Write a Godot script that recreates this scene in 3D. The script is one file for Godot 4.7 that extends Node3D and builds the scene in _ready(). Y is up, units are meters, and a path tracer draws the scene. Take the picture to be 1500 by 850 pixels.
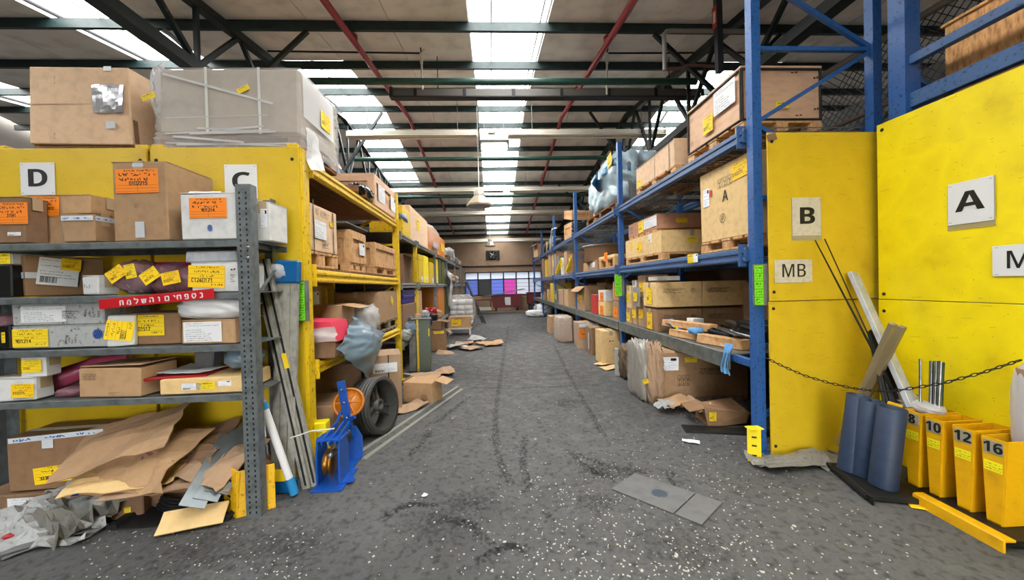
extends Node3D
# Warehouse aisle between pallet racks. y up, metres; depth into the picture is -z.

const FOCAL := 560.0
var cam: Camera3D
var rng := RandomNumberGenerator.new()
var M := {}
var taken := {}
var fnt_bold: SystemFont
var fnt: SystemFont

# ---------------------------------------------------------------- pixel helpers (1500x850 frame)
func ray(x: float, y: float) -> Vector3:
	return cam.basis * Vector3((x - 750.0) / FOCAL, -(y - 425.0) / FOCAL, -1.0)

func on_z(x: float, y: float, depth: float) -> Vector3:
	var r := ray(x, y)
	return cam.position + r * ((-depth - cam.position.z) / r.z)

func on_x(x: float, y: float, at: float) -> Vector3:
	var r := ray(x, y)
	return cam.position + r * ((at - cam.position.x) / r.x)

func on_y(x: float, y: float, h := 0.0) -> Vector3:
	var r := ray(x, y)
	return cam.position + r * ((h - cam.position.y) / r.y)

# ---------------------------------------------------------------- shape collector
class MB:
	var st := SurfaceTool.new()
	var tf := Transform3D()
	func _init() -> void:
		st.begin(Mesh.PRIMITIVE_TRIANGLES)
		st.set_smooth_group(-1)
	func flat() -> MB:
		st.set_smooth_group(-1)
		return self
	func smooth() -> MB:
		st.set_smooth_group(0)
		return self
	func tri(a: Vector3, b: Vector3, c: Vector3) -> void:   # counter-clockwise seen from outside
		st.add_vertex(tf * a); st.add_vertex(tf * c); st.add_vertex(tf * b)
	func quad(a: Vector3, b: Vector3, c: Vector3, d: Vector3) -> void:
		tri(a, b, c); tri(a, c, d)
	func uvquad(a: Vector3, b: Vector3, c: Vector3, d: Vector3) -> void:   # a lower left, counter-clockwise
		for k in [[a, Vector2(0, 1)], [c, Vector2(1, 0)], [b, Vector2(1, 1)], [a, Vector2(0, 1)], [d, Vector2(0, 0)], [c, Vector2(1, 0)]]:
			st.set_uv(k[1]); st.add_vertex(tf * (k[0] as Vector3))
	# chamfered block; jit moves each corner a little
	func box(c: Vector3, s: Vector3, bev := 0.0, b := Basis(), jit := 0.0, seed_ := 1) -> MB:
		var h := s * 0.5
		var r := RandomNumberGenerator.new()
		r.seed = seed_
		if bev <= 0.0:
			var p := []
			for i in 8:
				p.append(c + b * (Vector3(h.x * (1 if i & 1 else -1), h.y * (1 if i & 2 else -1), h.z * (1 if i & 4 else -1)) + Vector3(r.randf_range(-jit, jit), r.randf_range(-jit, jit), r.randf_range(-jit, jit))))
			hexa(p)
			return self
		var v := {}
		for i in 8:
			var sg := Vector3(1 if i & 1 else -1, 1 if i & 2 else -1, 1 if i & 4 else -1)
			var j := Vector3(r.randf_range(-jit, jit), r.randf_range(-jit, jit), r.randf_range(-jit, jit))
			for a in 3:
				var e := h - Vector3(bev, bev, bev)
				e[a] = h[a]
				v[i * 3 + a] = c + b * (sg * e + j)
		for a in 3:
			var u := (a + 1) % 3
			var w := (a + 2) % 3
			for s1 in [0, 1]:
				var q := []
				for k in [[0, 0], [1, 0], [1, 1], [0, 1]]:
					q.append(v[((s1 << a) | (k[0] << u) | (k[1] << w)) * 3 + a])
				if s1 == 1:
					quad(q[0], q[1], q[2], q[3])
				else:
					quad(q[3], q[2], q[1], q[0])
			# edges along axis a
			for k in [[0, 0], [1, 0], [1, 1], [0, 1]]:
				var i0: int = (k[0] << u) | (k[1] << w)
				var i1: int = i0 | (1 << a)
				_e(v[i0 * 3 + u], v[i1 * 3 + u], v[i1 * 3 + w], v[i0 * 3 + w], c)
		for i in 8:
			_t(v[i * 3], v[i * 3 + 1], v[i * 3 + 2], c)
		return self
	func _e(a: Vector3, b: Vector3, c: Vector3, d: Vector3, mid: Vector3) -> void:
		if (b - a).cross(c - a).dot((a + c) * 0.5 - mid) >= 0.0:
			quad(a, b, c, d)
		else:
			quad(d, c, b, a)
	func _t(a: Vector3, b: Vector3, c: Vector3, mid: Vector3) -> void:
		if (b - a).cross(c - a).dot(a - mid) >= 0.0:
			tri(a, b, c)
		else:
			tri(c, b, a)
	func hexa(p: Array) -> MB:   # corners indexed by bits x=1 y=2 z=4
		for f in [[1, 3, 7, 5], [0, 4, 6, 2], [2, 6, 7, 3], [0, 1, 5, 4], [4, 5, 7, 6], [0, 2, 3, 1]]:
			quad(p[f[0]], p[f[1]], p[f[2]], p[f[3]])
		return self
	# bar between two points with a rectangular section
	func bar(a: Vector3, b: Vector3, w: float, h: float, bev := 0.0, up := Vector3.UP) -> MB:
		var d := b - a
		var z := d.normalized()
		if absf(z.dot(up)) > 0.98:
			up = Vector3.RIGHT if absf(z.dot(Vector3.RIGHT)) < 0.9 else Vector3.BACK
		var x := up.cross(z).normalized()
		var y := z.cross(x)
		return box((a + b) * 0.5, Vector3(w, h, d.length()), bev, Basis(x, y, z))
	# swept round tube along points
	func tube(pts: Array, rad, sides := 8, caps := true, close := false) -> MB:
		smooth()
		var rings := []
		var n := pts.size()
		var up := Vector3.UP
		for i in n:
			var a: Vector3 = pts[(i - 1 + n) % n] if (close or i > 0) else pts[i]
			var b: Vector3 = pts[(i + 1) % n] if (close or i < n - 1) else pts[i]
			var t := (b - a).normalized()
			if absf(t.dot(up)) > 0.95:
				up = Vector3.RIGHT if absf(t.x) < 0.9 else Vector3.BACK
			var x := up.cross(t).normalized()
			var y := t.cross(x)
			up = y
			var r: float = rad[i] if rad is Array else rad
			var ring := []
			for k in sides:
				var an := TAU * k / sides
				ring.append(pts[i] + (x * cos(an) + y * sin(an)) * r)
			rings.append(ring)
		var m := n if close else n - 1
		for i in m:
			var r0: Array = rings[i]
			var r1: Array = rings[(i + 1) % n]
			for k in sides:
				var k2 := (k + 1) % sides
				quad(r0[k], r0[k2], r1[k2], r1[k])
		if caps and not close:
			flat()
			for k in range(1, sides - 1):
				tri(rings[0][0], rings[0][k + 1], rings[0][k])
				tri(rings[n - 1][0], rings[n - 1][k], rings[n - 1][k + 1])
		return self
	# lathe about local y; prof = [[r, y], ...] bottom to top on the outside
	func lathe(prof: Array, sides := 24, at := Vector3.ZERO, b := Basis(), sharp := false) -> MB:
		if sharp: flat()
		else: smooth()
		for i in prof.size() - 1:
			for k in sides:
				var a0 := TAU * k / sides
				var a1 := TAU * (k + 1) / sides
				var p0 := at + b * Vector3(prof[i][0] * cos(a0), prof[i][1], -prof[i][0] * sin(a0))
				var p1 := at + b * Vector3(prof[i][0] * cos(a1), prof[i][1], -prof[i][0] * sin(a1))
				var p2 := at + b * Vector3(prof[i + 1][0] * cos(a1), prof[i + 1][1], -prof[i + 1][0] * sin(a1))
				var p3 := at + b * Vector3(prof[i + 1][0] * cos(a0), prof[i + 1][1], -prof[i + 1][0] * sin(a0))
				if prof[i][0] > 1e-5: tri(p0, p1, p2)
				if prof[i + 1][0] > 1e-5: tri(p0, p2, p3)
		return self
	# prism: polygon (counter-clockwise, in local xy) extruded from z0 to z1
	func prism(poly: PackedVector2Array, z0: float, z1: float) -> MB:
		flat()
		var ix := Geometry2D.triangulate_polygon(poly)
		if Geometry2D.is_polygon_clockwise(poly):
			poly.reverse()
			ix = Geometry2D.triangulate_polygon(poly)
		for i in range(0, ix.size(), 3):
			var a := poly[ix[i]]
			var b := poly[ix[i + 1]]
			var c := poly[ix[i + 2]]
			if (b - a).cross(c - a) < 0:
				var t := b; b = c; c = t
			tri(Vector3(a.x, a.y, z1), Vector3(b.x, b.y, z1), Vector3(c.x, c.y, z1))
			tri(Vector3(c.x, c.y, z0), Vector3(b.x, b.y, z0), Vector3(a.x, a.y, z0))
		for i in poly.size():
			var a := poly[i]
			var b := poly[(i + 1) % poly.size()]
			quad(Vector3(a.x, a.y, z0), Vector3(b.x, b.y, z0), Vector3(b.x, b.y, z1), Vector3(a.x, a.y, z1))
		return self
	# bent sheet of nx by ny cells, f(u, v) gives a point; thickness along the mean normal
	func sheet(nx: int, ny: int, f: Callable, thick := 0.004, soft := true) -> MB:
		if soft: smooth()
		else: flat()
		var p := []
		for j in ny + 1:
			for i in nx + 1:
				p.append(f.call(float(i) / nx, float(j) / ny))
		var nrm: Vector3 = ((p[nx] as Vector3) - p[0]).cross((p[ny * (nx + 1)] as Vector3) - p[0]).normalized() * thick
		var w := nx + 1
		for j in ny:
			for i in nx:
				var a: Vector3 = p[j * w + i]; var b: Vector3 = p[j * w + i + 1]
				var c: Vector3 = p[(j + 1) * w + i + 1]; var d: Vector3 = p[(j + 1) * w + i]
				quad(a + nrm, b + nrm, c + nrm, d + nrm)
		flat() if not soft else smooth()
		for j in ny:
			for i in nx:
				var a: Vector3 = p[j * w + i]; var b: Vector3 = p[j * w + i + 1]
				var c: Vector3 = p[(j + 1) * w + i + 1]; var d: Vector3 = p[(j + 1) * w + i]
				quad(d, c, b, a)
		flat()
		for i in nx:
			quad(p[i], p[i + 1], p[i + 1] + nrm, p[i] + nrm)
			quad(p[ny * w + i + 1], p[ny * w + i], p[ny * w + i] + nrm, p[ny * w + i + 1] + nrm)
		for j in ny:
			quad(p[(j + 1) * w], p[j * w], p[j * w] + nrm, p[(j + 1) * w] + nrm)
			quad(p[j * w + nx], p[(j + 1) * w + nx], p[(j + 1) * w + nx] + nrm, p[j * w + nx] + nrm)
		return self
	func mesh() -> ArrayMesh:
		st.generate_normals()
		return st.commit()

# ---------------------------------------------------------------- nodes
func numbered(called: String) -> String:
	taken[called] = taken.get(called, -1) + 1
	return called if taken[called] == 0 else "%s_%03d" % [called, taken[called]]

func put(mb, called: String, m: Material, parent: Node = self, at := Vector3.ZERO, b := Basis()) -> MeshInstance3D:
	var o := MeshInstance3D.new()
	o.mesh = mb.mesh() if mb is MB else mb
	o.material_override = m
	o.name = numbered(called) if parent == self else called
	parent.add_child(o, true)
	o.transform = Transform3D(b, at)
	return o

func tag(o: Node, label: String, category: String, group := "", kind := "") -> Node:
	o.set_meta("label", label)
	o.set_meta("category", category)
	if group: o.set_meta("group", group)
	if kind: o.set_meta("kind", kind)
	return o

func thing(called: String, label: String, category: String, at := Vector3.ZERO, turn := 0.0, group := "") -> Node3D:
	var o := Node3D.new()
	o.name = numbered(called)
	add_child(o)
	o.position = at
	o.rotation.y = turn
	tag(o, label, category, group)
	return o

func structure(called: String, label: String, category: String) -> Node3D:
	var o := thing(called, label, category)
	o.set_meta("kind", "structure")
	return o

func dup(o: Node3D, at: Vector3, turn := 0.0, label := "") -> Node3D:
	var c: Node3D = o.duplicate()
	var base := RegEx.create_from_string("_\\d{3}$").sub(o.name, "")
	c.name = numbered(base)
	add_child(c)
	c.position = at
	c.rotation.y = turn
	if label: c.set_meta("label", label)
	return c

# ---------------------------------------------------------------- materials
func mat(key: String, col: Color, rough := 0.8, metal := 0.0) -> StandardMaterial3D:
	if M.has(key): return M[key]
	var m := StandardMaterial3D.new()
	m.albedo_color = col
	m.roughness = rough
	m.metallic = metal
	m.cull_mode = BaseMaterial3D.CULL_DISABLED
	m.resource_name = key
	M[key] = m
	return m

func textured(key: String, col: Color, tex: Texture2D, scale: Vector3, rough := 0.8, metal := 0.0, world := true) -> StandardMaterial3D:
	var m := mat(key, col, rough, metal)
	m.albedo_texture = tex
	m.uv1_triplanar = true
	m.uv1_world_triplanar = world
	m.uv1_scale = scale
	return m

func noise_tex(freq: float, stops: Array, seed_ := 1, kind := FastNoiseLite.TYPE_SIMPLEX_SMOOTH, oct := 4, size := 512, stretch := 1) -> ImageTexture:
	var n := FastNoiseLite.new()
	n.noise_type = kind
	n.seed = seed_
	n.frequency = freq
	n.fractal_octaves = oct
	var im := n.get_seamless_image(size, size / stretch)
	if stretch > 1: im.resize(size, size, Image.INTERPOLATE_CUBIC)
	var g := Gradient.new()
	g.offsets = PackedFloat32Array(stops.map(func(s): return s[0]))
	g.colors = PackedColorArray(stops.map(func(s): return s[1]))
	var lut := PackedByteArray()
	for i in 256:
		var c := g.sample(i / 255.0)
		lut.append_array([c.r8, c.g8, c.b8])
	im.convert(Image.FORMAT_L8)
	var src := im.get_data()
	var out := PackedByteArray()
	out.resize(src.size() * 3)
	var o := 0
	for v in src:
		out[o] = lut[v * 3]; out[o + 1] = lut[v * 3 + 1]; out[o + 2] = lut[v * 3 + 2]
		o += 3
	return ImageTexture.create_from_image(Image.create_from_data(im.get_width(), im.get_height(), false, Image.FORMAT_RGB8, out))

func grey(v: float) -> Color:
	return Color(v, v, v)

# ================================================================ scene
func _ready() -> void:
	rng.seed = 7
	cam = Camera3D.new()
	cam.name = "camera"
	cam.fov = rad_to_deg(2.0 * atan(425.0 / FOCAL))
	cam.near = 0.05
	cam.far = 200.0
	cam.position = Vector3(0, 1.3, 0)
	cam.basis = Basis(Vector3.UP, -0.04964) * Basis(Vector3.RIGHT, -0.01373) * Basis(Vector3.BACK, -0.025)
	add_child(cam)
	cam.current = true
	var sky := ProceduralSkyMaterial.new()
	sky.sky_top_color = Color(1.0, 1.0, 0.99)
	sky.sky_horizon_color = Color(1.0, 1.0, 0.99)
	sky.ground_bottom_color = Color(0.55, 0.54, 0.52)
	sky.ground_horizon_color = Color(0.55, 0.54, 0.52)
	sky.sun_angle_max = 0.0
	var e := Environment.new()
	e.background_mode = Environment.BG_SKY
	e.sky = Sky.new()
	e.sky.sky_material = sky
	e.background_energy_multiplier = 14.0
	e.tonemap_mode = Environment.TONE_MAPPER_LINEAR
	e.tonemap_exposure = 1.42
	e.sdfgi_enabled = true
	e.ssao_enabled = true
	e.ssil_enabled = true
	var we := WorldEnvironment.new()
	we.name = "world_environment"
	we.environment = e
	add_child(we)
	make_materials()
	make_papers()
	make_goods_materials()
	build_shell()
	build_racks()
	build_left_shelf()
	build_left_floor()
	build_left_rack_goods()
	build_rear_rows()
	build_right_goods()
	build_right_front()
	build_far_wall()

func make_materials() -> void:
	fnt = SystemFont.new(); fnt.font_names = PackedStringArray(["Droid Sans"])
	fnt_bold = SystemFont.new(); fnt_bold.font_names = PackedStringArray(["Droid Sans"]); fnt_bold.font_weight = 700
	var t_card := noise_tex(0.012, [[0.0, grey(0.9)], [0.35, grey(0.96)], [0.6, grey(1.0)], [1.0, grey(0.97)]], 3, FastNoiseLite.TYPE_SIMPLEX_SMOOTH, 5)
	var t_wood := noise_tex(0.02, [[0.0, Color(0.78, 0.72, 0.66)], [0.4, Color(0.92, 0.89, 0.86)], [0.6, grey(1.0)], [1.0, Color(0.88, 0.84, 0.8)]], 5, FastNoiseLite.TYPE_SIMPLEX_SMOOTH, 5, 512, 8)
	var t_osb := noise_tex(0.045, [[0.0, Color(0.55, 0.38, 0.22)], [0.35, Color(0.86, 0.66, 0.42)], [0.7, Color(1.0, 0.84, 0.6)], [1.0, Color(0.75, 0.5, 0.28)]], 9, FastNoiseLite.TYPE_CELLULAR, 2)
	var t_paint := noise_tex(0.006, [[0.0, Color(0.88, 0.85, 0.8)], [0.25, Color(0.96, 0.95, 0.93)], [0.6, grey(1.0)], [1.0, Color(0.95, 0.94, 0.92)]], 11, FastNoiseLite.TYPE_SIMPLEX_SMOOTH, 6)
	var t_panel := scuffed(t_paint)
	var t_wear := noise_tex(0.035, [[0.0, Color(0.42, 0.37, 0.33)], [0.16, Color(0.62, 0.57, 0.53)], [0.27, grey(0.94)], [1.0, grey(1.0)]], 13, FastNoiseLite.TYPE_SIMPLEX_SMOOTH, 5)
	var t_metal := noise_tex(0.015, [[0.0, grey(0.72)], [0.5, grey(0.92)], [1.0, grey(1.0)]], 15, FastNoiseLite.TYPE_SIMPLEX_SMOOTH, 5)
	var t_board := noise_tex(0.008, [[0.0, grey(0.86)], [0.5, grey(0.97)], [1.0, grey(1.0)]], 17)
	M.t_card = t_card; M.t_wood = t_wood; M.t_wear = t_wear; M.t_metal = t_metal; M.t_paint = t_paint; M.t_panel = t_panel
	# setting
	textured("ceiling_board", Color(0.93, 0.92, 0.9), t_board, Vector3.ONE * 0.5, 0.95)
	mat("roof_skin", Color(0.18, 0.18, 0.18), 0.9)
	textured("far_wall", Color(0.62, 0.52, 0.43), t_paint, Vector3.ONE * 0.4, 0.9)
	textured("side_wall", Color(0.42, 0.4, 0.38), t_paint, Vector3.ONE * 0.3, 0.9)
	textured("green_steel", Color(0.05, 0.12, 0.12), t_metal, Vector3.ONE, 0.45, 0.0)
	textured("green_pipe", Color(0.1, 0.27, 0.23), t_metal, Vector3.ONE, 0.4, 0.0)
	textured("teal_steel", Color(0.11, 0.2, 0.2), t_metal, Vector3.ONE, 0.5, 0.0)
	mat("red_pipe", Color(0.55, 0.08, 0.09), 0.4)
	mat("grey_pipe", Color(0.5, 0.49, 0.47), 0.5)
	mat("batten_white", Color(0.82, 0.8, 0.74), 0.5)
	mat("cable_black", Color(0.03, 0.03, 0.03), 0.6)
	var pane := mat("skylight_pane", Color(0.95, 0.97, 1.0, 0.12), 0.15)
	pane.transparency = BaseMaterial3D.TRANSPARENCY_ALPHA

# painted sheet with short dark scratches and rust specks
func scuffed(base: ImageTexture) -> ImageTexture:
	var im := base.get_image()
	im.resize(1024, 1024)
	var r := RandomNumberGenerator.new()
	r.seed = 77
	for k in 150:
		var p := Vector2(r.randf_range(20, 980), r.randf_range(10, 1010))
		var n := int(r.randf_range(2, 16) if r.randf() < 0.6 else r.randf_range(10, 46))
		var c: float = r.randf_range(0.45, 0.85)
		for i in n:
			var q := Vector2i(int(p.x + i), int(p.y + 0.12 * i * sin(k)))
			if q.x < 1024 and q.y < 1024 and q.y >= 0 and r.randf() < 0.85:
				im.set_pixelv(q, im.get_pixelv(q) * Color(c, c * 0.96, c * 0.9))
	for k in 120:
		var p := Vector2i(r.randi_range(2, 1020), r.randi_range(2, 1020))
		im.fill_rect(Rect2i(p, Vector2i(r.randi_range(1, 3), r.randi_range(1, 3))), Color(0.5, 0.42, 0.34))
	return ImageTexture.create_from_image(im)

func roof_y(d: float) -> float:
	return 5.35 - 0.14 * absf(d - 8.8)

func build_shell() -> void:
	# floor
	var fl := structure("floor", "dark grey worn asphalt floor of the warehouse aisle", "floor")
	var fm := floor_material()
	var mb := MB.new()
	var cs := [Vector3(-11, 0, 6), Vector3(11, 0, 6), Vector3(11, 0, -20), Vector3(-11, 0, -20)]
	var us := [Vector2(0, 1), Vector2(1, 1), Vector2(1, 0), Vector2(0, 0)]
	for k in [0, 2, 1, 0, 3, 2]:
		mb.st.set_uv(us[k]); mb.st.set_uv2(us[k]); mb.st.add_vertex(cs[k])
	put(mb, "asphalt", fm, fl)
	put(MB.new().box(Vector3(0, -0.11, -7), Vector3(22.4, 0.2, 26.4)), "slab", M.side_wall, fl)
	put(MB.new().box(Vector3(0, -0.12, 26.5), Vector3(60, 0.2, 40)), "yard", mat("yard", Color(0.5, 0.49, 0.47), 0.9), fl)
	# walls
	var wf := structure("wall_far", "tan end wall with fan and window band", "wall")
	var z := -19.6
	put(MB.new().box(Vector3(0, 0.4, z - 0.1), Vector3(22, 0.8, 0.2)), "lower_wall", M.far_wall, wf)
	put(MB.new().box(Vector3(0, 3.2, z - 0.1), Vector3(22, 2.5, 0.2)), "upper_wall", M.far_wall, wf)
	put(MB.new().box(Vector3(-6.2, 1.36, z - 0.1), Vector3(9.6, 1.2, 0.2)), "wall_piece", M.far_wall, wf)
	put(MB.new().box(Vector3(6.75, 1.36, z - 0.1), Vector3(8.5, 1.2, 0.2)), "wall_piece", M.far_wall, wf)
	put(MB.new().box(Vector3(0, 2.28, z + 0.03), Vector3(9, 0.05, 0.06)), "pipe_rail", M.cable_black, wf)
	for s in [-1, 1]:
		var w := structure("wall_left" if s < 0 else "wall_right", "grey side wall behind the racks", "wall")
		put(MB.new().box(Vector3(s * 11.1, 2.2, -7), Vector3(0.2, 4.6, 26.6)), "wall_panel", M.side_wall, w)
		put(MB.new().box(Vector3(s * 11.1, 4.9, -8.8), Vector3(0.2, 0.9, 14)), "wall_panel", M.side_wall, w)
	var wb := structure("wall_back", "grey wall with wide open loading doorway", "wall")
	for s in [-1, 1]:
		put(MB.new().box(Vector3(s * 6.2, 1.8, 6.1), Vector3(9.6, 3.6, 0.2)), "wall_panel", M.side_wall, wb)
	put(MB.new().box(Vector3(0, 3.0, 6.1), Vector3(2.8, 1.2, 0.2)), "lintel", M.side_wall, wb)
	# ceiling: boards between joints, skylight strips as openings
	var cl := structure("ceiling", "pitched ceiling of grey insulation boards with dark joints", "ceiling")
	var zs := [-6.2, -4.4, -2.0, 0.4, 2.8, 5.2, 6.4, 7.6, 8.8, 10.56, 12.9, 15.0, 17.3, 19.7]
	var sky_cols := {-9: [6.4, 13.0], -5: [-2.0, 13.0], -3: [6.4, 13.0], 0: [-4.4, 19.7], 4: [6.4, 13.0]}
	for k in range(-10, 10):
		var x0 := -0.23 + 1.06 * k
		for i in zs.size() - 1:
			var a: float = zs[i]
			var b: float = zs[i + 1]
			if sky_cols.has(k) and a >= sky_cols[k][0] - 0.05 and b <= sky_cols[k][1] + 0.1:
				continue
			var p0 := Vector3(x0 + 0.53, roof_y(a), -a)
			var p1 := Vector3(x0 + 0.53, roof_y(b), -b)
			var up := Vector3(0, 0.025, 0)
			put(MB.new().bar(p0 + up, p1 + up, 1.048, 0.04), "ceiling_board", M.ceiling_board, cl)
			up.y = 0.09
			put(MB.new().bar(p0 + up, p1 + up, 1.061, 0.06), "roof_sheet", M.roof_skin, cl)
	var n := 0
	for k in sky_cols:
		n += 1
		var x0: float = -0.23 + 1.06 * k
		var w := structure("window_%d" % n, ["", "far skylight strip beyond the brown carton stack", "long skylight strip over the grey steel shelf", "skylight strip above the yellow racks", "long central skylight strip above the aisle", "skylight strip above the blue rack", "skylight strip beyond the mesh fence"][n], "skylight")
		for i in zs.size() - 1:
			var a: float = zs[i]
			var b: float = zs[i + 1]
			if not (a >= sky_cols[k][0] - 0.05 and b <= sky_cols[k][1] + 0.1):
				continue
			var p0 := Vector3(x0 + 0.53, roof_y(a) + 0.08, -a)
			var p1 := Vector3(x0 + 0.53, roof_y(b) + 0.08, -b)
			put(MB.new().bar(p0, p1, 1.06, 0.004), "pane", M.skylight_pane, w)
			for dx in ([-0.23, 0.44] if k == 0 else [0.0]):
				put(MB.new().bar(p0 + Vector3(dx, -0.03, 0), p1 + Vector3(dx, -0.03, 0), 0.018, 0.03), "mullion", M.grey_pipe, w)
	# purlins run across under the boards
	for d in [-5.0, -3.2, -0.8, 1.6, 2.8, 4.0, 5.2, 6.4, 7.6, 8.65, 9.4, 10.56, 11.8, 12.9, 14.0, 15.0, 16.1, 17.3, 18.4, 19.3]:
		var y := roof_y(d)
		var c := MB.new()
		c.box(Vector3(0, y - 0.06, -d), Vector3(21.8, 0.11, 0.008), 0.0)
		c.box(Vector3(0, y - 0.006, -d - 0.02), Vector3(21.8, 0.008, 0.05), 0.0)
		c.box(Vector3(0, y - 0.115, -d - 0.02), Vector3(21.8, 0.008, 0.05), 0.0)
		put(c, "purlin", M.teal_steel, cl)
	roof_steel()

func floor_px(p: Vector3) -> Vector2:
	return Vector2((p.x + 11.0) / 22.0 * 2048.0, (p.z + 20.0) / 26.0 * 2048.0)

func floor_material() -> StandardMaterial3D:
	var m := mat("asphalt", Color(0.375, 0.375, 0.375), 0.62)
	m.albedo_texture = noise_tex(0.03, [[0.0, grey(0.55)], [0.3, grey(0.85)], [0.55, grey(1.0)], [0.8, grey(0.92)], [1.0, grey(1.0)]], 21, FastNoiseLite.TYPE_SIMPLEX_SMOOTH, 6, 1024)
	m.uv1_scale = Vector3(22.0 / 2.1, 26.0 / 2.1, 1)
	# stains, wheel marks, cracks, where the photograph shows them
	var big: Image = noise_tex(0.006, [[0.0, grey(0.66)], [0.35, grey(0.86)], [0.55, grey(0.97)], [1.0, grey(1.0)]], 23, FastNoiseLite.TYPE_SIMPLEX_SMOOTH, 5, 1024).get_image()
	big.resize(2048, 2048, Image.INTERPOLATE_BILINEAR)
	var r := RandomNumberGenerator.new()
	r.seed = 5
	var marks := [
		[[745, 478], [738, 520], [732, 560], [727, 600], [726, 640], [734, 680], [750, 710]],
		[[812, 505], [828, 540], [846, 572], [868, 610], [885, 640]],
		[[770, 640], [766, 680], [776, 718]], [[835, 662], [860, 672], [890, 682]], [[836, 664], [868, 690], [900, 700]],
		[[600, 668], [625, 640], [628, 630]], [[690, 568], [760, 569], [880, 564]], [[800, 750], [806, 764]], [[640, 620], [668, 596], [690, 580]],
		[[652, 760], [690, 770], [720, 800]], [[560, 760], [600, 740], [640, 742]], [[980, 690], [990, 720]], [[700, 820], [745, 800], [770, 806]],
	]
	for k in marks.size():
		var pts := []
		for p in marks[k]: pts.append(floor_px(on_y(p[0], p[1])))
		var c: Curve2D = Curve2D.new()
		for i in pts.size():
			var t: Vector2 = (pts[mini(i + 1, pts.size() - 1)] - pts[maxi(i - 1, 0)]) / 6.0
			c.add_point(pts[i], -t, t)
		var line := c.tessellate(5, 2)
		for i in line.size() - 1:
			var n := int(line[i].distance_to(line[i + 1])) + 1
			for q in n:
				var p := line[i].lerp(line[i + 1], float(q) / n)
				for w in (4 if k < 3 else 3):
					var xy := Vector2i(p + Vector2(r.randf_range(-2.5, 2.5), r.randf_range(-2, 2)))
					big.set_pixel(clampi(xy.x, 0, 2047), clampi(xy.y, 0, 2047), big.get_pixel(clampi(xy.x, 0, 2047), clampi(xy.y, 0, 2047)) * (0.74 if k < 3 else 0.66))
	# oil patches and pale scuffs
	for s in [[830, 590, 46, 0.86], [880, 690, 30, 0.84], [925, 690, 18, 0.8], [690, 735, 30, 0.87], [870, 735, 26, 0.87], [640, 770, 36, 0.9], [1000, 800, 46, 0.92], [770, 548, 12, 1.3], [300, 810, 50, 0.9], [420, 800, 40, 0.88]]:
		var p := floor_px(on_y(s[0], s[1]))
		var rad: float = s[2] * 0.55
		for q in int(rad * rad * 2.0):
			var xy := Vector2i(p + Vector2(r.randfn(0, rad * 0.5), r.randfn(0, rad * 0.35)))
			if xy.x > 0 and xy.y > 0 and xy.x < 2047 and xy.y < 2047:
				big.set_pixel(xy.x, xy.y, big.get_pixel(xy.x, xy.y) * float(s[3]))
	m.detail_enabled = true
	m.detail_uv_layer = BaseMaterial3D.DETAIL_UV_2
	m.detail_blend_mode = BaseMaterial3D.BLEND_MODE_MUL
	m.detail_albedo = ImageTexture.create_from_image(big)
	var rt := noise_tex(0.02, [[0.0, grey(0.45)], [0.5, grey(0.75)], [1.0, grey(0.95)]], 29)
	m.roughness_texture = rt
	m.roughness = 0.95
	m.metallic_specular = 0.3
	return m

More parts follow.
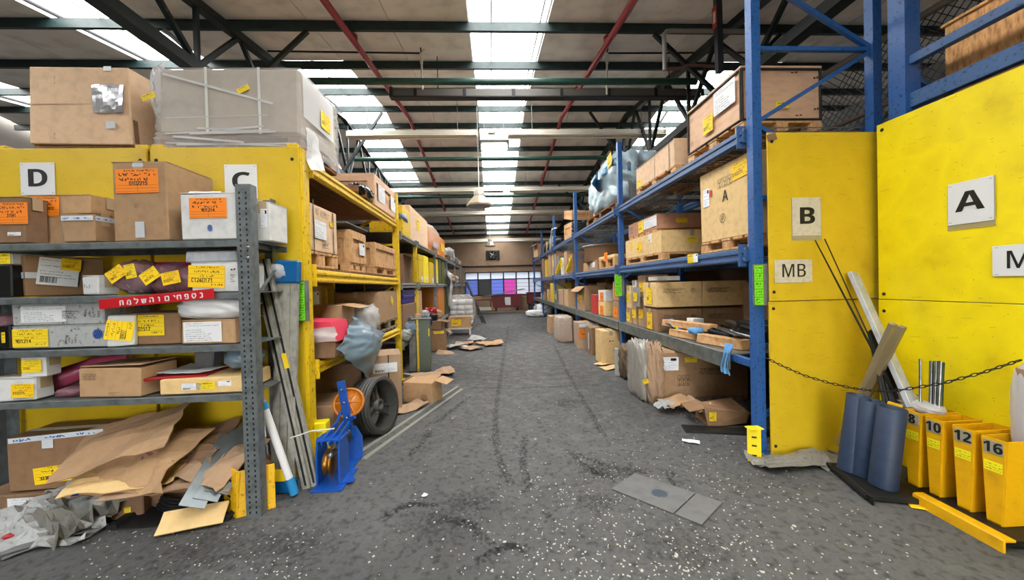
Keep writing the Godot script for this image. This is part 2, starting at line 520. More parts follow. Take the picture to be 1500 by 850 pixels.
func roof_steel() -> void:
	var g: Material = M.green_steel
	# trusses along the aisle over both rack rows
	for s in [[-3.25, "dark green roof truss above the yellow racks"], [3.2, "dark green roof truss above the blue rack"]]:
		var x: float = s[0]
		var t := thing("roof_truss", s[1], "truss")
		t.set_meta("kind", "structure")
		var top := func(d: float) -> Vector3: return Vector3(x, roof_y(d) - 0.2, -d)
		put(MB.new().bar(top.call(-1.0), top.call(8.8), 0.1, 0.1), "top_chord", g, t)
		put(MB.new().bar(top.call(8.8), top.call(18.6), 0.1, 0.1), "top_chord", g, t)
		put(MB.new().bar(Vector3(x, 3.8, 1), Vector3(x, 3.8, -18.6), 0.14, 0.12), "bottom_chord", g, t)
		var d := 0.0
		var k := 0
		while d < 17.6:
			var a := Vector3(x, 3.84, -d)
			var b: Vector3 = top.call(d + 0.75)
			var c := Vector3(x, 3.84, -(d + 1.5))
			put(MB.new().bar(a, b, 0.05, 0.05), "web_strut", g, t)
			put(MB.new().bar(b, c, 0.05, 0.05), "web_strut", g, t)
			put(MB.new().bar(a, top.call(d), 0.045, 0.045), "web_post", g, t)
			d += 1.5
			k += 1
		for q in [5.2, 8.65, 12.9]:
			for e in [-1, 1]:
				put(MB.new().bar(Vector3(x, 3.86, -q), Vector3(x + e * 0.9, roof_y(q) - 0.14, -q), 0.05, 0.05), "knee_brace", g, t)
	# cross ties
	for s in [[5.76, 4.35, "green round tie pipe above the first rack bays"], [9.39, 4.4, "green round tie pipe beyond the light battens"], [12.8, 4.28, "pale green round tie pipe near the hanging lamp"]]:
		var p := put(MB.new().tube([Vector3(-3.25, s[1], -s[0]), Vector3(0, s[1] - 0.01, -s[0]), Vector3(3.2, s[1], -s[0])], 0.05, 10), "tie_pipe", M.green_pipe)
		tag(p, s[2], "pipe", "", "structure")
	# flat trunking with clips
	var tr := thing("cable_trunking", "grey cable trunking with dark clips crossing under the roof", "trunking", Vector3(0.4, 4.33, -6.23))
	put(MB.new().box(Vector3(0.6, 0.065, 0), Vector3(5.0, 0.12, 0.1), 0.006), "tray", mat("trunk_grey", Color(0.34, 0.33, 0.31), 0.6), tr)
	put(MB.new().box(Vector3(0.6, -0.005, 0), Vector3(5.0, 0.02, 0.14), 0.003), "flange", M.cable_black, tr)
	for k in 7:
		put(MB.new().box(Vector3(-1.55 + k * 0.78, 0.065, 0.055), Vector3(0.05, 0.12, 0.02), 0.004), "clip", M.cable_black, tr)
	put(MB.new().box(Vector3(-1.93, 0.065, 0), Vector3(0.06, 0.15, 0.14), 0.006), "end_cap", M.cable_black, tr)
	for x in [-1.2, 2.6]:
		put(MB.new().bar(Vector3(x, 0.1, 0), Vector3(x, 0.75, 0), 0.012, 0.012), "hanger", M.cable_black, tr)
	# long light battens, unlit
	var rows := [[-1.55, 7.94, 4.36, 2.6, "cream light batten ending at the central skylight"], [2.05, 7.94, 4.36, 3.3, "cream light batten above the blue rack"],
		[-1.7, 12.0, 4.22, 4.2, "cream light batten behind the green tie pipe"], [2.3, 12.0, 4.22, 3.4, "cream light batten beyond the central skylight"], [0.2, 14.4, 3.95, 6.5, "cream light batten near the hanging lamps"], [0.0, 17.6, 3.3, 6.0, "cream light batten in front of the end wall"]]
	for s in rows:
		var t := thing("light_batten", s[4], "light fixture", Vector3(s[0], s[2], -s[1]))
		put(MB.new().box(Vector3(0, 0.09, 0), Vector3(s[3], 0.09, 0.1), 0.01), "housing", M.batten_white, t)
		put(MB.new().prism(PackedVector2Array([Vector2(-0.13, 0), Vector2(0.13, 0), Vector2(0.05, 0.045), Vector2(-0.05, 0.045)]), -s[3] * 0.5, s[3] * 0.5), "reflector", M.batten_white, t, Vector3.ZERO, Basis(Vector3.UP, PI / 2))
		put(MB.new().tube([Vector3(-s[3] * 0.49, -0.02, 0), Vector3(s[3] * 0.49, -0.02, 0)], 0.016, 8), "fluorescent_tube", mat("tube_glass", Color(0.85, 0.82, 0.76), 0.3), t)
		for e in [-1, 1]:
			put(MB.new().box(Vector3(e * s[3] * 0.5, 0.05, 0), Vector3(0.03, 0.12, 0.16), 0.004), "end_cap", M.batten_white, t)
			put(MB.new().bar(Vector3(e * s[3] * 0.35, 0.13, 0), Vector3(e * s[3] * 0.35, roof_y(s[1]) - s[2] - 0.1, 0), 0.01, 0.01), "hanger", M.grey_pipe, t)
	# lit box lamp between the battens
	var lp := on_z(724, 214, 8.3)
	var lamp := thing("box_lamp", "lit white box lamp hanging in the middle of the aisle", "lamp", lp)
	var em := mat("lamp_glow", Color(1, 1, 1), 0.4)
	em.emission_enabled = true; em.emission = Color(1.0, 0.97, 0.9); em.emission_energy_multiplier = 4.0
	put(MB.new().box(Vector3(0, 0.06, -0.02), Vector3(0.64, 0.06, 0.34), 0.01), "housing", mat("dark_green_lamp", Color(0.1, 0.12, 0.12), 0.4), lamp)
	put(MB.new().box(Vector3(0, -0.025, 0), Vector3(0.56, 0.11, 0.28), 0.03), "diffuser", em, lamp)
	for e in [-1, 1]:
		put(MB.new().bar(Vector3(e * 0.25, 0.09, 0), Vector3(e * 0.2, 0.55, 0), 0.012, 0.012), "hanger", M.grey_pipe, lamp)
	put(MB.new().box(Vector3(-0.05, 0.3, 0), Vector3(0.16, 0.08, 0.1), 0.008), "ballast_box", M.batten_white, lamp)
	var al := AreaLight3D.new()
	al.name = "box_lamp_light"
	al.area_size = Vector2(0.56, 0.28)
	al.light_energy = 3.0
	al.light_color = Color(1.0, 0.97, 0.9)
	al.area_range = 30.0
	al.shadow_enabled = true
	al.position = lp + Vector3(0, -0.1, 0)
	al.rotation.x = -PI / 2
	add_child(al)
	# pendant lanterns
	for s in [[702, 296, 8.6, 0.29, "dusty pyramid pendant lamp beside the central skylight"], [718, 358, 17.2, 0.24, "small pendant lamp in front of the end wall"]]:
		var p := on_z(s[0], s[1], s[2])
		var q: float = s[3]
		var t := thing("pendant_lamp", s[4], "lamp", p)
		var tin := mat("tin_shade", Color(0.55, 0.5, 0.42), 0.45, 0.2)
		put(MB.new().lathe([[q, -0.1], [q, -0.06], [q * 0.45, 0.12], [q * 0.35, 0.13]], 8, Vector3.ZERO, Basis(), true), "lamp_shade", tin, t)
		put(MB.new().lathe([[0.0, -0.11], [q * 0.97, -0.1]], 8, Vector3.ZERO, Basis(), true), "glass_cover", mat("dusty_glass", Color(0.5, 0.47, 0.42), 0.3), t)
		put(MB.new().lathe([[q * 0.4, 0.12], [q * 0.4, 0.24], [0.03, 0.26], [0.007, 0.27], [0.007, roof_y(s[2]) - p.y + 0.03]], 10), "stem", M.grey_pipe, t)
	# sprinkler mains follow the roof
	for s in [[-1.79, "red sprinkler pipe on the yellow rack side"], [1.68, "red sprinkler pipe on the blue rack side"]]:
		var x: float = s[0]
		var t := thing("sprinkler_pipe", s[1], "pipe")
		t.set_meta("kind", "structure")
		put(MB.new().tube([Vector3(x, roof_y(-0.5) - 0.22, 0.5), Vector3(x, roof_y(8.8) - 0.22, -8.8), Vector3(x, roof_y(18.5) - 0.22, -18.5)], 0.042, 10), "main_pipe", M.red_pipe, t)
		for d in [3.4, 5.3, 7.2, 9.8, 12.3, 15.0]:
			put(MB.new().lathe([[0.012, 0], [0.02, 0.02], [0.052, 0.03], [0.052, 0.1], [0.03, 0.12]], 8, Vector3(x, roof_y(d) - 0.24, -d)), "fitting", M.red_pipe, t)
			put(MB.new().bar(Vector3(x, roof_y(d) - 0.2, -d), Vector3(x, roof_y(d), -d), 0.012, 0.012), "hanger", M.cable_black, t)
	# white drop pipes with a cross conduit
	for s in [[617, 78, 619, 131, -1, "white drop conduit beside the red pipe over the yellow racks"], [889, 78, 889, 138, 1, "white drop conduit beside the red pipe over the blue rack"]]:
		var a := on_z(s[0], s[1], 6.0)
		var b := on_z(s[2], s[3], 6.0)
		var e: float = s[4]
		var t := thing("drop_conduit", s[5], "conduit")
		put(MB.new().tube([a, b], 0.016, 8), "drop_pipe", M.batten_white, t)
		put(MB.new().tube([a, a + Vector3(-e * 0.35, 0.42, 0)], 0.012, 6), "branch", M.batten_white, t)
		put(MB.new().tube([a, a + Vector3(0.02, 0.55, 0.6)], 0.01, 6), "cable", M.cable_black, t)
		put(MB.new().tube([a, a + Vector3(e * 2.3, 0.02, 0)], 0.013, 6), "cross_conduit", M.cable_black, t)
		put(MB.new().lathe([[0.024, 0], [0.024, 0.16]], 8, a + Vector3(0, -0.16, 0)), "sleeve", M.batten_white, t)
	# bent grey pipe and the red notice on its hanger over the blue rack
	var bp := thing("bent_pipe", "bent grey pipe hanging from the roof over the blue rack", "pipe")
	var z := 4.6
	put(MB.new().tube([on_z(974, 103, z), on_z(973, 60, z), on_z(972, 51, z), on_z(976, 46, z), on_z(985, 45, z), on_z(1099, 46, z)], 0.026, 10), "pipe_run", M.grey_pipe, bp)
	put(MB.new().tube([on_z(976, 102, z), on_z(1000, 100, z), on_z(1006, 96, z), on_z(1052, 97, z)], 0.02, 8), "lower_run", mat("rust", Color(0.32, 0.22, 0.18), 0.7), bp)
	var hp := thing("hanging_post", "dark steel hanger post carrying a small red notice", "post")
	put(MB.new().bar(on_z(1050, -40, z - 0.05), on_z(1054, 106, z - 0.05), 0.07, 0.07), "post_bar", mat("post_grey", Color(0.16, 0.18, 0.2), 0.5), hp)
	put(MB.new().bar(on_z(1046, 10, z - 0.12), on_z(1047, 42, z - 0.12), 0.075, 0.01), "notice", mat("notice_red", Color(0.7, 0.2, 0.18), 0.4), hp)
	put(MB.new().bar(on_z(1046, 18, z - 0.13), on_z(1046.5, 34, z - 0.13), 0.04, 0.01), "notice_print", M.batten_white, hp)

# ---------------------------------------------------------------- print on paper
const STROKES := {
	"0": [[0, 0, 1, 0, 1, 2, 0, 2, 0, 0]], "1": [[0.2, 0.4, 0.6, 0, 0.6, 2]], "2": [[0, 0.3, 0.4, 0, 1, 0.2, 1, 0.8, 0, 2, 1, 2]],
	"3": [[0, 0, 1, 0.1, 0.5, 0.9, 1, 1.4, 0.6, 2, 0, 1.9]], "4": [[0.7, 2, 0.7, 0, 0, 1.3, 1, 1.3]], "5": [[1, 0, 0.1, 0, 0, 0.9, 0.8, 0.8, 1, 1.5, 0.6, 2, 0, 1.9]],
	"6": [[0.9, 0, 0.2, 0.8, 0, 1.5, 0.4, 2, 1, 1.5, 0.6, 1, 0.1, 1.3]], "7": [[0, 0, 1, 0, 0.3, 2]], "8": [[0.5, 0.9, 0, 0.4, 0.5, 0, 1, 0.4, 0, 1.5, 0.5, 2, 1, 1.5, 0.5, 0.9]],
	"9": [[1, 0.8, 0.4, 1, 0, 0.5, 0.5, 0, 1, 0.4, 0.8, 2]], "C": [[1, 0.2, 0.4, 0, 0, 0.8, 0.2, 1.8, 1, 1.8]], "/": [[0, 2, 0.8, 0]], "A": [[0, 2, 0.5, 0, 1, 2], [0.2, 1.3, 0.8, 1.3]],
}

func pen(im: Image, pts: Array, col: Color, w := 2) -> void:
	for i in pts.size() - 1:
		var a: Vector2 = pts[i]
		var b: Vector2 = pts[i + 1]
		var n := int(maxf(1.0, a.distance_to(b)))
		for k in n + 1:
			var p := a.lerp(b, float(k) / n)
			im.fill_rect(Rect2i(int(p.x), int(p.y), w, w), col)

func pen_text(im: Image, text: String, at: Vector2, h: float, col: Color, w := 2) -> void:
	for ch in text:
		for s in STROKES.get(ch, []):
			var pts := []
			for i in range(0, s.size(), 2):
				pts.append(at + Vector2(s[i] * h * 0.42, s[i + 1] * h * 0.5))
			pen(im, pts, col, w)
		at.x += h * 0.62

func scrawl(im: Image, r: RandomNumberGenerator, x0: float, x1: float, y: float, h: float, col: Color, w := 2) -> void:
	var x := x0
	while x < x1:
		var n := r.randi_range(2, 4)
		var p := []
		for i in n:
			p.append(Vector2(x + r.randf() * h * 0.7, y + r.randf() * h))
		pen(im, p, col, w)
		x += h * (0.75 if r.randf() > 0.2 else 1.3)

func paper(key: String, im: Image, rough := 0.6) -> StandardMaterial3D:
	var m := mat(key, Color.WHITE, rough)
	m.albedo_texture = ImageTexture.create_from_image(im)
	return m

func make_papers() -> void:
	var r := RandomNumberGenerator.new()
	r.seed = 4
	var ink := Color(0.08, 0.07, 0.06)
	var codes := ["C1260171", "0201517", "505517", "58610", "31541", "30017410", "0102215", "901214"]
	for k in 8:
		var im := Image.create(160, 112, false, Image.FORMAT_RGB8)
		im.fill([Color(0.96, 0.78, 0.05), Color(0.93, 0.8, 0.1), Color(0.98, 0.82, 0.02)][k % 3])
		scrawl(im, r, 30, 130, 4, 7, ink, 2)
		for y in [16, 44, 62, 84]: im.fill_rect(Rect2i(4, y, 152, 1), Color(0.5, 0.4, 0.05))
		scrawl(im, r, 20, 135, 24, 13, ink, 2)
		scrawl(im, r, 50, 110, 48, 10, ink, 2)
		pen_text(im, codes[k], Vector2(14, 64), 19, ink, 3)
		scrawl(im, r, 100, 150, 90, 12, ink, 2)
		paper("yellow_slip%d" % k, im)
	for k in 4:
		var im := Image.create(160, 112, false, Image.FORMAT_RGB8)
		im.fill(Color(0.95, 0.52, 0.03))
		scrawl(im, r, 30, 140, 4, 8, ink, 2)
		scrawl(im, r, 12, 140, 18, 15, ink, 3)
		scrawl(im, r, 12, 120, 40, 14, ink, 3)
		pen_text(im, codes[k + 4], Vector2(50, 58), 16, ink, 3)
		for y in [76, 90, 104]: im.fill_rect(Rect2i(4, y, 152, 1), Color(0.35, 0.2, 0.0))
		im.fill_rect(Rect2i(80, 76, 1, 30), Color(0.35, 0.2, 0.0))
		paper("orange_slip%d" % k, im)
	for k in 4:
		var im := Image.create(128, 96, false, Image.FORMAT_RGB8)
		im.fill([Color(0.9, 0.91, 0.93), Color(0.86, 0.87, 0.88)][k % 2])
		for j in 9:
			if r.randf() < 0.8: scrawl(im, r, 8, r.randf_range(50, 118), 6 + j * 10, 4, Color(0.25, 0.25, 0.28), 1)
		if k % 2 == 0: im.fill_rect(Rect2i(84, 8, 32, 18), ink)
		for x in range(10, 60, 3):
			if k == 1: im.fill_rect(Rect2i(x, 66, r.randi_range(1, 2), 22), ink)
		paper("white_slip%d" % k, im)
	# green location tag: five cells
	var g := Image.create(40, 160, false, Image.FORMAT_RGB8)
	g.fill(Color(0.45, 0.85, 0.06))
	for j in 5:
		g.fill_rect(Rect2i(2, j * 32, 36, 2), Color(0.15, 0.35, 0.03))
		scrawl(g, r, 6, 32, j * 32 + 7, 8, ink, 2)
		scrawl(g, r, 6, 32, j * 32 + 19, 7, ink, 1)
	paper("green_tag", g)
	# yellow tag with QR-free scribble
	var t := Image.create(96, 40, false, Image.FORMAT_RGB8)
	t.fill(Color(0.92, 0.8, 0.06))
	scrawl(t, r, 6, 80, 4, 8, ink, 2); scrawl(t, r, 6, 84, 18, 6, ink, 1); scrawl(t, r, 6, 70, 29, 6, ink, 1)
	paper("yellow_tag", t)
	# handling symbols printed on kraft: transparent ground
	var s := Image.create(160, 64, false, Image.FORMAT_RGBA8)
	s.fill(Color(0, 0, 0, 0))
	for k in 3:
		var x := 4 + k * 52
		pen(s, [Vector2(x, 4), Vector2(x + 44, 4), Vector2(x + 44, 58), Vector2(x, 58), Vector2(x, 4)], ink, 2)
		pen(s, [Vector2(x + 14, 50), Vector2(x + 32, 50)], ink, 3)
		pen(s, [Vector2(x + 22, 50), Vector2(x + 22, 26)], ink, 3)
		pen(s, [Vector2(x + 10, 12), Vector2(x + 12, 24), Vector2(x + 22, 30), Vector2(x + 33, 24), Vector2(x + 35, 12)], ink, 3)
	printed("print_symbols", s)
	var c := Image.create(96, 96, false, Image.FORMAT_RGBA8)
	c.fill(Color(0, 0, 0, 0))
	var ring := []
	for k in 25: ring.append(Vector2(46 + 36 * cos(TAU * k / 24), 46 + 36 * sin(TAU * k / 24)))
	pen(c, ring, ink, 4)
	pen(c, [Vector2(34, 68), Vector2(34, 28), Vector2(56, 30), Vector2(56, 48), Vector2(36, 50)], ink, 4)
	printed("print_circle", c)
	var l := Image.create(128, 64, false, Image.FORMAT_RGBA8)
	l.fill(Color(0, 0, 0, 0))
	for j in 4: scrawl(l, r, 4, [118, 90, 60, 100][j], 4 + j * 15, 9, ink, 3)
	printed("print_lines", l)
	var h := Image.create(64, 40, false, Image.FORMAT_RGBA8)   # hand hole with finger slots
	h.fill(Color(0, 0, 0, 0))
	h.fill_rect(Rect2i(8, 14, 18, 12), ink); h.fill_rect(Rect2i(28, 17, 8, 6), ink); h.fill_rect(Rect2i(40, 10, 16, 14), ink)
	printed("print_spot", h)
	# blue printed round mark
	var bl := Image.create(96, 96, false, Image.FORMAT_RGBA8)
	bl.fill(Color(0, 0, 0, 0))
	for y in 96:
		for x in 96:
			var q := Vector2(x - 48, y - 48)
			if q.length() < 44 and int(absf(q.x * 0.5 + q.y * 0.2) + 100) % 9 > 1 : bl.set_pixel(x, y, Color(0.1, 0.3, 0.6))
	printed("print_blue", bl)
	var gb: Image = bl.duplicate()
	for yy in 96:
		for xx in 96:
			if gb.get_pixel(xx, yy).a > 0.5: gb.set_pixel(xx, yy, Color(0.22, 0.29, 0.36))
	printed("print_grey_blue", gb)
	var lt := Image.create(96, 40, false, Image.FORMAT_RGB8)
	lt.fill(Color(0.95, 0.9, 0.08))
	for yy in [8, 18, 28]: scrawl(lt, r, 6, 88, yy, 6, ink, 1)
	paper("lemon_tag", lt)
	# printed packing tape
	var tp := Image.create(256, 24, false, Image.FORMAT_RGB8)
	tp.fill(Color(0.82, 0.86, 0.9))
	for k in 3:
		scrawl(tp, r, 8 + k * 86, 60 + k * 86, 6, 11, Color(0.1, 0.3, 0.6), 3)
	paper("printed_tape", tp, 0.3)

func printed(key: String, im: Image) -> void:
	var m := paper(key, im)
	m.transparency = BaseMaterial3D.TRANSPARENCY_ALPHA_SCISSOR
	m.alpha_scissor_threshold = 0.5

func make_goods_materials() -> void:
	for k in 6:
		textured("kraft%d" % k, [Color(0.65, 0.52, 0.39), Color(0.56, 0.43, 0.31), Color(0.72, 0.58, 0.43), Color(0.52, 0.4, 0.3), Color(0.68, 0.56, 0.45), Color(0.87, 0.74, 0.52)][k], M.t_card, Vector3.ONE * 1.7, 0.85)
	textured("kraft_tan", Color(0.86, 0.73, 0.6), M.t_card, Vector3.ONE * 1.4, 0.85)
	textured("cast_iron", Color(0.3, 0.3, 0.29), M.t_metal, Vector3.ONE * 4, 0.55, 0.3)
	textured("olive", Color(0.34, 0.36, 0.12), M.t_metal, Vector3.ONE * 1.2, 0.5)
	textured("amber", Color(0.8, 0.48, 0.05), M.t_wear, Vector3.ONE * 1.6, 0.5)
	textured("orange_wrap", Color(0.85, 0.5, 0.08), M.t_card, Vector3.ONE * 1.6, 0.4)
	textured("kraft_red", Color(0.7, 0.52, 0.42), M.t_card, Vector3.ONE * 1.6, 0.8)
	textured("dusty_brown", Color(0.44, 0.36, 0.28), M.t_card, Vector3.ONE * 1.6, 0.6)
	textured("dirty_grey", Color(0.5, 0.49, 0.47), M.t_wear, Vector3.ONE * 1.8, 0.5)
	textured("container_red", Color(0.42, 0.03, 0.06), M.t_metal, Vector3.ONE, 0.5)
	mat("strip_pale", Color(0.52, 0.52, 0.49), 0.5)
	mat("film_machine", Color(0.6, 0.68, 0.72), 0.3)
	mat("hardboard", Color(0.46, 0.39, 0.32), 0.85)
	textured("pvc_grey", Color(0.62, 0.61, 0.58), M.t_metal, Vector3.ONE * 1.5, 0.5)
	mat("dark_edge", Color(0.16, 0.13, 0.11), 0.6)
	mat("film_pale", Color(0.58, 0.56, 0.53), 0.28)
	mat("plate_grey", Color(0.6, 0.58, 0.5), 0.5)
	mat("rod_green", Color(0.12, 0.24, 0.2), 0.4, 0.5)
	textured("white_board", Color(0.82, 0.82, 0.82), M.t_card, Vector3.ONE * 1.7, 0.7)
	textured("dirty_white", Color(0.66, 0.67, 0.67), M.t_wear, Vector3.ONE * 1.5, 0.7)
	textured("grey_board", Color(0.42, 0.42, 0.42), M.t_card, Vector3.ONE * 1.3, 0.85)
	textured("wood_pale", Color(0.82, 0.65, 0.46), M.t_wood, Vector3(1.2, 5, 1.2), 0.75)
	textured("wood_brown", Color(0.5, 0.34, 0.2), M.t_wood, Vector3(1.2, 5, 1.2), 0.8)
	textured("wood_grey", Color(0.5, 0.44, 0.37), M.t_wood, Vector3(1.2, 5, 1.2), 0.85)
	textured("plywood", Color(0.85, 0.69, 0.56), M.t_card, Vector3(0.8, 2.5, 0.8), 0.6)
	M.t_osb = noise_tex(0.06, [[0.0, Color(0.62, 0.45, 0.3)], [0.35, Color(0.84, 0.66, 0.46)], [0.7, Color(0.95, 0.78, 0.56)], [1.0, Color(0.75, 0.55, 0.36)]], 9, FastNoiseLite.TYPE_CELLULAR, 3, 512, 4)
	textured("osb", Color(1.0, 0.94, 0.86), M.t_osb, Vector3.ONE * 1.3, 0.75)
	mat("tape_clear", Color(0.7, 0.62, 0.5), 0.25)
	mat("tape_grey", Color(0.74, 0.76, 0.78), 0.3)
	mat("tape_white", Color(0.85, 0.87, 0.9), 0.35)
	mat("strap_dark", Color(0.08, 0.08, 0.08), 0.5)
	mat("strap_white", Color(0.8, 0.8, 0.78), 0.5)
	textured("panel_yellow", Color(0.96, 0.87, 0.05), M.t_panel, Vector3.ONE * 0.7, 0.42)
	textured("panel_gold", Color(0.84, 0.71, 0.11), M.t_panel, Vector3.ONE * 0.7, 0.45)
	textured("rack_yellow", Color(0.9, 0.75, 0.07), M.t_wear, Vector3.ONE * 1.1, 0.45)
	textured("worn_yellow", Color(0.9, 0.7, 0.04), M.t_wear, Vector3.ONE * 2.4, 0.5)
	textured("bin_yellow", Color(0.88, 0.67, 0.03), M.t_paint, Vector3.ONE * 1.9, 0.45)
	textured("rack_blue", Color(0.16, 0.36, 0.62), M.t_wear, Vector3.ONE * 1.6, 0.4)
	textured("rack_blue2", Color(0.14, 0.27, 0.47), M.t_wear, Vector3.ONE * 1.6, 0.4)
	textured("beam_blue", Color(0.24, 0.38, 0.57), M.t_wear, Vector3.ONE * 1.6, 0.4)
	textured("rack_grey", Color(0.5, 0.51, 0.5), M.t_metal, Vector3.ONE, 0.45, 0.3)
	textured("galvanised", Color(0.52, 0.55, 0.56), M.t_metal, Vector3.ONE * 1.5, 0.42, 0.6)
	textured("bench_steel", Color(0.5, 0.53, 0.52), M.t_metal, Vector3.ONE * 1.2, 0.35, 0.5)
	textured("dark_steel", Color(0.13, 0.13, 0.13), M.t_metal, Vector3.ONE * 2.0, 0.5, 0.4)
	textured("bright_steel", Color(0.62, 0.63, 0.63), M.t_metal, Vector3.ONE * 2.0, 0.3, 0.85)
	textured("aluminium_white", Color(0.78, 0.8, 0.83), M.t_metal, Vector3.ONE * 1.5, 0.4, 0.2)
	textured("tool_blue", Color(0.05, 0.31, 0.68), M.t_wear, Vector3.ONE * 3.0, 0.35)
	textured("tube_blue", Color(0.15, 0.22, 0.33), M.t_metal, Vector3.ONE * 1.5, 0.5)
	mat("black_plastic", Color(0.025, 0.025, 0.028), 0.45)
	mat("rubber", Color(0.05, 0.05, 0.05), 0.75)
	mat("ink", Color(0.04, 0.035, 0.035), 0.6)
	mat("sign_white", Color(0.86, 0.87, 0.88), 0.35)
	textured("sign_paper", Color(0.8, 0.77, 0.7), M.t_card, Vector3.ONE * 3, 0.5)
	mat("red_plastic", Color(0.6, 0.03, 0.06), 0.4)
	mat("pink_foam", Color(0.85, 0.22, 0.33), 0.6)
	mat("white_foam", Color(0.85, 0.85, 0.86), 0.7)
	mat("bin_blue", Color(0.03, 0.08, 0.5), 0.4)
	mat("blue_film", Color(0.15, 0.5, 0.72), 0.35)
	mat("blue_rag", Color(0.36, 0.58, 0.78), 0.8)
	mat("orange_metal", Color(0.72, 0.42, 0.08), 0.45)
	mat("copper", Color(0.55, 0.38, 0.16), 0.35, 0.8)
	mat("film_grey", Color(0.42, 0.5, 0.56), 0.3)
	for f in [["wrap_clear", Color(0.88, 0.87, 0.86, 0.3)], ["wrap_milky", Color(0.85, 0.85, 0.86, 0.55)], ["wrap_grey", Color(0.5, 0.56, 0.6, 0.75)], ["wrap_pink", Color(0.6, 0.42, 0.47, 0.6)], ["wrap_blue", Color(0.2, 0.58, 0.72, 0.7)]]:
		var w := mat(f[0], f[1], 0.3)
		w.transparency = BaseMaterial3D.TRANSPARENCY_ALPHA

# ---------------------------------------------------------------- goods
func face_basis(f: String) -> Array:   # [right, up, out] of a face
	match f:
		"f": return [Vector3.RIGHT, Vector3.UP, Vector3.BACK]
		"b": return [Vector3.LEFT, Vector3.UP, Vector3.FORWARD]
		"r": return [Vector3.FORWARD, Vector3.UP, Vector3.RIGHT]
		"l": return [Vector3.BACK, Vector3.UP, Vector3.LEFT]
	return [Vector3.RIGHT, Vector3.FORWARD, Vector3.UP]

func stick(parent: Node, called: String, size: Vector3, f: String, u: float, v: float, w: float, h: float, m: Material, rot := 0.0, off := 0.004) -> void:
	var fb := face_basis(f)
	var mid := Vector3(0, size.y * 0.5, 0)
	var ext: Vector3 = size * 0.5
	var rr: Vector3 = fb[0]; var uu: Vector3 = fb[1]; var oo: Vector3 = fb[2]
	var c: Vector3 = mid + oo * absf(oo.dot(ext)) + rr * (u * 2.0 * absf(rr.dot(ext))) + uu * (v * 2.0 * absf(uu.dot(ext))) + oo * off
	var a := rr * cos(rot) + uu * sin(rot)
	var b := uu * cos(rot) - rr * sin(rot)
	a *= w * 0.5; b *= h * 0.5
	var mb := MB.new()
	mb.uvquad(c - a - b, c + a - b, c + a + b, c - a + b)
	put(mb, called, m, parent)

# body, closing flaps, tape, slips; labels: [face, u, v, w, h, material key, turn]
func carton(label: String, at: Vector3, size: Vector3, turn: float, m: String, labels := [], o := {}) -> Node3D:
	var t := thing(o.get("name", "cardboard_box"), label, "box", at, turn, o.get("group", ""))
	var jit: float = o.get("jit", 0.004)
	var sd := int(absf(at.x * 913.0) + absf(at.z * 417.0) + size.y * 1000.0)
	var gap: float = 0.004
	put(MB.new().box(Vector3(0, size.y * 0.5, 0), size, 0.006, Basis(), jit, sd), "body", M[m], t)
	var fl: String = o.get("flaps", "closed")
	if fl == "closed":
		var along_x := size.x >= size.z
		for s in [-1, 1]:
			var fs := Vector3(size.x - 0.006, 0.004, size.z * 0.5 - gap) if along_x else Vector3(size.x * 0.5 - gap, 0.004, size.z - 0.006)
			var fc := Vector3(0, size.y + 0.0025, s * (size.z * 0.25 + gap * 0.5)) if along_x else Vector3(s * (size.x * 0.25 + gap * 0.5), size.y + 0.0025, 0)
			put(MB.new().box(fc, fs), "flap", M[m], t)
		var tm: Material = M[o.get("tape", "tape_clear")]
		var tb := MB.new()
		if along_x:
			tb.box(Vector3(0, size.y + 0.006, 0), Vector3(size.x + 0.01, 0.0012, 0.05))
			for s in [-1, 1]: tb.box(Vector3(s * (size.x * 0.5 + 0.0045), size.y - 0.03, 0), Vector3(0.0012, 0.07, 0.05))
		else:
			tb.box(Vector3(0, size.y + 0.006, 0), Vector3(0.05, 0.0012, size.z + 0.01))
			for s in [-1, 1]: tb.box(Vector3(0, size.y - 0.03, s * (size.z * 0.5 + 0.0045)), Vector3(0.05, 0.07, 0.0012))
		put(tb, "tape", tm, t)
	elif fl == "open":
		for s in [-1, 1]:
			var b := Basis(Vector3.BACK, -s * (0.5 + 0.3 * sin(sd + s)))
			put(MB.new().box(Vector3(s * size.x * 0.5, size.y, 0) + b * Vector3(s * size.x * 0.2, 0, 0), Vector3(size.x * 0.4, 0.005, size.z - 0.01), 0.0, b), "flap", M[m], t)
	for l in labels:
		var key: String = l[5]
		stick(t, "print" if key.begins_with("print_") else ("tape" if key.contains("tape") else "label"), size, l[0], l[1], l[2], l[3], l[4], M[key], l[6] if l.size() > 6 else 0.0, jit + 0.002)
	return t

# wooden pallet: deck boards over stringers, bottom boards; length along local z
func pallet(label: String, at: Vector3, w: float, l: float, h := 0.13, turn := 0.0, m := "wood_pale", o := {}) -> Node3D:
	var t := thing("pallet", label, "pallet", at, turn, o.get("group", ""))
	var n: int = o.get("n", 6)
	for k in n:
		var zz := -l * 0.5 + (k + 0.5) * l / n
		put(MB.new().box(Vector3(0, h - 0.01, zz), Vector3(w, 0.02, l / n * 0.78), 0.003), "deck_board", M[m], t)
	for s in [-1, 0, 1]:
		for q in [-1, 0, 1]:
			put(MB.new().box(Vector3(s * (w * 0.5 - 0.05), 0.02 + (h - 0.04) * 0.5, q * (l * 0.5 - 0.06)), Vector3(0.09, h - 0.04, 0.11), 0.003), "block", M[m], t)
		put(MB.new().box(Vector3(s * (w * 0.5 - 0.05), 0.01, 0), Vector3(0.09, 0.02, l), 0.003), "bottom_board", M[m], t)
	return t

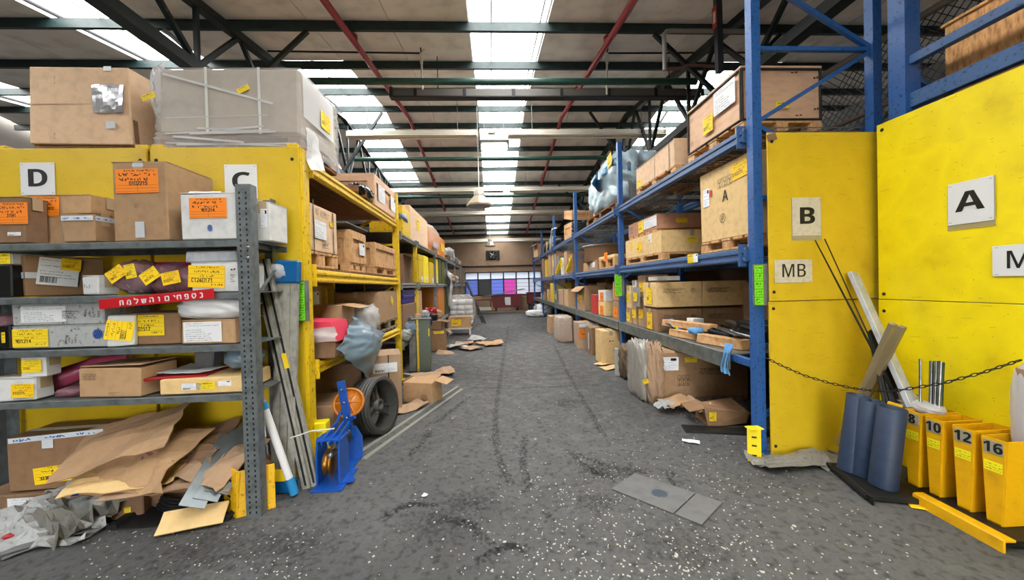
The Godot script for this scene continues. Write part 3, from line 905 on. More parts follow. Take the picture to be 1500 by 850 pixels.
# closed wooden crate: board walls, battens, lid
func crate(label: String, at: Vector3, size: Vector3, turn: float, m := "plywood", labels := [], o := {}) -> Node3D:
	var t := thing(o.get("name", "wooden_crate"), label, "crate", at, turn, o.get("group", ""))
	var bm: Material = M[o.get("batten", m)]
	var th := 0.018
	put(MB.new().box(Vector3(0, size.y * 0.5, 0), size - Vector3(0.02, 0, 0.02), 0.002), "body", M[m], t)
	put(MB.new().box(Vector3(0, size.y + 0.009, 0), Vector3(size.x + 0.01, 0.018, size.z + 0.01), 0.002), "lid", bm if o.get("lid_batten", false) else M[m], t)
	if o.get("battens", true):
		var bw: float = o.get("bw", 0.05)
		for s in [-1, 1]:
			for q in [-1, 1]:
				put(MB.new().box(Vector3(s * size.x * 0.5, size.y * 0.5, q * (size.z * 0.5 - bw * 0.5)), Vector3(th, size.y, bw), 0.002), "batten", bm, t)
				put(MB.new().box(Vector3(q * (size.x * 0.5 - bw * 0.5), size.y * 0.5, s * size.z * 0.5), Vector3(bw, size.y, th), 0.002), "batten", bm, t)
			for y in [bw * 0.5, size.y - bw * 0.5]:
				put(MB.new().box(Vector3(s * size.x * 0.5, y, 0), Vector3(th, bw, size.z - bw * 2.0), 0.002), "batten", bm, t)
				put(MB.new().box(Vector3(0, y, s * size.z * 0.5), Vector3(size.x - bw * 2.0, bw, th), 0.002), "batten", bm, t)
	for l in labels:
		var key: String = l[5]
		stick(t, "print" if key.begins_with("print_") else "label", size, l[0], l[1], l[2], l[3], l[4], M[key], l[6] if l.size() > 6 else 0.0, 0.012)
	return t

# soft lump: rounded box with folds, flat underneath
func lump_mesh(size: Vector3, amp: float, sd: int, n := 18, sq := 3.0, freq := 3.0, tall := 1.0) -> MB:
	var ns := FastNoiseLite.new()
	ns.seed = sd; ns.frequency = freq; ns.fractal_octaves = 3; ns.noise_type = FastNoiseLite.TYPE_SIMPLEX_SMOOTH
	var mb := MB.new().smooth()
	var p := []
	var w := 2 * n
	for j in n + 1:
		for i in w + 1:
			var th := PI * j / n
			var ph := TAU * (i % w) / w
			var d := Vector3(sin(th) * cos(ph), cos(th), -sin(th) * sin(ph))
			var q := pow(pow(absf(d.x), sq) + pow(absf(d.y), sq) + pow(absf(d.z), sq), -1.0 / sq)
			var v := d * q * size * 0.5
			v *= 1.0 + amp * (0.8 * ns.get_noise_3dv(d * q * Vector3(1, tall, 1)) - 0.9 * absf(ns.get_noise_3dv(d * Vector3(1.9, 1.9 * tall, 1.9) + Vector3(3, 1, 2))) + 0.25)
			v.y = maxf(v.y, -size.y * 0.5) + size.y * 0.5
			p.append(v)
	for j in n:
		for i in w:
			var a: Vector3 = p[j * (w + 1) + i]; var b: Vector3 = p[(j + 1) * (w + 1) + i]
			var c: Vector3 = p[(j + 1) * (w + 1) + i + 1]; var d: Vector3 = p[j * (w + 1) + i + 1]
			if j < n - 1: mb.tri(a, b, c)
			if j > 0: mb.tri(a, c, d)
	return mb

func lump(called: String, label: String, category: String, at: Vector3, size: Vector3, turn: float, m: String, amp := 0.15, sd := 1, o := {}) -> MeshInstance3D:
	var i := put(lump_mesh(size, amp, sd, o.get("n", 16), o.get("sq", 3.0), o.get("freq", 3.0), o.get("tall", 1.0)), called, M[m], self, at, Basis(Vector3.UP, turn))
	tag(i, label, category, o.get("group", ""))
	return i

# creased flat piece (cardboard, film, paper): w by l, corner-to-corner waves
func creased(w: float, l: float, amp: float, sd: int, thick := 0.004, nx := 8, ny := 8, soft := false, rough := 0.0) -> MB:
	var ns := FastNoiseLite.new()
	ns.seed = sd; ns.frequency = 0.8; ns.fractal_octaves = 2
	var r := RandomNumberGenerator.new()
	r.seed = sd * 17 + 3
	var folds := []   # straight fold lines: direction, offset, strength
	for k in 3:
		folds.append([Vector2.from_angle(r.randf() * TAU), r.randf_range(-0.3, 0.3), r.randf_range(-1.0, 1.0)])
	var f := func(u: float, v: float) -> Vector3:
		var h := 0.5 + ns.get_noise_2d(u * 1.6 + sd, v * 1.6) * 0.8
		for q in folds:
			h += q[2] * absf((q[0] as Vector2).dot(Vector2(u - 0.5, v - 0.5)) - q[1])
		if rough > 0.0: h += rough * (absf(ns.get_noise_2d(u * 6.0 + 9.0, v * 6.0)) * 2.0 - 0.4)
		var e := 0.03 * ns.get_noise_2d(u * 9.0, v * 9.0 + sd)   # ragged outline
		return Vector3((u - 0.5 + e) * w, amp * h, -(v - 0.5 + e) * l)
	return MB.new().sheet(nx, ny, f, thick, soft)

func side_box(side: float, xn: float, xf: float, ytop: float, base: float, depth: float, back := 0.0) -> Array:
	var face := (1.95 if side > 0 else -1.34) + side * back
	var a := on_x(xn, ytop, face)
	var b := on_x(xf, ytop, face)
	return [Vector3(face + side * depth * 0.5, base, (a.z + b.z) * 0.5), Vector3(depth, maxf(0.03, a.y - base), absf(b.z - a.z))]

func front_box(x0: float, x1: float, ytop: float, base: float, d: float, deep: float) -> Array:
	var a := on_z(x0, ytop, d)
	var b := on_z(x1, ytop, d)
	return [Vector3((a.x + b.x) * 0.5, base, -d - deep * 0.5), Vector3(b.x - a.x, a.y - base, deep)]

# perforated upright made of a U section with holes shown as recessed slots
func rack_frame(t: Node3D, x0: float, x1: float, d: float, h: float, m: Material, w := 0.09, braces := true) -> void:
	for x in [x0, x1]:
		var p := put(MB.new().prism(PackedVector2Array([Vector2(-w / 2, -w / 2), Vector2(w / 2, -w / 2), Vector2(w / 2, w / 2), Vector2(w / 2 - 0.02, w / 2), Vector2(w / 2 - 0.02, -w / 2 + 0.01), Vector2(-w / 2 + 0.02, -w / 2 + 0.01), Vector2(-w / 2 + 0.02, w / 2), Vector2(-w / 2, w / 2)]), 0, h), "upright", m, t, Vector3(x, 0, -d), Basis(Vector3(1, 0, 0), Vector3(0, 0, -1), Vector3(0, 1, 0)))
		put(MB.new().box(Vector3(x, 0.006, -d), Vector3(w + 0.05, 0.012, w + 0.05), 0.002), "foot_plate", m, t)
	if braces:
		var y := 0.25
		var k := 0
		while y < h - 0.5:
			put(MB.new().bar(Vector3(x0, y, -d), Vector3(x1, y + 0.55, -d) if k % 2 == 0 else Vector3(x0, y, -d) + Vector3(x1 - x0, 0, 0), 0.03, 0.03), "brace", m, t)
			if k % 2 == 1: put(MB.new().bar(Vector3(x1, y, -d), Vector3(x0, y + 0.55, -d), 0.03, 0.03), "brace", m, t)
			y += 0.55
			k += 1

func rack_beam(t: Node3D, a: Vector3, b: Vector3, m: Material, h := 0.1) -> void:   # a, b at the top edge
	var mb := MB.new()
	var dn := Vector3(0, -h * 0.5, 0)
	mb.bar(a + dn, b + dn, 0.04, h, 0.006)
	var s := signf(a.x) * -1.0
	mb.bar(a + Vector3(s * 0.024, -h * 0.28, 0), b + Vector3(s * 0.024, -h * 0.28, 0), 0.012, h * 0.22, 0.003)
	mb.bar(a + Vector3(s * 0.024, -h * 0.82, 0), b + Vector3(s * 0.024, -h * 0.82, 0), 0.012, h * 0.22, 0.003)
	put(mb, "beam", m, t)
	for p in [a, b]:
		put(MB.new().box(p + Vector3(s * 0.012, -h * 0.5, 0.03 if p == b else -0.03), Vector3(0.07, h * 1.7, 0.012), 0.002), "beam_hook", m, t)

func wire_deck(t: Node3D, x0: float, x1: float, d0: float, d1: float, y: float, m: Material) -> void:
	var mb := MB.new()
	var n := int((d1 - d0) / 0.075)
	for k in n + 1:
		var d := d0 + (d1 - d0) * k / n
		mb.box(Vector3((x0 + x1) * 0.5, y + 0.006, -d), Vector3(absf(x1 - x0), 0.007, 0.007))
		mb.box(Vector3(x0 - signf(x1) * 0.012, y - 0.006, -d), Vector3(0.007, 0.025, 0.012))
	for k in 9:
		var x := lerpf(x0, x1, k / 8.0)
		mb.box(Vector3(x, y + 0.001, -(d0 + d1) * 0.5), Vector3(0.007, 0.007, d1 - d0))
	for k in 3:
		mb.box(Vector3((x0 + x1) * 0.5, y - 0.02, -lerpf(d0, d1, (k + 0.5) / 3.0)), Vector3(absf(x1 - x0), 0.03, 0.04))
	put(mb, "wire_deck", m, t)

const R_POSTS := [2.76, 5.74, 8.86, 11.95, 15.0, 18.0]
const L_POSTS := [5.45, 6.75, 8.95, 11.2, 13.6, 15.8, 18.0]

func sign_board(label: String, text: String, at: Vector3, w: float, h: float, turn: float, size: float, m: String, font: Font, sleeve := false, shift := 0.0) -> void:
	var t := thing("letter_sign", label, "sign", at, turn)
	put(MB.new().box(Vector3(0, h * 0.5, 0), Vector3(w, h, 0.003), 0.001), "card", M[m], t)
	var tm := TextMesh.new()
	tm.text = text
	tm.font = font
	tm.font_size = 100
	tm.pixel_size = size / 100.0
	tm.depth = 0.002
	put(tm, "lettering", M.ink, t, Vector3(shift, h * 0.52, 0.0028), Basis.from_scale(Vector3(1.35 if text.length() == 1 and text != "M" else 1.0, 1, 1)))
	for s in [-1, 1]:
		for v in [0.06, 0.94]:
			put(MB.new().box(Vector3(s * w * 0.44, h * v, 0.002), Vector3(0.012, 0.003, 0.002)), "staple", M.bright_steel, t)
	if sleeve:
		put(MB.new().box(Vector3(0, h * 0.44, -0.003), Vector3(w * 1.04, h * 1.12, 0.001)), "plastic_sleeve", mat_film("sleeve_film", Color(0.75, 0.7, 0.55, 0.5)), t)

func mat_film(key: String, c: Color) -> StandardMaterial3D:
	var m := mat(key, c, 0.12)
	m.transparency = BaseMaterial3D.TRANSPARENCY_ALPHA
	return m

func build_racks() -> void:
	# ---- blue pallet rack
	var b: Material = M.rack_blue
	var t := thing("pallet_rack", "long blue steel pallet rack with wire decks along the aisle", "rack")
	for k in R_POSTS.size():
		rack_frame(t, 1.965, 2.9, R_POSTS[k], 3.95 if k == 0 else 3.42, b, 0.068)
	for k in R_POSTS.size() - 1:
		var d0: float = R_POSTS[k] + 0.05
		var d1: float = R_POSTS[k + 1] - 0.05
		for y in [1.53, 2.43]:
			var bm: Material = M.beam_blue
			rack_beam(t, Vector3(1.93, y, -d0), Vector3(1.93, y, -d1), bm)
			rack_beam(t, Vector3(2.92, y, -d0), Vector3(2.92, y, -d1), bm)
			wire_deck(t, 1.93, 2.92, d0, d1, y + 0.004, M.galvanised)
		if k >= 1:
			rack_beam(t, Vector3(2.92, 0.68, -d0), Vector3(2.92, 0.68, -d1), b)
	# lower steel shelf with a folded lip
	for k in 5:
		var d0: float = 3.0 if k == 0 else R_POSTS[k] + 0.02
		var d1: float = R_POSTS[k + 1] - 0.02
		var mb := MB.new()
		mb.bar(Vector3(2.41, 0.69, -d0), Vector3(2.41, 0.69, -d1), 1.0, 0.012, 0.002)
		mb.bar(Vector3(1.905, 0.632, -d0), Vector3(1.905, 0.632, -d1), 0.012, 0.13, 0.002)
		mb.bar(Vector3(2.9, 0.64, -d0), Vector3(2.9, 0.64, -d1), 0.012, 0.1, 0.002)
		put(mb, "steel_shelf", M.bench_steel, t)
		for e in [d0 + 0.1, d1 - 0.1]:
			put(MB.new().bar(Vector3(1.92, 0.655, -e), Vector3(2.9, 0.655, -e), 0.05, 0.05, 0.003), "shelf_bracket", b, t)
	put(MB.new().bar(Vector3(1.95, 0.66, -2.8), Vector3(1.95, 0.66, -3.05), 0.04, 0.06, 0.003), "shelf_bracket", b, t)
	put(MB.new().bar(Vector3(2.9, 0.66, -2.8), Vector3(2.9, 0.66, -3.05), 0.04, 0.06, 0.003), "shelf_bracket", b, t)
	# green location tags hang on plates at the uprights
	for s in [[1, 1105, 1117, 388, 447, "green location tag plate on the first blue upright"], [1, 901, 910, 402, 434, "green location tag plate on the second blue upright"], [-1, 437, 446, 412, 470, "green location tag plate on the yellow rack upright"]]:
		var d: float = 2.68 if s[1] > 1000 or s[0] < 0 else 5.66
		var p0 := on_z(s[1], s[4], d)
		var p1 := on_z(s[2], s[3], d)
		var tg := thing("location_tag", s[5], "tag", Vector3((p0.x + p1.x) * 0.5, p0.y, p0.z), 0.0)
		var sz := Vector3(absf(p1.x - p0.x), p1.y - p0.y, 0.004)
		put(MB.new().box(Vector3(0.02 if s[0] > 0 else 0.0, sz.y * 0.5, -0.006), Vector3(sz.x + 0.05, sz.y * 1.04, 0.006), 0.001), "back_plate", M.rack_grey, tg)
		stick(tg, "label", sz, "f", 0, 0, sz.x, sz.y, M.green_tag, 0.0, 0.003)
	var yt := thing("beam_tag", "yellow and white tag on the blue shelf beam under the stacked boxes", "tag", on_x(1012, 386, 1.895))
	stick(yt, "label", Vector3(0.004, 0.09, 0.1), "l", 0, 0, 0.1, 0.08, M.yellow_tag)
	stick(yt, "label", Vector3(0.004, 0.09, 0.1), "l", 0.95, 0, 0.08, 0.08, M.white_slip2)
	# ---- end panel B: two painted sheets on the rack end
	var pb := thing("end_panel", "yellow end panel of two sheets bolted to the blue rack", "panel", Vector3(2.43, 0, -2.675))
	put(MB.new().box(Vector3(0, 0.567, 0.004), Vector3(0.88, 1.125, 0.014), 0.002), "lower_sheet", M.panel_gold, pb)
	put(MB.new().box(Vector3(0, 1.74, 0.012), Vector3(0.88, 1.21, 0.014), 0.002), "upper_sheet", M.panel_gold, pb)
	put(MB.new().box(Vector3(-0.41, 2.31, 0.022), Vector3(0.07, 0.05, 0.004), 0.001, Basis(Vector3.BACK, 0.3)), "corner_flap", M.kraft3, pb)
	for s in [[-1, 0.08], [1, 0.08], [-1, 1.08], [1, 1.08], [-1, 1.2], [1, 1.2], [-1, 2.28], [1, 2.28]]:
		put(MB.new().lathe([[0.012, 0.0], [0.011, 0.004], [0.0, 0.006]], 8, Vector3(s[0] * 0.41, s[1], 0.02 if s[1] > 1.13 else 0.012), Basis(Vector3.RIGHT, PI / 2)), "bolt", M.dark_steel, pb)
	sign_board("white card with black letter B on the yellow panel", "B", Vector3(2.27, 1.6, -2.652), 0.215, 0.275, 0, 0.165, "sign_paper", fnt_bold, true)
	sign_board("white card with letters MB on the yellow panel", "MB", Vector3(2.165, 1.265, -2.652), 0.28, 0.165, 0, 0.13, "sign_paper", fnt, false)
	# ---- panel A: runs beside the aisle
	var pa := thing("end_panel", "bright yellow long panel carrying letter A", "panel", Vector3(2.76, 0, -0.6))
	put(MB.new().box(Vector3(0, 0.567, 0), Vector3(0.018, 1.125, 4.0), 0.002), "lower_sheet", M.panel_yellow, pa)
	put(MB.new().box(Vector3(0.002, 1.75, 0), Vector3(0.018, 1.232, 4.0), 0.002), "upper_sheet", M.panel_yellow, pa)
	for s in [1.05, 1.17, 2.32, 0.12]:
		for q in [-1.96, -1.2, -0.4]:
			put(MB.new().lathe([[0.012, 0.0], [0.011, 0.004], [0.0, 0.006]], 8, Vector3(-0.009, s, q), Basis(Vector3.BACK, PI / 2)), "bolt", M.dark_steel, pa)
	var sa := on_x(1421, 327, 2.745)
	sign_board("white card with black letter A on the bright panel", "A", Vector3(2.745, sa.y, sa.z), 0.212, 0.245, -PI / 2, 0.155, "sign_white", fnt_bold, true)
	var sm := on_x(1454, 405, 2.745)
	sign_board("white card with thin letter M below the A card", "M", Vector3(2.745, sm.y, sm.z + 0.15), 0.3, 0.165, -PI / 2, 0.13, "sign_white", fnt, false, -0.045)
	# frame and guard rails of the rack behind panel A
	var ra := thing("pallet_rack", "blue rack frame and rails behind the bright yellow panel", "rack")
	for d in [2.5, 0.0]:
		rack_frame(ra, 2.85, 3.8, d, 4.0, b, 0.11, false)
	for s in [2.74, 2.47]:
		put(MB.new().bar(Vector3(2.85, s, -2.5), Vector3(2.85, s, 1.0), 0.05, 0.06 if s > 2.6 else 0.1, 0.004), "rail", M.beam_blue, ra)
	put(MB.new().bar(Vector3(2.85, 2.68, -2.5), Vector3(3.35, 2.45, -2.5), 0.03, 0.03), "brace", M.beam_blue, ra)
	put(MB.new().bar(Vector3(3.8, 2.47, -2.5), Vector3(3.8, 2.47, 1.0), 0.05, 0.1, 0.004), "rail", b, ra)
	put(MB.new().bar(Vector3(2.85, 2.47, -2.5), Vector3(3.8, 2.47, -2.5), 0.04, 0.06, 0.004), "brace", b, ra)
	# ---- yellow rack with panels C and D
	var y := thing("pallet_rack", "yellow steel pallet rack with grey bay posts along the aisle", "rack")
	rack_frame(y, -1.345, -2.25, 2.78, 2.29, M.rack_yellow, 0.09)
	rack_frame(y, -1.345, -2.25, 5.45, 2.62, M.rack_yellow, 0.075)
	for s in [2.24, 1.45, 0.76]:
		for x in [-1.33, -2.26]:
			rack_beam(y, Vector3(x, s, -2.83), Vector3(x, s - 0.02, -5.41), M.rack_yellow, 0.095 if s > 1 else 0.085)
		for k in 14:
			put(MB.new().bar(Vector3(-1.335, s + 0.008, -2.95 - k * 0.18), Vector3(-2.26, s + 0.008, -2.95 - k * 0.18), 0.174 if s > 1 else 0.12, 0.016), "deck_board", M.wood_brown if s > 1 else M.galvanised, y)
	for k in range(1, L_POSTS.size()):
		rack_frame(y, -1.34, -2.25, L_POSTS[k], 2.05 if k % 2 else 2.15, M.rack_yellow if k == 1 else M.rack_grey, 0.06, false)
	for k in L_POSTS.size() - 1:
		for s in [2.08, 1.36, 0.5]:
			rack_beam(y, Vector3(-1.33, s, -L_POSTS[k] - 0.04), Vector3(-1.33, s, -L_POSTS[k + 1] + 0.04), M.rack_grey, 0.07)
			rack_beam(y, Vector3(-2.26, s, -L_POSTS[k] - 0.04), Vector3(-2.26, s, -L_POSTS[k + 1] + 0.04), M.rack_grey, 0.07)
			put(MB.new().bar(Vector3(-1.8, s + 0.006, -L_POSTS[k] - 0.04), Vector3(-1.8, s + 0.006, -L_POSTS[k + 1] + 0.04), 0.96, 0.012), "shelf_sheet", M.rack_grey, y)
	for s in [[-1.8, 0.97, "golden yellow end panel of the rack carrying letter C"], [-2.8, 0.98, "golden yellow end panel carrying letter D"]]:
		var p := thing("end_panel", s[2], "panel", Vector3(s[0], 0, -2.715))
		put(MB.new().box(Vector3(0, 1.71, 0), Vector3(s[1], 1.15, 0.016), 0.002), "upper_sheet", M.panel_gold, p)
		put(MB.new().box(Vector3(0, 0.565, -0.004), Vector3(s[1], 1.13, 0.016), 0.002), "lower_sheet", M.panel_gold, p)
		for e in [-1, 1]:
			put(MB.new().box(Vector3(e * (s[1] * 0.5 - 0.04), 2.29, -0.03), Vector3(0.08, 0.04, 0.06), 0.004), "post_cap", M.rack_yellow, p)
			for v in [0.1, 1.05, 1.25, 2.2]:
				put(MB.new().lathe([[0.012, 0.0], [0.011, 0.004], [0.0, 0.006]], 8, Vector3(e * s[1] * 0.46, v, 0.008), Basis(Vector3.RIGHT, PI / 2)), "bolt", M.dark_steel, p)
	put(MB.new().box(Vector3(-1.34, 1.15, -2.735), Vector3(0.07, 2.28, 0.02), 0.004), "post_face", M.rack_yellow, y)
	sign_board("white card with black letter D on the golden panel", "D", Vector3(-3.0, 1.975, -2.702), 0.215, 0.215, 0, 0.16, "sign_white", fnt_bold, false)
	sign_board("white card with black letter C behind the shelf post", "C", Vector3(-1.695, 1.93, -2.702), 0.215, 0.235, 0, 0.16, "sign_white", fnt_bold, false)
	# far rack rows behind (back to back)
	var yb := thing("pallet_rack", "yellow back rack standing behind panel D", "rack")
	for d in [2.8, 5.45]:
		rack_frame(yb, -2.36, -3.3, d, 2.29, M.rack_yellow, 0.08)
	for s in [2.24, 1.45]:
		for x in [-2.36, -3.3]:
			rack_beam(yb, Vector3(x, s, -2.84), Vector3(x, s, -5.41), M.rack_yellow)
		for k in 14:
			put(MB.new().bar(Vector3(-2.38, s + 0.008, -2.95 - k * 0.18), Vector3(-3.28, s + 0.008, -2.95 - k * 0.18), 0.174, 0.016), "deck_board", M.wood_brown, yb)
	# grey angle shelf
	var g: Material = M.galvanised
	var sh := thing("shelving_unit", "grey slotted-angle shelving unit crowded with boxes", "shelf")
	for s in [[-1.405, 2.25, 1], [-1.49, 2.66, -1], [-3.25, 2.25, 1], [-3.25, 2.66, -1]]:
		var left: float = -1.0
		var q: float = s[2]
		if s[0] < -2: left = 1.0
		var p := put(MB.new().box(Vector3(left * 0.04, 0.955, 0), Vector3(0.08, 1.91, 0.004)).box(Vector3(0, 0.955, -q * 0.03), Vector3(0.004, 1.91, 0.06)), "angle_post", g, sh, Vector3(s[0] + 0.04, 0, -s[1]))
		if s[0] > -2 and s[2] > 0:
			var holes := MB.new()
			for k in 62:
				for c in [-0.022, -0.058]:
					holes.box(Vector3(c, 0.03 + k * 0.03, 0.0022), Vector3(0.009, 0.013, 0.001))
			put(holes, "slot_hole", M.ink, p)
			for v in [1.56, 1.54]:
				put(MB.new().lathe([[0.011, 0.0], [0.01, 0.006], [0.0, 0.008]], 8, Vector3(-0.02, v - 0.03 + (v - 1.55) * 2, 0.003), Basis(Vector3.RIGHT, PI / 2)), "bolt", M.bright_steel, p)
	for s in [1.595, 1.297, 1.0, 0.715]:
		var mb := MB.new()
		mb.box(Vector3(-2.31, s - 0.003, -2.455), Vector3(1.86, 0.006, 0.41))
		mb.box(Vector3(-2.31, s - 0.02, -2.253), Vector3(1.86, 0.036, 0.008), 0.002)
		mb.box(Vector3(-2.31, s - 0.036, -2.265), Vector3(1.86, 0.004, 0.03))
		mb.box(Vector3(-2.31, s - 0.02, -2.656), Vector3(1.86, 0.036, 0.008), 0.002)
		put(mb, "shelf_board", g, sh)
	put(MB.new().bar(Vector3(-1.41, 1.2, -2.27), Vector3(-1.41, 1.5, -2.64), 0.02, 0.004), "side_brace", g, sh)
	put(MB.new().bar(Vector3(-1.41, 1.58, -2.27), Vector3(-1.47, 1.58, -2.64), 0.004, 0.036), "side_rail", g, sh)

func fb(label: String, x0: float, x1: float, ytop: float, base: float, d: float, deep: float, m: String, labels := [], o := {}) -> Node3D:
	var p := front_box(x0, x1, ytop, base, d, deep)
	return carton(label, p[0], p[1], o.get("turn", 0.0), m, labels, o)

func flat_sheet(called: String, label: String, category: String, at: Vector3, w: float, l: float, b: Basis, m: String, amp := 0.02, sd := 1, thick := 0.005, o := {}) -> MeshInstance3D:
	var i := put(creased(w, l, amp, sd, thick, o.get("nx", 9), o.get("ny", 9), o.get("soft", false)), called, M[m], self, at, b)
	tag(i, label, category, o.get("group", ""))
	return i

func eul(x: float, y: float, z: float) -> Basis:
	return Basis.from_euler(Vector3(x, y, z))

func build_left_shelf() -> void:
	# ---------- top board
	var s := 1.601
	fb("dark kraft carton with orange slip at the shelf end", -38, 35, 290, s, 2.27, 0.12, "kraft3", [["f", 0.28, 0.15, 0.16, 0.12, "orange_slip0"], ["f", 0.3, -0.3, 0.07, 0.02, "white_slip1"]])
	fb("kraft carton with orange slip hung over its top edge", 37, 131, 287, s, 2.4, 0.24, "kraft2", [["f", -0.18, 0.28, 0.155, 0.115, "orange_slip1", -0.03], ["f", 0.12, -0.2, 0.05, 0.14, "tape_clear"]])
	fb("small kraft carton banded with blue printed tape", 91, 137, 313, s, 2.265, 0.12, "kraft0", [["f", 0, 0.33, 0.17, 0.026, "printed_tape"], ["r", 0, 0.33, 0.11, 0.026, "printed_tape"]])
	fb("tall kraft carton with large orange slip and figure 6", 162, 243, 238, s, 2.265, 0.36, "kraft0", [["f", -0.02, 0.26, 0.23, 0.135, "orange_slip2", 0.01], ["f", 0.0, -0.36, 0.05, 0.09, "tape_grey"], ["f", -0.05, -0.06, 0.03, 0.03, "print_circle"], ["f", 0, 0.46, 0.06, 0.02, "tape_grey"]])
	var wb := fb("white carton with orange slip beside the shelf post", 263, 350, 284, s, 2.265, 0.3, "white_board", [["f", -0.02, 0.18, 0.205, 0.115, "orange_slip3"], ["f", 0, -0.25, 0.03, 0.04, "print_blue"]])
	put(creased(0.17, 0.07, 0.004, 3, 0.001, 4, 4), "paper_flap", M.white_slip3, wb, Vector3(-0.07, 0.26, 0.1), eul(0.9, 0.1, 0.0))
	fb("narrow white carton between the two slotted posts", 374, 395, 297, s, 2.4, 0.2, "white_board", [["f", 0.1, 0.1, 0.04, 0.11, "white_slip0"]])
	# ---------- second board
	s = 1.303
	fb("black box at the shelf end under a small yellow box", -30, 17, 389, s, 2.27, 0.2, "black_plastic", [], {"flaps": "none", "name": "black_box"})
	fb("small yellow and white box lying on the black box", -30, 16, 371, on_z(0, 389, 2.27).y + 0.006, 2.28, 0.16, "white_board", [["f", 0.3, 0, 0.07, 0.06, "yellow_tag"]], {"flaps": "none"})
	var p := on_z(46, 431, 2.36)
	var c := carton("kraft carton banded with printed tape and a hanging white form", Vector3(p.x + 0.015, s, p.z - 0.14), Vector3(0.18, 0.232, 0.34), -0.42, "kraft1", [["f", 0, 0.02, 0.19, 0.035, "printed_tape"], ["r", -0.3, 0.02, 0.14, 0.035, "tape_grey"]], {"flaps": "closed"})
	stick(c, "hanging_form", Vector3(0.18, 0.232, 0.34), "r", -0.12, 0.1, 0.17, 0.16, M.white_slip1, -0.12, 0.012)
	stick(c, "label", Vector3(0.18, 0.232, 0.34), "r", 0.03, 0.3, 0.085, 0.07, M.yellow_slip0, -0.1, 0.015)
	fb("small white box leaning by the hanging form", 119, 150, 405, s, 2.3, 0.1, "white_board", [["f", -0.2, 0.0, 0.03, 0.07, "print_lines", 1.4]], {"turn": -0.2})
	for q in [[150, 212, 381, "pink plastic bag of parts with two yellow slips", 3, "yellow_slip3"], [203, 256, 386, "brown plastic bag of parts with slanted yellow slip", 8, "yellow_slip5"], [240, 277, 392, "small plastic bag with folded yellow slip", 12, "yellow_slip6"]]:
		var f := front_box(q[0], q[1], q[2], s, 2.29, 0.2)
		var b := thing("plastic_bag", q[3], "bag", f[0])
		put(lump_mesh(f[1] * Vector3(1.05, 1, 1), 0.3, q[4], 16, 2.2, 2.2), "bag_film", M.wrap_pink, b)
		put(lump_mesh(f[1] * Vector3(0.8, 0.75, 0.8), 0.25, q[4] + 4, 10, 2.4, 2.2), "contents", M.wood_brown if q[4] > 3 else M.dirty_white, b)
		stick(b, "label", f[1], "f", -0.1, 0.08, 0.1, 0.07, M[q[5]], 0.6 if q[4] < 10 else 0.2, 0.025)
		if q[4] == 3: stick(b, "label", f[1], "f", 0.22, 0.15, 0.06, 0.08, M.yellow_slip1, 0.2, 0.02)
	var e := fb("white box with big yellow slip reading C1260171", 279, 349, 386, s, 2.265, 0.25, "white_board", [["f", -0.16, 0.03, 0.2, 0.125, "yellow_slip0", -0.05], ["f", 0.4, 0.25, 0.035, 0.03, "print_spot"], ["f", 0.4, -0.05, 0.035, 0.05, "print_lines"]])
	var f2 := front_box(271, 343, 366, 0, 2.29, 0.2)
	carton("flat pale box lying on the white box", Vector3(f2[0].x, on_z(300, 386, 2.265).y + 0.009, f2[0].z), Vector3(f2[1].x, 0.062, 0.2), 0.06, "aluminium_white", [], {"flaps": "none"})
	var lb := fb("long red film bundle lying behind the parts bags", 212, 275, 384, s, 2.5, 0.1, "pink_foam", [], {"flaps": "none", "name": "film_bundle"})
	lb.set_meta("category", "bundle")
	# ---------- third board
	s = 1.006
	var w0 := fb("lower white printed box with yellow slip and blue round mark", 17, 158, 480, s, 2.28, 0.3, "dirty_white", [["f", -0.3, 0.0, 0.19, 0.1, "yellow_slip7", 0.0], ["f", 0.4, 0.1, 0.06, 0.06, "print_blue"], ["f", 0.12, -0.1, 0.05, 0.07, "print_lines", 1.5]])
	var h0 := on_z(17, 480, 2.28).y
	fb("upper white printed box stacked on its twin", 17, 152, 446, h0 + 0.009, 2.29, 0.3, "dirty_white", [["f", -0.15, 0.0, 0.24, 0.09, "white_slip3"], ["f", 0.15, -0.05, 0.1, 0.05, "print_lines"], ["f", 0.38, 0, 0.05, 0.1, "print_lines", 1.5]])
	lump("plastic_bag", "crumpled pink film bag at the shelf end", "bag", on_z(2, 508, 2.3) * Vector3(1, 0, 1) + Vector3(-0.04, s + 0.1, -0.1), Vector3(0.14, 0.1, 0.2), 0.0, "wrap_pink", 0.3, 5)
	fb("dark parts tray under the pink film bag", -30, 15, 478, s, 2.3, 0.25, "black_plastic", [["f", 0.3, 0, 0.02, 0.06, "yellow_tag"], ["f", 0.05, 0.2, 0.04, 0.03, "white_slip1"]], {"flaps": "none", "name": "parts_tray"})
	var nt := thing("red_banner", "red banner with white Hebrew words taped along the shelf edge", "banner", on_z(230, 438, 2.235), 0.0)
	banner(nt)
	fb("opened carton with yellow slip reading 0201517", 190, 264, 459, s, 2.325, 0.22, "kraft1", [["f", -0.15, 0.1, 0.19, 0.12, "yellow_slip1", 0.0]], {"flaps": "open"})
	var ys := on_z(172, 478, 2.27)
	var yb := carton("slanted white tray with yellow slip beside the opened carton", Vector3(ys.x, s, ys.z - 0.02), Vector3(0.14, 0.175, 0.03), 0.12, "white_board", [["f", 0.0, 0.0, 0.11, 0.14, "yellow_slip2", 1.45]], {"flaps": "none"})
	yb.rotation.x = -0.1
	fb("white box with typed list under the folded plastic bag", 266, 344, 471, s, 2.27, 0.2, "kraft2", [["f", -0.1, 0.02, 0.21, 0.115, "white_slip3"]])
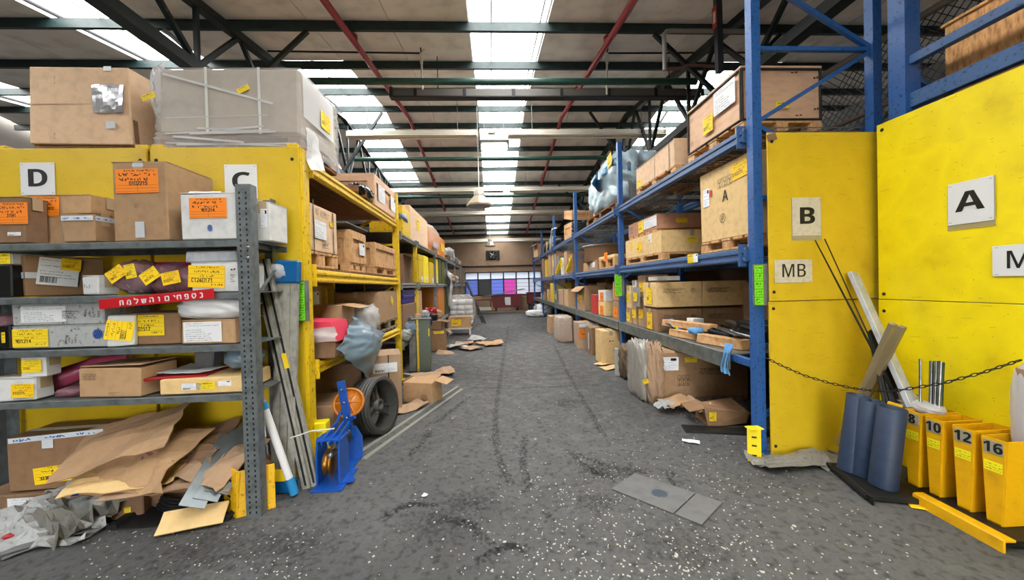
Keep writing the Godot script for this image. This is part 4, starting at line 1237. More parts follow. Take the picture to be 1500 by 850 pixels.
	var bg := front_box(250, 351, 437, on_z(300, 471, 2.27).y + 0.009, 2.27, 0.24)
	lump("plastic_bag", "folded white plastic bag on top of the typed list box", "bag", bg[0], bg[1], 0, "white_foam", 0.22, 21, {"sq": 4.0, "freq": 1.6})
	# ---------- fourth board
	s = 0.721
	fb("white box with yellow slip at the shelf end", -15, 50, 556, s, 2.26, 0.1, "white_board", [["f", 0.25, -0.05, 0.12, 0.075, "yellow_slip6"], ["f", 0.2, -0.42, 0.08, 0.015, "print_lines"]])
	var h1 := on_z(20, 556, 2.27).y + 0.009
	fb("small box with yellow slip standing on the white box", 28, 66, 521, h1 - 0.0, 2.27, 0.08, "white_board", [["f", 0.0, 0.0, 0.105, 0.07, "yellow_slip4"]])
	var pk := put(MB.new().tube([on_z(58, 572, 2.4), on_z(92, 553, 2.45), on_z(140, 536, 2.56), on_z(190, 524, 2.61)], [0.05, 0.06, 0.055, 0.035], 14), "film_roll", mat_film2("film_red", Color(0.68, 0.28, 0.4), 0.25))
	tag(pk, "long red plastic film roll lying across the boxes", "roll")
	lump("plastic_bag", "small pink film bag under the red roll", "bag", Vector3(on_z(95, 575, 2.3).x, s, -2.36), Vector3(0.13, 0.05, 0.14), 0, "wrap_pink", 0.3, 31)
	var kc := front_box(111, 214, 541, s, 2.27, 0.22)
	var kcn := carton("kraft carton with a lifted lid and handling symbols", kc[0], kc[1], -0.12, "kraft2", [["f", -0.3, 0.2, 0.09, 0.04, "print_symbols"], ["f", 0.1, -0.38, 0.08, 0.02, "print_lines"], ["r", 0, 0.1, 0.06, 0.03, "print_spot"]], {"flaps": "none"})
	put(MB.new().box(Vector3.ZERO, Vector3(kc[1].x, 0.006, 0.22), 0.001), "lid", M.kraft2, kcn, Vector3(0.01, kc[1].y + 0.014, 0), eul(0, 0, 0.03))
	fb("flat kraft tray with yellow and white labels", 233, 353, 556, s, 2.265, 0.3, "kraft5", [["f", -0.12, 0.0, 0.1, 0.04, "white_slip1"], ["f", 0.05, 0, 0.1, 0.045, "yellow_tag"], ["f", 0.28, 0.1, 0.07, 0.03, "white_slip2"]], {"flaps": "none", "turn": 0.05})
	var rt := on_z(265, 556, 2.3).y + 0.006
	var red := put(MB.new().box(Vector3(-1.87, rt + 0.008, -2.42), Vector3(0.36, 0.014, 0.28), 0.003, eul(0, 0.1, 0.02)), "plastic_folder", M.red_plastic)
	tag(red, "thin red plastic folder on the flat kraft tray", "folder")
	var wp := put(creased(0.3, 0.22, 0.012, 9, 0.003), "plastic_sheet", M.white_foam, self, Vector3(-1.83, rt + 0.018, -2.42), eul(0, -0.2, 0))
	tag(wp, "wrinkled white sheet on the red folder", "sheet")
	lump("plastic_bag", "grey plastic bag tucked behind the slotted post", "bag", Vector3(-1.53, rt + 0.03, -2.42), Vector3(0.2, 0.13, 0.2), 0.4, "film_grey", 0.2, 44, {"sq": 2.4})
	fb("small grey box above the wrinkled sheet", 284, 312, 516, rt + 0.03, 2.46, 0.1, "grey_board", [], {"flaps": "none"})

func mat_film2(key: String, c: Color, rough: float) -> StandardMaterial3D:
	return mat(key, c, rough)

# white brush strokes of the two Hebrew words, written right to left on the cloth
func banner(nt: Node3D) -> void:
	var w := 0.62
	var h := 0.055
	var b := eul(0, 0, 0.075)
	put(MB.new().box(Vector3.ZERO, Vector3(w, h, 0.003), 0.001), "cloth", mat("banner_red", Color(0.72, 0.02, 0.08), 0.5), nt, Vector3.ZERO, b)
	# letters as strokes in a unit box, x to the right, y up
	var nun := [[0.2, 1, 0.7, 1, 0.7, 0, 0.1, 0]]
	var samekh := [[0, 1, 0.85, 1, 0.95, 0.5, 0.6, 0, 0.3, 0, 0.05, 0.5, 0.15, 1]]
	var pe := [[0.45, 0.5, 0.15, 0.5, 0.15, 1, 0.85, 1, 0.85, 0, 0.1, 0]]
	var het := [[0.1, 0, 0.1, 1, 0.9, 1, 0.9, 0]]
	var yod := [[0.3, 1, 0.6, 1, 0.6, 0.6]]
	var mem := [[0.1, 0, 0.1, 1, 0.9, 1, 0.9, 0, 0.1, 0]]
	var vav := [[0.3, 1, 0.6, 1, 0.6, 0]]
	var he := [[0.1, 1, 0.9, 1, 0.9, 0], [0.15, 0.6, 0.15, 0]]
	var shin := [[0, 1, 0.15, 0, 0.8, 0.1, 1, 1], [0.5, 1, 0.5, 0.4, 0.2, 0.25]]
	var lamed := [[0.1, 1.35, 0.1, 1, 0.85, 1, 0.85, 0.6, 0.35, 0]]
	var open_mem := [[0.1, 0, 0.3, 1], [0.25, 0.7, 0.5, 1, 0.85, 0.9, 0.9, 0, 0.5, 0]]
	var tav := [[0.1, 0, 0.25, 0, 0.25, 1, 0.9, 1, 0.9, 0]]
	var order := [nun, samekh, pe, het, yod, mem, null, vav, he, shin, lamed, open_mem, tav]
	var ch := 0.024
	var x := w * 0.5 - 0.055
	var st := MB.new()
	for l in order:
		var adv: float = 0.55 if l == null else (0.75 if l == yod or l == vav or l == nun else 1.22)
		x -= ch * adv * 1.38
		if l == null: continue
		for line in l:
			for i in range(0, line.size() - 2, 2):
				st.bar(Vector3(x + line[i] * ch * 0.95, -h * 0.28 + line[i + 1] * ch, 0.0026), Vector3(x + line[i + 2] * ch * 0.95, -h * 0.28 + line[i + 3] * ch, 0.0026), 0.0055, 0.002, 0.0, Vector3.BACK)
	put(st, "lettering", M.white_foam, nt, Vector3.ZERO, b)

func build_left_floor() -> void:
	# carton under the shelf with taped top
	var a := front_box(12, 136, 640, 0.14, 2.42, 0.27)
	a[1].y = on_z(60, 640, 2.42).y - 0.14
	carton("brown carton with white tape and long yellow slip under the shelf", a[0], a[1], 0.08, "kraft1", [["f", 0.1, -0.2, 0.3, 0.1, "yellow_slip5", 0.08], ["f", -0.05, 0.38, 0.06, 0.06, "tape_white"], ["f", 0.05, 0.5, 0.5, 0.03, "printed_tape", 0.05]], {"tape": "tape_white"})
	carton("flat carton with white shipping label beneath the taped carton", a[0] * Vector3(1, 0, 1) + Vector3(-0.1, 0.001, 0.03), Vector3(0.62, 0.13, 0.27), 0.03, "kraft3", [["f", 0.02, 0.1, 0.26, 0.07, "white_slip2"]], {"flaps": "none"})
	# crushed cardboard heap
	var heap := [
		[190, 648, 2.36, 0.62, 0.34, Vector3(-0.55, 0.2, 0.32), "kraft0", 0.05, 2, "large bent cardboard flap leaning on the crushed heap"],
		[200, 672, 2.34, 0.66, 0.4, Vector3(-0.75, -0.1, 0.05), "kraft2", 0.09, 4, "crushed open carton side under the shelf"],
		[270, 690, 2.4, 0.62, 0.42, Vector3(-0.35, 0.15, -0.1), "kraft4", 0.07, 6, "wavy torn cardboard sheet in the crushed heap"],
		[275, 655, 2.5, 0.5, 0.34, Vector3(-0.3, 0.0, 0.1), "kraft3", 0.08, 8, "brown crushed cardboard at the back of the heap"],
		[330, 668, 2.42, 0.3, 0.4, Vector3(-0.4, -0.3, -0.35), "kraft4", 0.06, 10, "small torn cardboard strip by the grey sheets"],
		[190, 700, 2.3, 0.55, 0.24, Vector3(-0.2, 0.1, 0.0), "kraft5", 0.05, 12, "flat torn cardboard tongue sticking out of the heap"],
	]
	for q in heap:
		flat_sheet("cardboard_sheet", q[9], "cardboard", on_z(q[0], q[1], q[2]), q[3], q[4], Basis.from_euler(q[5] * Vector3(-1, 1, 1)), q[6], q[7], q[8], 0.006)
	lump("plastic_bag", "brown plastic bag pressed between cardboard sheets", "bag", on_z(255, 668, 2.44), Vector3(0.26, 0.1, 0.3), 0.3, "wrap_pink", 0.25, 14)
	var core := lump("cardboard_heap", "heap of crushed packing material under the shelf", "heap", Vector3(-1.85, 0.0, -2.55), Vector3(0.8, 0.24, 0.36), 0, "kraft3", 0.35, 51, {"sq": 3.0})
	core.set_meta("kind", "stuff")
	for q in [[300, 672, 0.0], [318, 664, 0.05], [333, 655, 0.1]]:
		var sm := put(MB.new().box(Vector3.ZERO, Vector3(0.12, 0.006, 0.46), 0.001), "metal_sheet", M.galvanised, self, on_z(q[0] + 12, q[1] + 14, 2.33 + q[2]), eul(0.55, 0.1, -0.5 - q[2]))
		tag(sm, "grey metal strip leaning against the crushed cardboard", "metal sheet", "grey metal strips by the cardboard heap")
	# dirty sack in front
	var sk := thing("crumpled_sack", "dirty white crumpled sack with blue round mark", "sack", on_y(62, 790) * Vector3(1, 0, 1) + Vector3(0, 0.0, -0.1))
	put(creased(0.54, 0.42, 0.09, 71, 0.005, 13, 13, false, 0.7), "sack_sheet", M.dirty_white, sk, Vector3(0.0, 0.06, 0.0), eul(0.42, 0.15, 0.1))
	put(creased(0.09, 0.06, 0.004, 3, 0.002, 4, 4), "mark", mat("mark_blue", Color(0.12, 0.3, 0.55), 0.7), sk, Vector3(0.12, 0.2, -0.0), eul(0.5, 0.15, 0.1))
	put(creased(0.42, 0.3, 0.1, 75, 0.005, 12, 12, false, 1.2), "sack_fold", M.dirty_grey, sk, Vector3(0.06, 0.04, -0.02), eul(0.25, -0.5, -0.2))
	put(lump_mesh(Vector3(0.4, 0.1, 0.24), 0.4, 73, 14), "sack_bulk", M.black_plastic, sk, Vector3(0.02, 0.0, -0.1))
	for q in [[60, 800, 0.42, 0.07, 0.95], [85, 792, 0.36, 0.06, 0.75]]:
		flat_sheet("cardboard_strip", "dirty cardboard strip on the floor before the sack", "cardboard", on_y(q[0], q[1]) + Vector3(0, 0.012, 0), q[3], q[2], eul(0, -q[4], 0), "grey_board", 0.012, 20 + q[0], 0.006, {"group": "dirty strips before the sack"})
	lump("plastic_bag", "red plastic bag under the dirty sack", "bag", on_y(8, 795) + Vector3(-0.05, 0, -0.02), Vector3(0.3, 0.06, 0.16), 0.2, "red_plastic", 0.25, 77)
	var sc := on_y(165, 768)
	carton("small soiled carton with red dot under the heap", Vector3(sc.x, 0.001, sc.z - 0.12), Vector3(0.18, 0.17, 0.16), 0.3, "kraft3", [["f", 0.1, -0.2, 0.03, 0.03, "yellow_tag"]], {"flaps": "open"})
	var tray := put(MB.new().prism(PackedVector2Array([Vector2(-0.3, 0), Vector2(-0.32, 0.03), Vector2(-0.28, 0.03), Vector2(-0.27, 0.008), Vector2(0.27, 0.008), Vector2(0.28, 0.03), Vector2(0.32, 0.03), Vector2(0.3, 0)]), -0.2, 0.2), "rubber_tray", M.rubber, self, on_y(262, 760) + Vector3(0, 0.001, -0.13), eul(0, 0.05, 0))
	tag(tray, "shallow black rubber tray on the floor under the heap", "tray")
	var cc := thing("cable_coil", "coil of black cable lying in the rubber tray", "cable", on_y(270, 752) + Vector3(0, 0.02, -0.08))
	for k in 5:
		var ring := []
		for i in 22:
			var an := TAU * i / 22.0
			ring.append(Vector3(cos(an) * (0.2 - 0.012 * k), 0.015 + 0.016 * k + 0.01 * sin(an * 2.0 + k), sin(an) * (0.1 + 0.006 * k)))
		put(MB.new().tube(ring, 0.009, 6, false, true), "loop", M.rubber, cc)
	var pc := flat_sheet("cardboard_piece", "clean pale cardboard rectangle propped on the floor", "cardboard", on_y(285, 772) + Vector3(0, 0.05, 0), 0.3, 0.125, eul(0.55, 0.3, 0.0), "kraft5", 0.004, 5, 0.008, {"nx": 2, "ny": 2})
	# yellow post guard
	var gd := thing("post_guard", "worn yellow folded steel guard at the shelf post", "guard", on_y(352, 757))
	for q in [[-0.075, 0.62, 0.17], [0.075, -0.5, 0.19]]:
		var pn := put(MB.new().box(Vector3(0, 0.13, 0), Vector3(q[2], 0.26, 0.008), 0.002), "plate", M.worn_yellow, gd, Vector3(q[0], 0, -0.03), eul(-0.08, -q[1], 0))
		for v in [0.19, 0.1]:
			put(MB.new().box(Vector3(-0.02, v, 0.005), Vector3(0.04, 0.012, 0.004)), "slot", M.ink, pn)
	# leaning profiles and tubes
	var bun := thing("profile_bundle", "upright bundle of grey channel profiles with blue film ends", "profile bundle", Vector3(0, 0, 0))
	for k in 3:
		var top := on_z(412 + k * 10.5, 384, 2.62)
		var bot := on_y(400 + k * 12.0, 722)
		put(MB.new().bar(Vector3(bot.x, 0.002, bot.z - 0.02), top, 0.03, 0.046, 0.003, Vector3.RIGHT), "channel_profile", M.pvc_grey, bun)
	var t0 := on_z(422, 382, 2.61)
	put(MB.new().bar(t0, t0.lerp(on_y(412, 722), 0.1), 0.05, 0.16, 0.01, Vector3.RIGHT), "film_wrap", mat("film_teal", Color(0.05, 0.35, 0.58), 0.3), bun)
	var b0 := on_y(412, 722)
	put(MB.new().bar(Vector3(b0.x, 0.004, b0.z), b0.lerp(t0, 0.055) + Vector3(0, 0, 0.0), 0.06, 0.19, 0.01, Vector3.RIGHT), "film_wrap", M.film_teal, bun)
	var sl := b0.lerp(t0, 0.085) + Vector3(0, 0.0, 0.04)
	put(MB.new().box(Vector3.ZERO, Vector3(0.15, 0.075, 0.002)), "label", M.yellow_slip2, bun, sl, eul(-0.1, 0, 0))
	lump("film_tuft", "crumpled clear film tuft beside the blue film end", "film", on_z(405, 410, 2.6), Vector3(0.13, 0.1, 0.08), 0, "wrap_milky", 0.4, 91)
	for q in [[378, 392, 450, 716, 2.45, "grey channel profile leaning tied with white cord"], [388, 380, 462, 712, 2.43, "second grey channel profile tied with white cord"]]:
		var top := on_z(q[0], q[1], 2.56)
		var bot := on_y(q[2], q[3])
		var o := thing("channel_profile", q[5], "profile")
		put(MB.new().bar(Vector3(bot.x, 0.003, bot.z), top, 0.035, 0.05, 0.003, Vector3.RIGHT), "channel", M.pvc_grey, o)
		put(MB.new().bar(bot.lerp(top, 0.02) + Vector3(0.005, 0, 0.019), top + Vector3(0, 0, 0.019), 0.004, 0.012, 0.0, Vector3.RIGHT), "groove", M.dark_steel, o)
	var gt := on_y(462, 712).lerp(on_z(388, 380, 2.56), 0.56)
	var ys := put(MB.new().box(Vector3.ZERO, Vector3(0.03, 0.1, 0.002)), "paper_tag", M.yellow_slip4, self, gt + Vector3(0, 0, 0.024), eul(0, 0, 0.2))
	tag(ys, "folded yellow slip stuck on the leaning grey profile", "tag")
	var cord := put(MB.new().tube([on_z(425, 642, 2.38), on_z(455, 632, 2.37), on_z(490, 628, 2.42)], 0.004, 6), "cord", M.strap_white)
	tag(cord, "white cord tied around the leaning profiles", "cord")
	var tb := thing("wrapped_tube", "white wrapped tube leaning with blue cap on the floor", "tube")
	var u0 := on_y(432, 728) + Vector3(0, 0.02, 0)
	var u1 := on_z(374, 560, 2.42)
	put(MB.new().tube([u0, u1], 0.022, 12), "tube_body", M.white_foam, tb)
	put(MB.new().tube([u0, u0.lerp(u1, 0.14)], 0.026, 12), "blue_cap", M.blue_film, tb)
	put(MB.new().tube([u0.lerp(u1, 0.76), u0.lerp(u1, 0.82)], 0.025, 12), "blue_band", M.blue_film, tb)
	put(MB.new().tube([u0.lerp(u1, 0.84), u1], [0.02, 0.034], 12), "label", M.yellow_slip3, tb)
	for q in [[392, 610, 404, 700], [388, 625, 398, 705]]:
		var r := put(MB.new().tube([on_y(q[2], q[3] + 10), on_z(q[0], q[1], 2.62)], 0.012, 8), "steel_rod", M.bright_steel)
		tag(r, "bright steel rod standing behind the slotted post", "rod", "steel rods behind the slotted post")
	blue_tool()
	# carton with round print under the yellow rack
	var cp := front_box(455, 505, 600, 0.001, 2.98, 0.4)
	carton("kraft carton with round print behind the blue bender", Vector3(-1.52, 0.001, -3.25), Vector3(0.42, 0.38, 0.4), 0.15, "kraft0", [["t", -0.1, -0.1, 0.14, 0.09, "print_circle"], ["f", -0.3, 0.2, 0.06, 0.03, "print_spot"]], {"flaps": "none"})
	carton("small yellow box behind the blue bender", Vector3(-1.28, 0.001, -2.84), Vector3(0.1, 0.34, 0.1), 0.1, "panel_yellow", [["f", 0.1, 0.25, 0.05, 0.05, "print_lines"]], {"flaps": "none"})

func blue_tool() -> void:
	# pipe bender: cage of blue plates with a copper coloured pulley, folded arm with hand wheel
	var o := on_y(482, 716)
	var t := thing("pipe_bender", "blue steel bending machine with copper pulley and orange hand wheel", "machine", Vector3(o.x, 0, o.z))
	var b: Material = M.tool_blue
	put(MB.new().box(Vector3(0, 0.006, -0.1), Vector3(0.2, 0.012, 0.3), 0.002), "base_plate", b, t)
	for s in [[-0.085, 0.3, 0.16], [0.06, 0.3, 0.16]]:
		put(MB.new().prism(PackedVector2Array([Vector2(-0.08, 0), Vector2(0.08, 0), Vector2(0.08, 0.2), Vector2(0.04, s[1]), Vector2(-0.06, s[1]), Vector2(-0.08, 0.2)]), -0.006, 0.006), "side_plate", b, t, Vector3(s[0], 0.01, -0.1), Basis(Vector3.UP, PI / 2))
	put(MB.new().prism(PackedVector2Array([Vector2(-0.03, 0), Vector2(0.05, -0.0), Vector2(0.06, 0.03), Vector2(0.0, 0.16), Vector2(-0.02, 0.16)]), 0.0, 0.008), "foot_gusset", b, t, Vector3(0.09, 0.014, -0.03), eul(-PI / 2, 0.2, 0))
	put(MB.new().box(Vector3(-0.01, 0.3, -0.1), Vector3(0.16, 0.012, 0.14), 0.002), "top_bar", b, t)
	for x in [-0.05, 0.0, 0.04]:
		put(MB.new().bar(Vector3(x, 0.28, -0.02), Vector3(x + 0.03, 0.36, -0.2), 0.012, 0.03, 0.002), "rib", b, t)
	put(MB.new().lathe([[0.0, -0.03], [0.07, -0.03], [0.085, -0.02], [0.07, -0.005], [0.07, 0.005], [0.085, 0.02], [0.07, 0.03], [0.03, 0.03], [0.03, 0.05], [0.0, 0.05]], 28, Vector3(-0.02, 0.14, -0.08), Basis(Vector3.BACK, PI / 2 + 0.0)), "pulley", M.copper, t)
	put(MB.new().lathe([[0.0, -0.04], [0.018, -0.04], [0.018, 0.04], [0.0, 0.04]], 10, Vector3(0.0, 0.2, -0.06), Basis(Vector3.RIGHT, PI / 2)), "bolt", M.bright_steel, t)
	# rear plate and tall arm
	put(MB.new().prism(PackedVector2Array([Vector2(-0.075, 0), Vector2(0.075, 0), Vector2(0.075, 0.17), Vector2(0.03, 0.25), Vector2(-0.05, 0.25), Vector2(-0.075, 0.17)]), -0.006, 0.006), "rear_plate", b, t, Vector3(0.0, 0.004, -0.42), eul(0, 0.15, 0))
	put(MB.new().box(Vector3(0.0, 0.006, -0.34), Vector3(0.12, 0.012, 0.22), 0.002), "rear_base", b, t)
	put(MB.new().box(Vector3(0.03, 0.25, -0.2), Vector3(0.06, 0.07, 0.1), 0.006), "clamp_block", M.dark_steel, t)
	var a0 := Vector3(0.0, 0.18, -0.4)
	var a1 := Vector3(-0.07, 0.6, -0.42)
	put(MB.new().bar(a0, a1, 0.03, 0.055, 0.003, Vector3.RIGHT), "arm", b, t)
	for v in [0.12, 0.35, 0.62, 0.85]:
		put(MB.new().lathe([[0.011, 0.0], [0.01, 0.006], [0.0, 0.009]], 8, a0.lerp(a1, v) + Vector3(0, 0, 0.016), Basis(Vector3.RIGHT, PI / 2)), "bolt", M.bright_steel, t)
	put(MB.new().bar(Vector3(-0.1, 0.28, -0.39), Vector3(-0.07, 0.38, -0.4), 0.02, 0.02, 0.002), "stop_lug", b, t)
	put(MB.new().bar(Vector3(-0.03, 0.3, -0.39), Vector3(0.04, 0.34, -0.38), 0.03, 0.03, 0.004), "stop_lug", b, t)
	# hand wheel: rim, web and spokes
	var wb := eul(1.0, 0.1, 0)
	var wc := Vector3(-0.035, 0.42, -0.47)
	put(MB.new().lathe([[0.1, -0.012], [0.115, -0.012], [0.118, 0.0], [0.115, 0.012], [0.1, 0.012], [0.1, -0.012]], 32, wc, wb), "wheel_rim", M.orange_metal, t)
	put(MB.new().lathe([[0.0, -0.004], [0.101, -0.004], [0.101, 0.004], [0.0, 0.004]], 32, wc, wb), "wheel_web", M.orange_metal, t)
	for k in 6:
		var d := wb * Vector3(cos(k * PI / 3), 0, sin(k * PI / 3))
		put(MB.new().bar(wc + wb * Vector3(0, 0.004, 0), wc + d * 0.1 + wb * Vector3(0, 0.004, 0), 0.01, 0.01, 0.001), "spoke", M.orange_metal, t)
	put(MB.new().lathe([[0.0, -0.02], [0.02, -0.02], [0.02, 0.02], [0.0, 0.02]], 12, wc, wb), "hub", M.orange_metal, t)

func sb(label: String, side: float, xn: float, xf: float, ytop: float, base: float, depth: float, m: String, labels := [], o := {}) -> Node3D:
	var p := side_box(side, xn, xf, ytop, base, depth, o.get("back", 0.0))
	if o.has("pallet"):
		var h: float = o.pallet
		pallet(o.get("pallet_label", "wooden pallet under the " + label), Vector3(p[0].x, base, p[0].z), depth, p[1].z + 0.04, h, 0.0, o.get("pallet_wood", "wood_pale"), {"n": 5})
		p[0].y += h + 0.001
		p[1].y -= h
	if o.has("crate"):
		return crate(label, p[0], p[1], o.get("turn", 0.0), m, labels, o)
	return carton(label, p[0], p[1], o.get("turn", 0.0), m, labels, o)

func bag_film(label: String, at: Vector3, w: float, l: float, b: Basis, m: String, amp: float, sd: int, called := "plastic_sheet") -> MeshInstance3D:
	return flat_sheet(called, label, "plastic sheet", at, w, l, b, m, amp, sd, 0.003, {"soft": true, "nx": 14, "ny": 14})

func wrapped_load() -> void:
	var p := front_box(226, 440, 100, 2.27, 2.74, 0.62)
	var at: Vector3 = p[0]
	var sz: Vector3 = p[1]
	pallet("low pallet under the film wrapped load above panel C", at, sz.x - 0.02, 0.62, 0.11, 0, "wood_brown", {"n": 6})
	var t := thing("wrapped_load", "big film wrapped carton load above panel C", "wrapped load", at + Vector3(0, 0.112, 0))
	var h := sz.y - 0.112
	put(MB.new().box(Vector3(0, h * 0.5, 0), Vector3(sz.x - 0.03, h, 0.6), 0.02, Basis(), 0.008, 5), "carton", textured("kraft_pale", Color(0.66, 0.6, 0.54), M.t_card, Vector3.ONE * 1.4, 0.7), t)
	# stretch film in overlapping bands, slightly slack
	var film := MB.new().smooth()
	var ns := FastNoiseLite.new(); ns.seed = 8; ns.frequency = 3.0; ns.fractal_type = FastNoiseLite.FRACTAL_RIDGED; ns.fractal_octaves = 2
	var ring := []
	var path := []
	for k in 40: path.append(Vector3(lerpf(-0.5, 0.5, k / 40.0) * sz.x, 0, 0.315))
	for k in 10: path.append(Vector3(0.5 * sz.x, 0, lerpf(0.315, -0.315, k / 10.0)))
	for k in 16: path.append(Vector3(lerpf(0.5, -0.5, k / 16.0) * sz.x, 0, -0.315))
	for k in 10: path.append(Vector3(-0.5 * sz.x, 0, lerpf(-0.315, 0.315, k / 10.0)))
	for j in 37:
		var row := []
		var v := j / 36.0
		for q in path:
			var y: float = -0.1 + v * (h + 0.1)
			var s := 1.0 + 0.022 * ns.get_noise_3d(q.x * 0.5, y * 7.0 + q.x * 2.0, q.z) + (0.02 if v < 0.15 else 0.0)
			row.append(Vector3(q.x * s, y, q.z * s))
		ring.append(row)
	for j in 36:
		for k in path.size():
			var k2 := (k + 1) % path.size()
			film.quad(ring[j][k], ring[j][k2], ring[j + 1][k2], ring[j + 1][k])
	for k in range(1, path.size() - 1): film.tri(ring[36][0], ring[36][k], ring[36][k + 1])
	put(film, "stretch_film", M.wrap_clear, t)
	for x in [-0.14, 0.21]:
		put(MB.new().box(Vector3(x, h * 0.5, 0.325), Vector3(0.018, h, 0.002)), "strap", M.strap_white, t)
	put(MB.new().bar(Vector3(-0.42, h * 0.9, 0.327), Vector3(0.3, h * 0.45, 0.327), 0.002, 0.014), "film_fold_highlight", M.wrap_milky, t)
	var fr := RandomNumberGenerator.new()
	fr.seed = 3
	for k in 8:  # milky strips put the highlight streaks of the film into colour
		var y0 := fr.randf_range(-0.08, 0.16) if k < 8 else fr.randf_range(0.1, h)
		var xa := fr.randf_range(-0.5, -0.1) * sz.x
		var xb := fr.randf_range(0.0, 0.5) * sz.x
		put(MB.new().bar(Vector3(xa, y0, 0.326), Vector3(xb, y0 + fr.randf_range(-0.05, 0.06), 0.326), 0.002, fr.randf_range(0.004, 0.014), 0.0), "film_fold_highlight", M.wrap_milky, t)
	put(lump_mesh(Vector3(0.09, 0.36, 0.1), 0.35, 17, 12, 2.0), "film_tuft", M.wrap_milky, t, Vector3(-sz.x * 0.5 - 0.01, h * 0.3, 0.26))
	put(creased(0.12, 0.3, 0.05, 6, 0.002, 8, 8, true), "film_tail", M.wrap_milky, t, Vector3(sz.x * 0.5 + 0.02, -0.1, 0.22), eul(1.3, 1.2, 0))
	var full := Vector3(sz.x, h, 0.63)
	stick(t, "tag", full, "f", 0.11, 0.17, 0.085, 0.035, M.yellow_tag, 0.45, 0.012)
	stick(t, "tag", full, "f", -0.5, 0.02, 0.09, 0.04, M.yellow_tag, 0.35, 0.05)
	stick(t, "label", full, "r", 0.05, 0.0, 0.17, 0.13, M.yellow_slip2, 0.0, 0.02)
	stick(t, "white_sheet", full, "r", -0.1, 0.1, 0.5, 0.3, M.wrap_milky, 0.0, 0.014)

